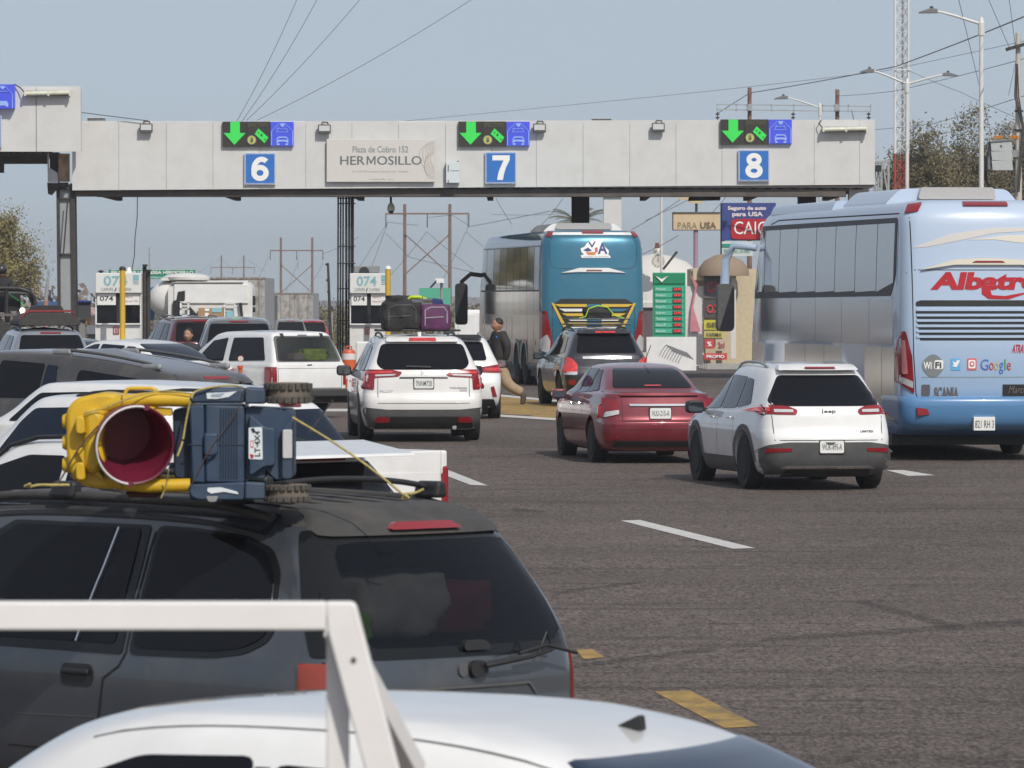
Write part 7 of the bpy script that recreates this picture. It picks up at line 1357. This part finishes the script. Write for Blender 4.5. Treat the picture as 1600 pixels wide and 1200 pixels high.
# ------------------------------------------------------------------ ride-on toy truck lying on the roof, bucket, ropes
dT_ = 29.6; SC = dT_ / F
YELP = mat('yellow_toy_plastic', (.60, .375, .014), .46, coat=.12, noise=.08, dirt=.40, dirtcol=(.35, .22, .05)); NAV = mat('navy_toy_plastic', (.026, .050, .092), .5, noise=.18, dirt=.40, dirtcol=(.12, .13, .14), bump=.08, bscale=18); NAVD = mat('navy_dark', (.015, .028, .055), .5)
toy = thing('ride_on_toy_truck', 'yellow and navy child ride-on toy truck lying on its side on the minivan roof', 'toy car', P(300, 775, dT_))
def T(x, y, z=0): return Vector((PX(x, dT_), dT_ + z, PZ(y, dT_)))
def tp(nm, pts, z0, z1, m_, bev=.012, rnd_=10, sm=45):
    q = corner(pts, rnd_, 4) if rnd_ else pts
    o = M().prism([(PX(a, dT_), PZ(b, dT_)) for a, b in q], dT_ + z0, dT_ + z1).build(nm, m_, toy, world=True, bevel=bev)
    o.data.polygons.foreach_set('use_smooth', [True] * len(o.data.polygons)); o.data.set_sharp_from_angle(angle=math.radians(sm)); return o
def tt(nm, pts, r, m_, n=16): return M().tube([T(*p) for p in pts], r, n).build(nm, m_, toy, world=True, smooth=70)
# yellow cab: roof end cap on the left, two thick pillars running to the navy body
tp('roof_cap', [(103, 640), (118, 622), (160, 613), (190, 618), (192, 640), (152, 655), (142, 690), (152, 738), (192, 750), (190, 764), (140, 764), (112, 748), (103, 715)], .02, .50, YELP, .035, 12)
tp('roof_edge', [(132, 640), (150, 636), (165, 650), (158, 690), (165, 725), (150, 742), (132, 735)], -.05, .2, YELP, .03, 9)
for y in (659, 692, 727): M().lathe([(.0, -.03), (.032, -.03), (.042, -.01), (.044, .02), (.044, .1)], tuple(T(104.5, y, .10)), 'x', 18).build('roof_light', YELP, toy, world=True, smooth=60); 
for y in (650, 722): tp('roof_knob', [(119, y), (133, y), (135, y + 28), (120, y + 28)], -.07, .1, YELP, .02, 7)
tt('pillar', [(150, 640, .06), (185, 629, .03), (230, 624, .02), (297, 625, .02)], .036, YELP); tt('pillar', [(150, 744, .06), (190, 756, .03), (230, 760, .02), (297, 758, .02)], .034, YELP)
tt('pillar', [(150, 640, .46), (190, 629, .48), (297, 627, .48)], .034, YELP); tt('pillar', [(150, 744, .46), (190, 756, .48), (297, 758, .48)], .034, YELP)
tp('window_arch', [(240, 636), (268, 638), (268, 650), (240, 650)], .02, .10, YELP, .01, 3); tp('back_panel', [(165, 646), (200, 634), (245, 640), (245, 750), (200, 752), (165, 735)], .44, .50, YELP, .02, 12); tp('roof_side', [(118, 700), (136, 735), (165, 752), (150, 728), (140, 700)], -.02, .06, YELP, .02, 8)
tt('grab_handle', [(194, 616, .06), (197, 609, .06), (203, 607, .06), (236, 607, .06), (243, 610, .06), (246, 618, .06)], .0105, YELP, 10)
tt('seam_groove', [(191, 617, -.012), (192, 641, -.012)], .0035, mat('yellow_groove', (.36, .21, .01), .6), 6); tt('seam_groove', [(190, 746, -.012), (190, 768, -.012)], .0035, MATS['yellow_groove'], 6)
# navy body
tp('body_block', [(294, 633), (382, 633), (382, 782), (296, 782), (294, 760)], .03, .52, NAV, .012, 4); tp('hood_panel', [(296, 633), (319, 632), (320, 755), (300, 754)], -.02, .06, NAV, .012, 4); tp('centre_panel', [(321, 632), (382, 634), (382, 755), (321, 754)], -.02, .06, NAV, .012, 4)
tp('lower_panel', [(383, 636), (455, 640), (457, 655), (457, 745), (450, 750), (430, 750), (414, 732), (414, 748), (383, 748)], .01, .50, NAV, .015, 6); tp('raised_field', [(390, 645), (414, 668), (430, 668), (430, 728), (414, 728), (390, 745)], -.04, .04, NAV, .015, 8); tp('bumper_edge', [(441, 668), (457, 652), (457, 748), (441, 748)], -.045, .1, NAV, .012, 6)
tp('upper_fender', [(296, 622), (306, 610), (325, 606), (383, 606), (383, 630), (298, 630)], -.03, .2, NAV, .015, 6); tp('upper_wheel_housing', [(383, 605), (415, 607), (415, 631), (383, 631)], -.05, .25, NAV, .014, 4); tp('lower_fender', [(294, 757), (383, 753), (383, 781), (310, 781), (298, 775)], -.03, .2, NAV, .015, 6); tp('lower_wheel_housing', [(383, 752), (414, 754), (414, 780), (383, 780)], -.05, .25, NAV, .014, 4)
for k in range(7): tt('rib', [(345 + k * 4.2, 638, -.022), (345 + k * 4.2, 748, -.022)], .0035, NAVD, 6)
tt('seam_line', [(294, 695, -.022), (383, 695, -.022)], .003, NAVD, 6); tp('latch', [(319, 676), (341, 676), (341, 708), (333, 714), (319, 712)], -.055, .0, NAV, .012, 5); tp('latch_foot', [(322, 710), (332, 710), (330, 717), (324, 717)], -.05, .0, NAVD, .005, 2)
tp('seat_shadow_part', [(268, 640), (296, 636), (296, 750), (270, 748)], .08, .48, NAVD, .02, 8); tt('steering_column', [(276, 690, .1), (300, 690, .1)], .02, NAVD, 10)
tp('licence_sticker', [(389, 668), (410, 667), (411, 718), (389, 717)], -.046, -.035, mat('sticker_white', (.66, .70, .72), .4), .001, 2)
# sticker text, rotated a quarter turn as the toy lies on its side
def vtext(s_, x0, x1, y0, y1, z, m_, bold=0):
    vs_, fs_ = text_geo(s_, bold); V = []
    for a, b in vs_: V.append(T(x1 - (x1 - x0) * b, y1 - (y1 - y0) * a, z))
    return meshobj('lettering', V, fs_, m_, toy, world=True)
vtext('LT·4X4', 398, 407, 673, 713, -.0475, INK, .03); tp('sticker_mark', [(392, 688), (396.5, 688), (396.5, 699), (392, 699)], -.048, -.045, RED, 0, 1); tp('sticker_mark', [(393, 689.5), (395.5, 689.5), (395.5, 697.5), (393, 697.5)], -.049, -.047, WHITEP, 0, 1); tp('sticker_mark', [(391, 709), (397, 710), (396, 716), (392, 715)], -.048, -.045, RED, 0, 0); tp('sticker_mark', [(392, 670), (397, 668), (400, 674), (396, 677)], -.048, -.045, NAVD, 0, 0)
tp('reflector_panel', [(442, 671), (457, 671), (457, 716), (442, 716)], -.055, -.03, mat('grey_reflector', (.50, .51, .50), .5, bump=.3, bscale=80), .004, 3)
tp('headlight_sticker', [(323, 614), (352, 613), (371, 611), (358, 620), (340, 623), (324, 623)], -.037, -.02, MATS['sticker_white'], 0, 1); tp('headlight_mark', [(330, 616), (352, 614), (345, 620), (331, 620)], -.039, -.036, mat('grey_blue_print', (.28, .35, .42), .5), 0, 1)
tp('headlight_sticker', [(325, 762), (345, 761), (371, 768), (373, 772), (350, 768), (330, 771), (324, 767)], -.037, -.02, MATS['sticker_white'], 0, 1); tp('mirror_stub', [(322, 775), (342, 775), (338, 784), (326, 784)], -.05, .04, mat('toy_grey', (.25, .25, .26), .6), .006, 3)
TREAD = mat('toy_tyre', (.15, .125, .10), .85, noise=.25, nscale=9, dirt=.6, dirtcol=(.23, .18, .14)); TREADK = mat('tread_block', (.075, .068, .06), .85, noise=.3)
for (ya, yb, x0, x1) in ((598, 631, 414, 484), (757, 786, 414, 482)):
    for zz_ in ((.10,) if 1 else ()):
        R0 = (x1 - x0) / 2 * SC; wd = (yb - ya) * SC; ce = T((x0 + x1) / 2, (ya + yb) / 2, R0 - .02)
        # axis of the wheel is vertical in the picture because the toy lies on its side
        wh = M().lathe([(R0 * .5, -wd / 2 + .01), (R0 * .92, -wd / 2), (R0 * .97, -wd / 2 + .02), (R0 * .97, wd / 2 - .02), (R0 * .92, wd / 2), (R0 * .5, wd / 2 - .01)], tuple(ce), 'z', 36).build('wheel', TREAD, toy, world=True, smooth=35)
        tb = M()
        for k in range(20):
            for j, (z0, z1) in enumerate(((-wd / 2 + .004, -wd * .16), (wd * .16, wd / 2 - .004))):
                a = 2 * math.pi * (k + .5 * j) / 20; u = Vector((math.cos(a), math.sin(a), 0)); w2 = Vector((-math.sin(a), math.cos(a), 0)); c0_ = ce + u * R0 * .96
                vs_ = [c0_ + w2 * s1 * .013 + u * s2 * .016 + Vector((0, 0, s3)) for s3 in (z0, z1) for s1, s2 in ((-1, -1), (1, -1), (1, 1), (-1, 1))]; tb.add(vs_, [(0, 3, 2, 1), (4, 5, 6, 7), (0, 1, 5, 4), (1, 2, 6, 5), (2, 3, 7, 6), (3, 0, 4, 7)])
        tb.build('tread_blocks', TREADK, toy, world=True, bevel=.003)['kind'] = 'stuff'; M().lathe([(R0 * .45, -wd / 2 - .004), (R0 * .2, -wd / 2 - .012), (.01, -wd / 2 - .012)], tuple(ce), 'z', 20).build('hub_cap', mat('toy_grey', (.25, .25, .26), .6), toy, world=True)
# bucket, opening towards the camera and a little to the right
BK = mat('maroon_bucket', (.125, .010, .030), .38, coat=.2, noise=.08)
bq = thing('bucket', 'deep maroon plastic bucket wedged in the yellow toy cab, mouth towards the camera', 'bucket', T(212, 694, -.10)); cx0, cy0, rr_ = 212, 694, 62 * SC
axis = Vector((-.26, 1, .18)).normalized(); ux = axis.cross(Vector((0, 0, 1))).normalized() * 1; uz = ux.cross(axis).normalized()
if uz.z < 0: uz = -uz
def rings(prof, n=56):
    vs_ = []; fs_ = []
    for r, dd in prof:
        for q in range(n): a = 2 * math.pi * q / n; vs_.append(axis * dd + (ux * math.cos(a) + uz * math.sin(a)) * r)
    for i in range(len(prof) - 1):
        for q in range(n): fs_.append((i * n + q, i * n + (q + 1) % n, (i + 1) * n + (q + 1) % n, (i + 1) * n + q))
    fs_.append(tuple((len(prof) - 1) * n + q for q in range(n))); return vs_, fs_
vs_, fs_ = rings([(rr_ * .74, .33), (rr_ * .97, .05), (rr_ * 1.01, .03), (rr_ * 1.02, -.005), (rr_ * 1.0, -.012), (rr_ * .955, -.008), (rr_ * .945, .01), (rr_ * .90, .05), (rr_ * .885, .055), (rr_ * .70, .315)]); meshobj('bucket_body', vs_, fs_, BK, bq, smooth=40)
vs_, fs_ = rings([(rr_ * .74, .331), (rr_ * .72, .33)]); meshobj('bucket_base', vs_, fs_, BK, bq)
hp = []
for i in range(25):
    a = math.radians(75 + 190 * i / 24); hp.append(axis * (-.02 - .015 * math.sin(math.pi * i / 24)) + (ux * math.cos(a) * (1 if ux.x > 0 else -1) + uz * math.sin(a)) * rr_ * 1.0)
M().tube(hp, .0065, 10).build('bail_handle', mat('handle_white', (.62, .58, .58), .4), bq, smooth=60)
for i in (0, 24): M().lathe([(.016, -.01), (.016, .01)], tuple(hp[i]), 'y', 12).build('handle_lug', BK, bq)
tag(M().prism([(PX(192, dT_), PZ(770, dT_)), (PX(250, dT_), PZ(768, dT_)), (PX(244, dT_), PZ(779, dT_)), (PX(200, dT_), PZ(779, dT_))], dT_ + .1, dT_ + .4).build('brown_box', mat('brown_crate', (.07, .022, .012), .7), bevel=.01), 'low brown wooden piece under the yellow toy on the minivan roof', 'box')
ROPE = mat('yellow_rope', (.50, .40, .14), .8, bump=.8, bscale=220, noise=.3, nscale=60)
def rope(pts, lab, r=.0055, k=6, m_=ROPE):
    pv = [T(*p) for p in pts]; dn = []
    for i in range(len(pv) - 1):
        p0, p1, p2, p3 = pv[max(0, i - 1)], pv[i], pv[i + 1], pv[min(len(pv) - 1, i + 2)]
        for j in range(k):
            t_ = j / k; dn.append(.5 * ((2 * p1) + (p2 - p0) * t_ + (2 * p0 - 5 * p1 + 4 * p2 - p3) * t_ ** 2 + (3 * p1 - p0 - 3 * p2 + p3) * t_ ** 3))
    dn.append(pv[-1]); tag(M().tube(dn, r, 7).build('rope', m_, smooth=70), lab, 'rope')
rope([(298, 626, -.06), (291, 660, -.05), (286, 690, -.06), (279, 712, -.13)], 'yellow rope running down between the bucket and the navy toy body')
rope([(300, 622, -.06), (306, 612, -.05), (330, 605, -.04), (360, 603, .1), (376, 606, .2)], 'yellow rope looped over the navy corner of the toy')
rope([(457, 652, -.02), (520, 690, -.05), (580, 731, -.1), (634, 773, -.2)], 'long taut yellow rope from the toy down to the minivan roof bar', .0062)
rope([(634, 773, -.2), (630, 777, -.2), (640, 776, -.22), (634, 770, -.22), (650, 768, -.2), (663, 762, -.2)], 'yellow rope knot with loose end on the roof bar', .007)
rope([(300, 615, -.03), (250, 611, -.02), (200, 623, -.06), (165, 637, -.06), (132, 645, -.07)], 'thin faded rope crossing the yellow toy roof', .0038)
DRK = mat('dark_cord', (.09, .055, .035), .8)
rope([(155, 665, -.08), (125, 700, -.08), (98, 745, -.05), (88, 757, -.1)], 'dark cord slanting from the yellow toy to the roof rail', .0045, 6, DRK)
rope([(41, 759, -.1), (50, 755, -.12), (47, 760, -.1), (62, 757, -.1), (85, 757, -.1), (110, 757, -.08)], 'yellow rope with knot tied to the left end of the roof rail', .0075)
rope([(265, 733, -.1), (262, 750, -.06), (258, 764, -.04), (252, 778, -.03)], 'frayed rope end under the bucket', .004)
rope([(110, 742, -.04), (128, 757, -.04), (160, 764, -.03), (195, 770, -.02)], 'dark cord under the lower yellow pillar', .003, 6, DRK)
rope([(300, 757, -.06), (330, 700, -.07), (372, 640, -.06), (383, 606, -.06)], 'thin frayed cord slanting over the navy toy panel', .0026, 6, DRK)
tag(M().tube([P(483, 675, 42.5), P(520, 625, 42.2)], .006, 5).build('whip_antenna', BLACK), 'thin black whip antenna on the white suv behind the toy', 'antenna')
# ------------------------------------------------------------------ white car and white frame closest to the camera
v = Vehicle('crossover', 'white low crossover nearest the camera, only its roof and glass tops in view', 'suv', 1794, 15.66, 62, sedan_levels(4.6, 1.88, 1.745, 1.20, .70, .68), WHITE, 4.6, arch=.14, archz=1.2, wheels=(.95, 3.7), R=.34, bow=.09, taper=.08, q=3, crown=.035)
v.both('side_window', [(.95, 1.21), (1.58, 1.18), (1.58, 1.55), (1.35, 1.54)], m=GLASS, off=.006, cell=.05); v.both('side_window', [(1.64, 1.18), (2.35, 1.16), (2.35, 1.59), (1.64, 1.56)], m=GLASS, off=.006, cell=.05); v.both('side_window', [(2.42, 1.16), (3.7, 1.16), (3.15, 1.48), (2.8, 1.60), (2.42, 1.61)], m=GLASS, off=.006, cell=.05)
v.patch('rear_window', [(-.66, 1.24), (.66, 1.24), (.57, 1.62), (-.57, 1.62)], m=mat('navy_glass', (.012, .028, .06), .04, spec=.55), r=.06, cell=.05, off=.008)
fin = M().prism([(1.53, .0), (1.64, .0), (1.545, .045), (1.535, .042)], -.013, .013, 'x').build('antenna_fin', BLACK, v.root, bevel=.008); hh, _ = v.cast('z', 1, 0, 1.58); fin.location.z = hh.z - .005
for sd in (-1, 1):
    v.line([(sd * .60, 1.3), (sd * .61, 1.9), (sd * .60, 3.0)], 'z', 1, .006, GREYPL, 'roof_gutter', .002); v.line([(1.61, 1.15), (1.61, 1.56)], 'x', sd, .05, BLACK, 'pillar_trim', .009); v.line([(2.385, 1.15), (2.385, 1.58)], 'x', sd, .05, BLACK, 'pillar_trim', .009)
v.mir('tail_light', [(-.88, .80), (-.6, .82), (-.6, 1.0), (-.88, 1.04)], m=REDL, off=.012, r=.03); v.plate(0, .88); v.mirror(3.05, 1.16, WHITE); v.handles([(1.72, 1.02), (2.5, 1.02)], WHITE)
FRW = mat('frame_white_paint', (.74, .72, .70), .45, noise=.03, dirt=.10, bump=.03, bscale=4); dF = 12.5
t = thing('metal_frame', 'white square tube frame with a sloping leg in front of the dark minivan', 'frame', (PX(530, dF), dF, 0))
tw = 44 * dF / F
def fr(nm, a, b, w_=tw, h_=tw): return M().bar(a, b, w_, h_).build(nm, FRW, t, world=True, bevel=.005)
a0 = P(-700, 962, dF); a1 = P(510, 962, dF); fr('top_rail', a0, a1)
pc = P(528, 962, dF)
M().prism([(PX(509, dF), PZ(940, dF)), (PX(550, dF), PZ(940, dF)), (PX(551, dF) + .008, PZ(945, dF)), (PX(980, dF), 0), (PX(933, dF), 0), (PX(512, dF), PZ(985, dF))], dF - tw / 2 + .001, dF + tw / 2 - .002).build('sloping_leg', FRW, t, world=True, bevel=.005)
M().box(PX(509, dF), dF + tw / 2 + .004, 0, PX(544, dF), dF + tw / 2 + .066, PZ(986, dF)).build('upright', FRW, t, world=True, bevel=.004)
M().bar((PX(522, dF), dF + .12, PZ(985, dF)), (PX(640, dF), dF + .55, PZ(1240, dF)), .05, .05).build('inner_brace', FRW, t, world=True, bevel=.004); M().bar((PX(640, dF), dF + .55, PZ(1240, dF)), (PX(720, dF), dF + .6, 0), .05, .05).build('inner_brace', FRW, t, world=True)
M().lathe([(.006, 0), (.006, .004)], (PX(553, dF), dF - tw / 2 - .003, PZ(1030, dF)), 'y', 10).build('bolt', GREYPL, t, world=True)
M().box(PX(-700, dF), dF - .03, 0, PX(-680, dF), dF + .03, PZ(984, dF)).build('upright', FRW, t, world=True)
# delineator post with round reflector near the boxy suv
t = thing('delineator_post', 'small orange delineator with round white reflector in front of the boxy white suv window', 'post', (PX(375.5, 100), 100, G(100)))
c_ = P(375.5, 574, 100); M().tube([(c_.x, 100, G(100)), tuple(c_)], .035, 12).build('post', ORP, t, world=True, smooth=60); M().lathe([(.045, -.012), (.045, .012)], tuple(P(376, 560.5, 100)), 'y', 20).build('reflector', mat('reflector_disc', (.62, .55, .48), .3), t, world=True); M().lathe([(.052, -.008), (.052, .008)], tuple(P(376, 560.5, 100.02)), 'y', 20).build('reflector_rim', ORP, t, world=True); M().lathe([(.05, -.02), (.05, .03)], tuple(P(375.5, 574, 100)), 'z', 14).build('collar', ORP, t, world=True); M().lathe([(.15, 0), (.14, .05), (.04, .07)], (c_.x, 100, G(100)), 'z', 16).build('base', RUBBER, t, world=True)
# ------------------------------------------------------------------ people
SKIN = mat('skin', (.36, .19, .125), .55); HAIR = mat('black_hair', (.012, .010, .009), .6)
def skin_body(name, verts, edges, rad, root, m_, parent, sub=2):
    me = bpy.data.meshes.new(name); me.from_pydata([tuple(p) for p in verts], edges, []); o = bpy.data.objects.new(name, me); link(o, parent)
    sk = o.modifiers.new('skin', 'SKIN'); sk.use_smooth_shade = True
    for i, r in enumerate(rad): r = r if isinstance(r, tuple) else (r, r); me.skin_vertices[0].data[i].radius = r
    for i in range(len(verts)): me.skin_vertices[0].data[i].use_root = (i == root)
    s_ = o.modifiers.new('sub', 'SUBSURF'); s_.levels = sub; s_.render_levels = sub
    bpy.context.view_layer.update(); dg = bpy.context.evaluated_depsgraph_get(); m2 = bpy.data.meshes.new_from_object(o.evaluated_get(dg)); o.modifiers.clear(); o.data = m2; m2.materials.clear(); m2.materials.append(m_)
    m2.polygons.foreach_set('use_smooth', [True] * len(m2.polygons)); return o
def head(parent, c, yaw_, m_=SKIN, hair=HAIR, helmet=None, sc=1.0):
    e = bpy.data.objects.new('head', None); 
    bm = bmesh.new(); bmesh.ops.create_uvsphere(bm, u_segments=24, v_segments=18, radius=.1)
    for vv in bm.verts:
        x, y, z = vv.co; z *= 1.22; y *= 1.05; x *= .82
        if z < -.02: f = 1 - .28 * min(1, (-z - .02) / .1); x *= f; y = y * f - (.012 if y < 0 else -.0)
        if y < 0: y -= .006 * math.exp(-((z + .09) / .02) ** 2)
        if y < -.05: y -= .028 * math.exp(-((x / .014) ** 2 + ((z + .015) / .022) ** 2)) ; y += .010 * math.exp(-(((abs(x) - .032) / .016) ** 2 + ((z - .015) / .012) ** 2))
        vv.co = Vector((x, y, z)) * sc
    R_ = Matrix.Rotation(yaw_, 4, 'Z'); tr = Matrix.Translation(Vector(c)) @ R_
    bm.transform(tr); me = bpy.data.meshes.new('head'); bm.to_mesh(me); bm.free(); me.materials.append(m_); o = bpy.data.objects.new('head', me); link(o, parent); me.polygons.foreach_set('use_smooth', [True] * len(me.polygons))
    def blob(nm, p, r, m2, sc_=(1, 1, 1)):
        bm = bmesh.new(); bmesh.ops.create_uvsphere(bm, u_segments=14, v_segments=10, radius=r); bmesh.ops.scale(bm, vec=Vector(sc_), verts=bm.verts); bm.transform(tr @ Matrix.Translation(Vector(p) * sc)); me = bpy.data.meshes.new(nm); bm.to_mesh(me); bm.free(); me.materials.append(m2); q = bpy.data.objects.new(nm, me); link(q, o); me.polygons.foreach_set('use_smooth', [True] * len(me.polygons))
    for sx in (-1, 1): blob('ear', (sx * .083, .01, -.005), .022, m_, (.5, .8, 1.3)); blob('eye', (sx * .032, -.088, .014), .008, INK); blob('eyebrow', (sx * .033, -.094, .034), .012, hair, (1.3, .4, .3))
    blob('mouth', (0, -.094, -.062), .014, mat('lips', (.25, .09, .07), .5), (1.5, .4, .35))
    if not helmet: blob('hair', (0, .019, .044), .108, hair, (.88, .95, .98)); blob('moustache', (0, -.098, -.048), .012, hair, (1.5, .4, .4))
    else: blob('helmet', (0, .01, .04), .125, helmet, (.95, 1.05, .92))
    return o
def hand(parent, w_, dr, m_=SKIN):
    dr = Vector(dr).normalized(); sd_ = dr.cross(Vector((0, 1, .2))).normalized(); vs_ = [Vector(w_), Vector(w_) + dr * .08]; ed = [(0, 1)]; rad = [.028, .036]
    for k, ln in enumerate((.065, .075, .07, .055)):
        b = vs_[1] + sd_ * (k - 1.5) * .017; i = len(vs_); vs_ += [b + dr * .015, b + dr * ln * .6 + Vector((0, .008, 0)), b + dr * ln + Vector((0, .025, 0))]; ed += [(1, i), (i, i + 1), (i + 1, i + 2)]; rad += [.009, .0085, .007]
    i = len(vs_); vs_ += [vs_[0] + dr * .03 + sd_ * .035, vs_[0] + dr * .065 + sd_ * .05]; ed += [(0, i), (i, i + 1)]; rad += [.011, .009]; return skin_body('hand', vs_, ed, rad, 0, m_, parent, 1)
# running man, seen from his left side, heading to the left of the picture
dM = 119.5; sM = dM / F; man = thing('person', 'man in dark jacket and khaki trousers striding left beside the teal bus', 'person', (PX(790, dM), dM, G(dM)))
def MP(x, y, z=0): q = P(x, y, dM) - Vector(man.location); q.y = z; return q
JK = mat('dark_jacket', (.028, .024, .026), .8, noise=.2, nscale=9, bump=.3, bscale=14); KH = mat('khaki_cloth', (.34, .255, .165), .85, noise=.12, nscale=6, bump=.3, bscale=12); SHOE = mat('brown_suede', (.085, .065, .048), .8)
skin_body('trousers', [MP(782, 566), MP(783, 578, -.06), MP(793, 600, -.08), MP(803, 607, -.08), MP(818, 614, -.08), MP(781, 578, .06), MP(771, 598, .08), MP(765, 618, .08), MP(763, 634, .08)], [(0, 1), (1, 2), (2, 3), (3, 4), (0, 5), (5, 6), (6, 7), (7, 8)], [(.17, .15), .16, .13, .115, .10, .135, .11, .09, .08], 0, KH, man)
skin_body('jacket', [MP(782, 568), MP(781, 552), MP(780, 538), MP(780, 526), MP(779, 520), MP(785, 523, -.15), MP(793, 540, -.20), MP(792, 556, -.16), MP(788, 563, -.13), MP(774, 523, .15), MP(768, 540, .18), MP(762, 552, .14)], [(0, 1), (1, 2), (2, 3), (3, 4), (3, 5), (5, 6), (6, 7), (7, 8), (3, 9), (9, 10), (10, 11)], [(.17, .15), (.195, .16), (.20, .17), (.16, .14), .075, .11, .09, .07, .06, .10, .085, .06], 0, JK, man)
skin_body('neck', [MP(779, 524), MP(778.5, 515)], [(0, 1)], [.06, .055], 0, SKIN, man, 2)
head(man, MP(777.5, 508), math.radians(-78), sc=1.12); hand(man, MP(788, 562, -.13), (-.35, -.1, -1)); hand(man, MP(762, 553, .14), (-.6, 0, -.4))
for (a, b, c_, z) in (((817, 612), (826, 628), (818, 632), -.08), ((768, 636), (752, 638), (752, 633), .08)):
    A, B, D = MP(*a, z), MP(*b, z), MP(*c_, z); skin_body('shoe', [A, (A + D) / 2 + Vector((.01, 0, 0)), D + Vector((-.03, 0, -.01))], [(0, 1), (1, 2)], [.075, .065, .055], 0, SHOE, man)
M().box(MP(775, 521).x, -.19, MP(775, 528).z, MP(777, 521).x, -.17, MP(775, 525).z).build('chest_logo', BLUEP, man)
# man whose face shows behind the white roof
d2 = 117; m2_ = thing('person', 'dark haired man whose face shows above the white sedan roof', 'person', (PX(294, d2), d2, G(d2))); fz_ = PZ(524, d2) - G(d2)
head(m2_, (0, 0, fz_), math.radians(-18), sc=1.08); skin_body('shirt', [(0, 0, fz_ - .14), (0, 0, fz_ - .26), (0, 0, fz_ - .55), (0, 0, fz_ - .72), (-.2, 0, fz_ - .24), (-.26, -.03, fz_ - .52), (-.22, -.08, fz_ - .74), (.2, 0, fz_ - .24), (.26, -.03, fz_ - .52), (.22, -.08, fz_ - .74)], [(0, 1), (1, 2), (2, 3), (1, 4), (4, 5), (5, 6), (1, 7), (7, 8), (8, 9)], [.06, (.16, .11), (.15, .11), (.15, .11), .075, .055, .045, .075, .055, .045], 2, mat('dark_shirt', (.03, .03, .04), .8), m2_)
skin_body('legs', [(0, 0, fz_ - .72), (-.1, 0, fz_ - .8), (-.11, 0, max(.45, (fz_ - .8) * .5)), (-.12, 0, .06), (.1, 0, fz_ - .8), (.11, 0, max(.45, (fz_ - .8) * .5)), (.12, 0, .06)], [(0, 1), (1, 2), (2, 3), (0, 4), (4, 5), (5, 6)], [.13, .1, .075, .05, .1, .075, .05], 0, mat('jeans', (.04, .06, .10), .8), m2_)
for sx in (-1, 1): hand(m2_, (sx * .22, -.08, fz_ - .76), (0, -.2, -1)); skin_body('shoe', [(sx * .12, .03, .05), (sx * .12, -.14, .04)], [(0, 1)], [.05, .045], 0, BLACK, m2_)
# soldier standing in the patrol pickup
d3 = 122; sd3 = thing('person', 'soldier in black uniform and helmet standing in the patrol pickup at the left edge', 'person', (PX(3, d3), d3, PZ(492, d3) - .25)); hz3 = PZ(424, d3) - sd3.location.z
UNI = mat('black_uniform', (.018, .018, .022), .85, noise=.2)
head(sd3, (0, 0, hz3), math.radians(150), helmet=mat('helmet_black', (.03, .03, .032), .35)); skin_body('uniform', [(0, 0, hz3 - .13), (.02, 0, hz3 - .24), (0, 0, hz3 - .5), (0, 0, hz3 - .68), (.17, 0, hz3 - .23), (.22, -.05, hz3 - .45), (.10, -.2, hz3 - .6), (-.17, 0, hz3 - .23), (-.2, -.05, hz3 - .46), (-.05, -.2, hz3 - .6)], [(0, 1), (1, 2), (2, 3), (1, 4), (4, 5), (5, 6), (1, 7), (7, 8), (8, 9)], [.065, (.17, .13), (.17, .13), (.16, .12), .085, .07, .05, .085, .07, .05], 2, UNI, sd3)
skin_body('trousers', [(0, 0, hz3 - .68), (-.1, 0, hz3 - .78), (-.12, 0, .45), (-.12, 0, .05), (.1, 0, hz3 - .78), (.12, 0, .45), (.12, 0, .05)], [(0, 1), (1, 2), (2, 3), (0, 4), (4, 5), (5, 6)], [.13, .1, .08, .06, .1, .08, .06], 0, UNI, sd3)
hand(sd3, (.10, -.2, hz3 - .6), (0, -1, 0)); hand(sd3, (-.05, -.2, hz3 - .6), (0, -1, 0))
# ------------------------------------------------------------------ thin dusty air
hb = M().box(-1390, -50, -2.2, 1390, 2940, 32).build('haze', (hm := bpy.data.materials.new('thin_haze'))); hb['kind'] = 'stuff'; tag(hb, 'thin pale dust haze over the whole place', 'haze')
hm.use_nodes = True; hn = hm.node_tree; hn.nodes.remove(hn.nodes['Principled BSDF']); pv = hn.nodes.new('ShaderNodeVolumePrincipled'); pv.inputs['Color'].default_value = (.93, .95, 1, 1); pv.inputs['Density'].default_value = .00030; pv.inputs['Anisotropy'].default_value = .3
hn.links.new(pv.outputs[0], hn.nodes['Material Output'].inputs['Volume'])
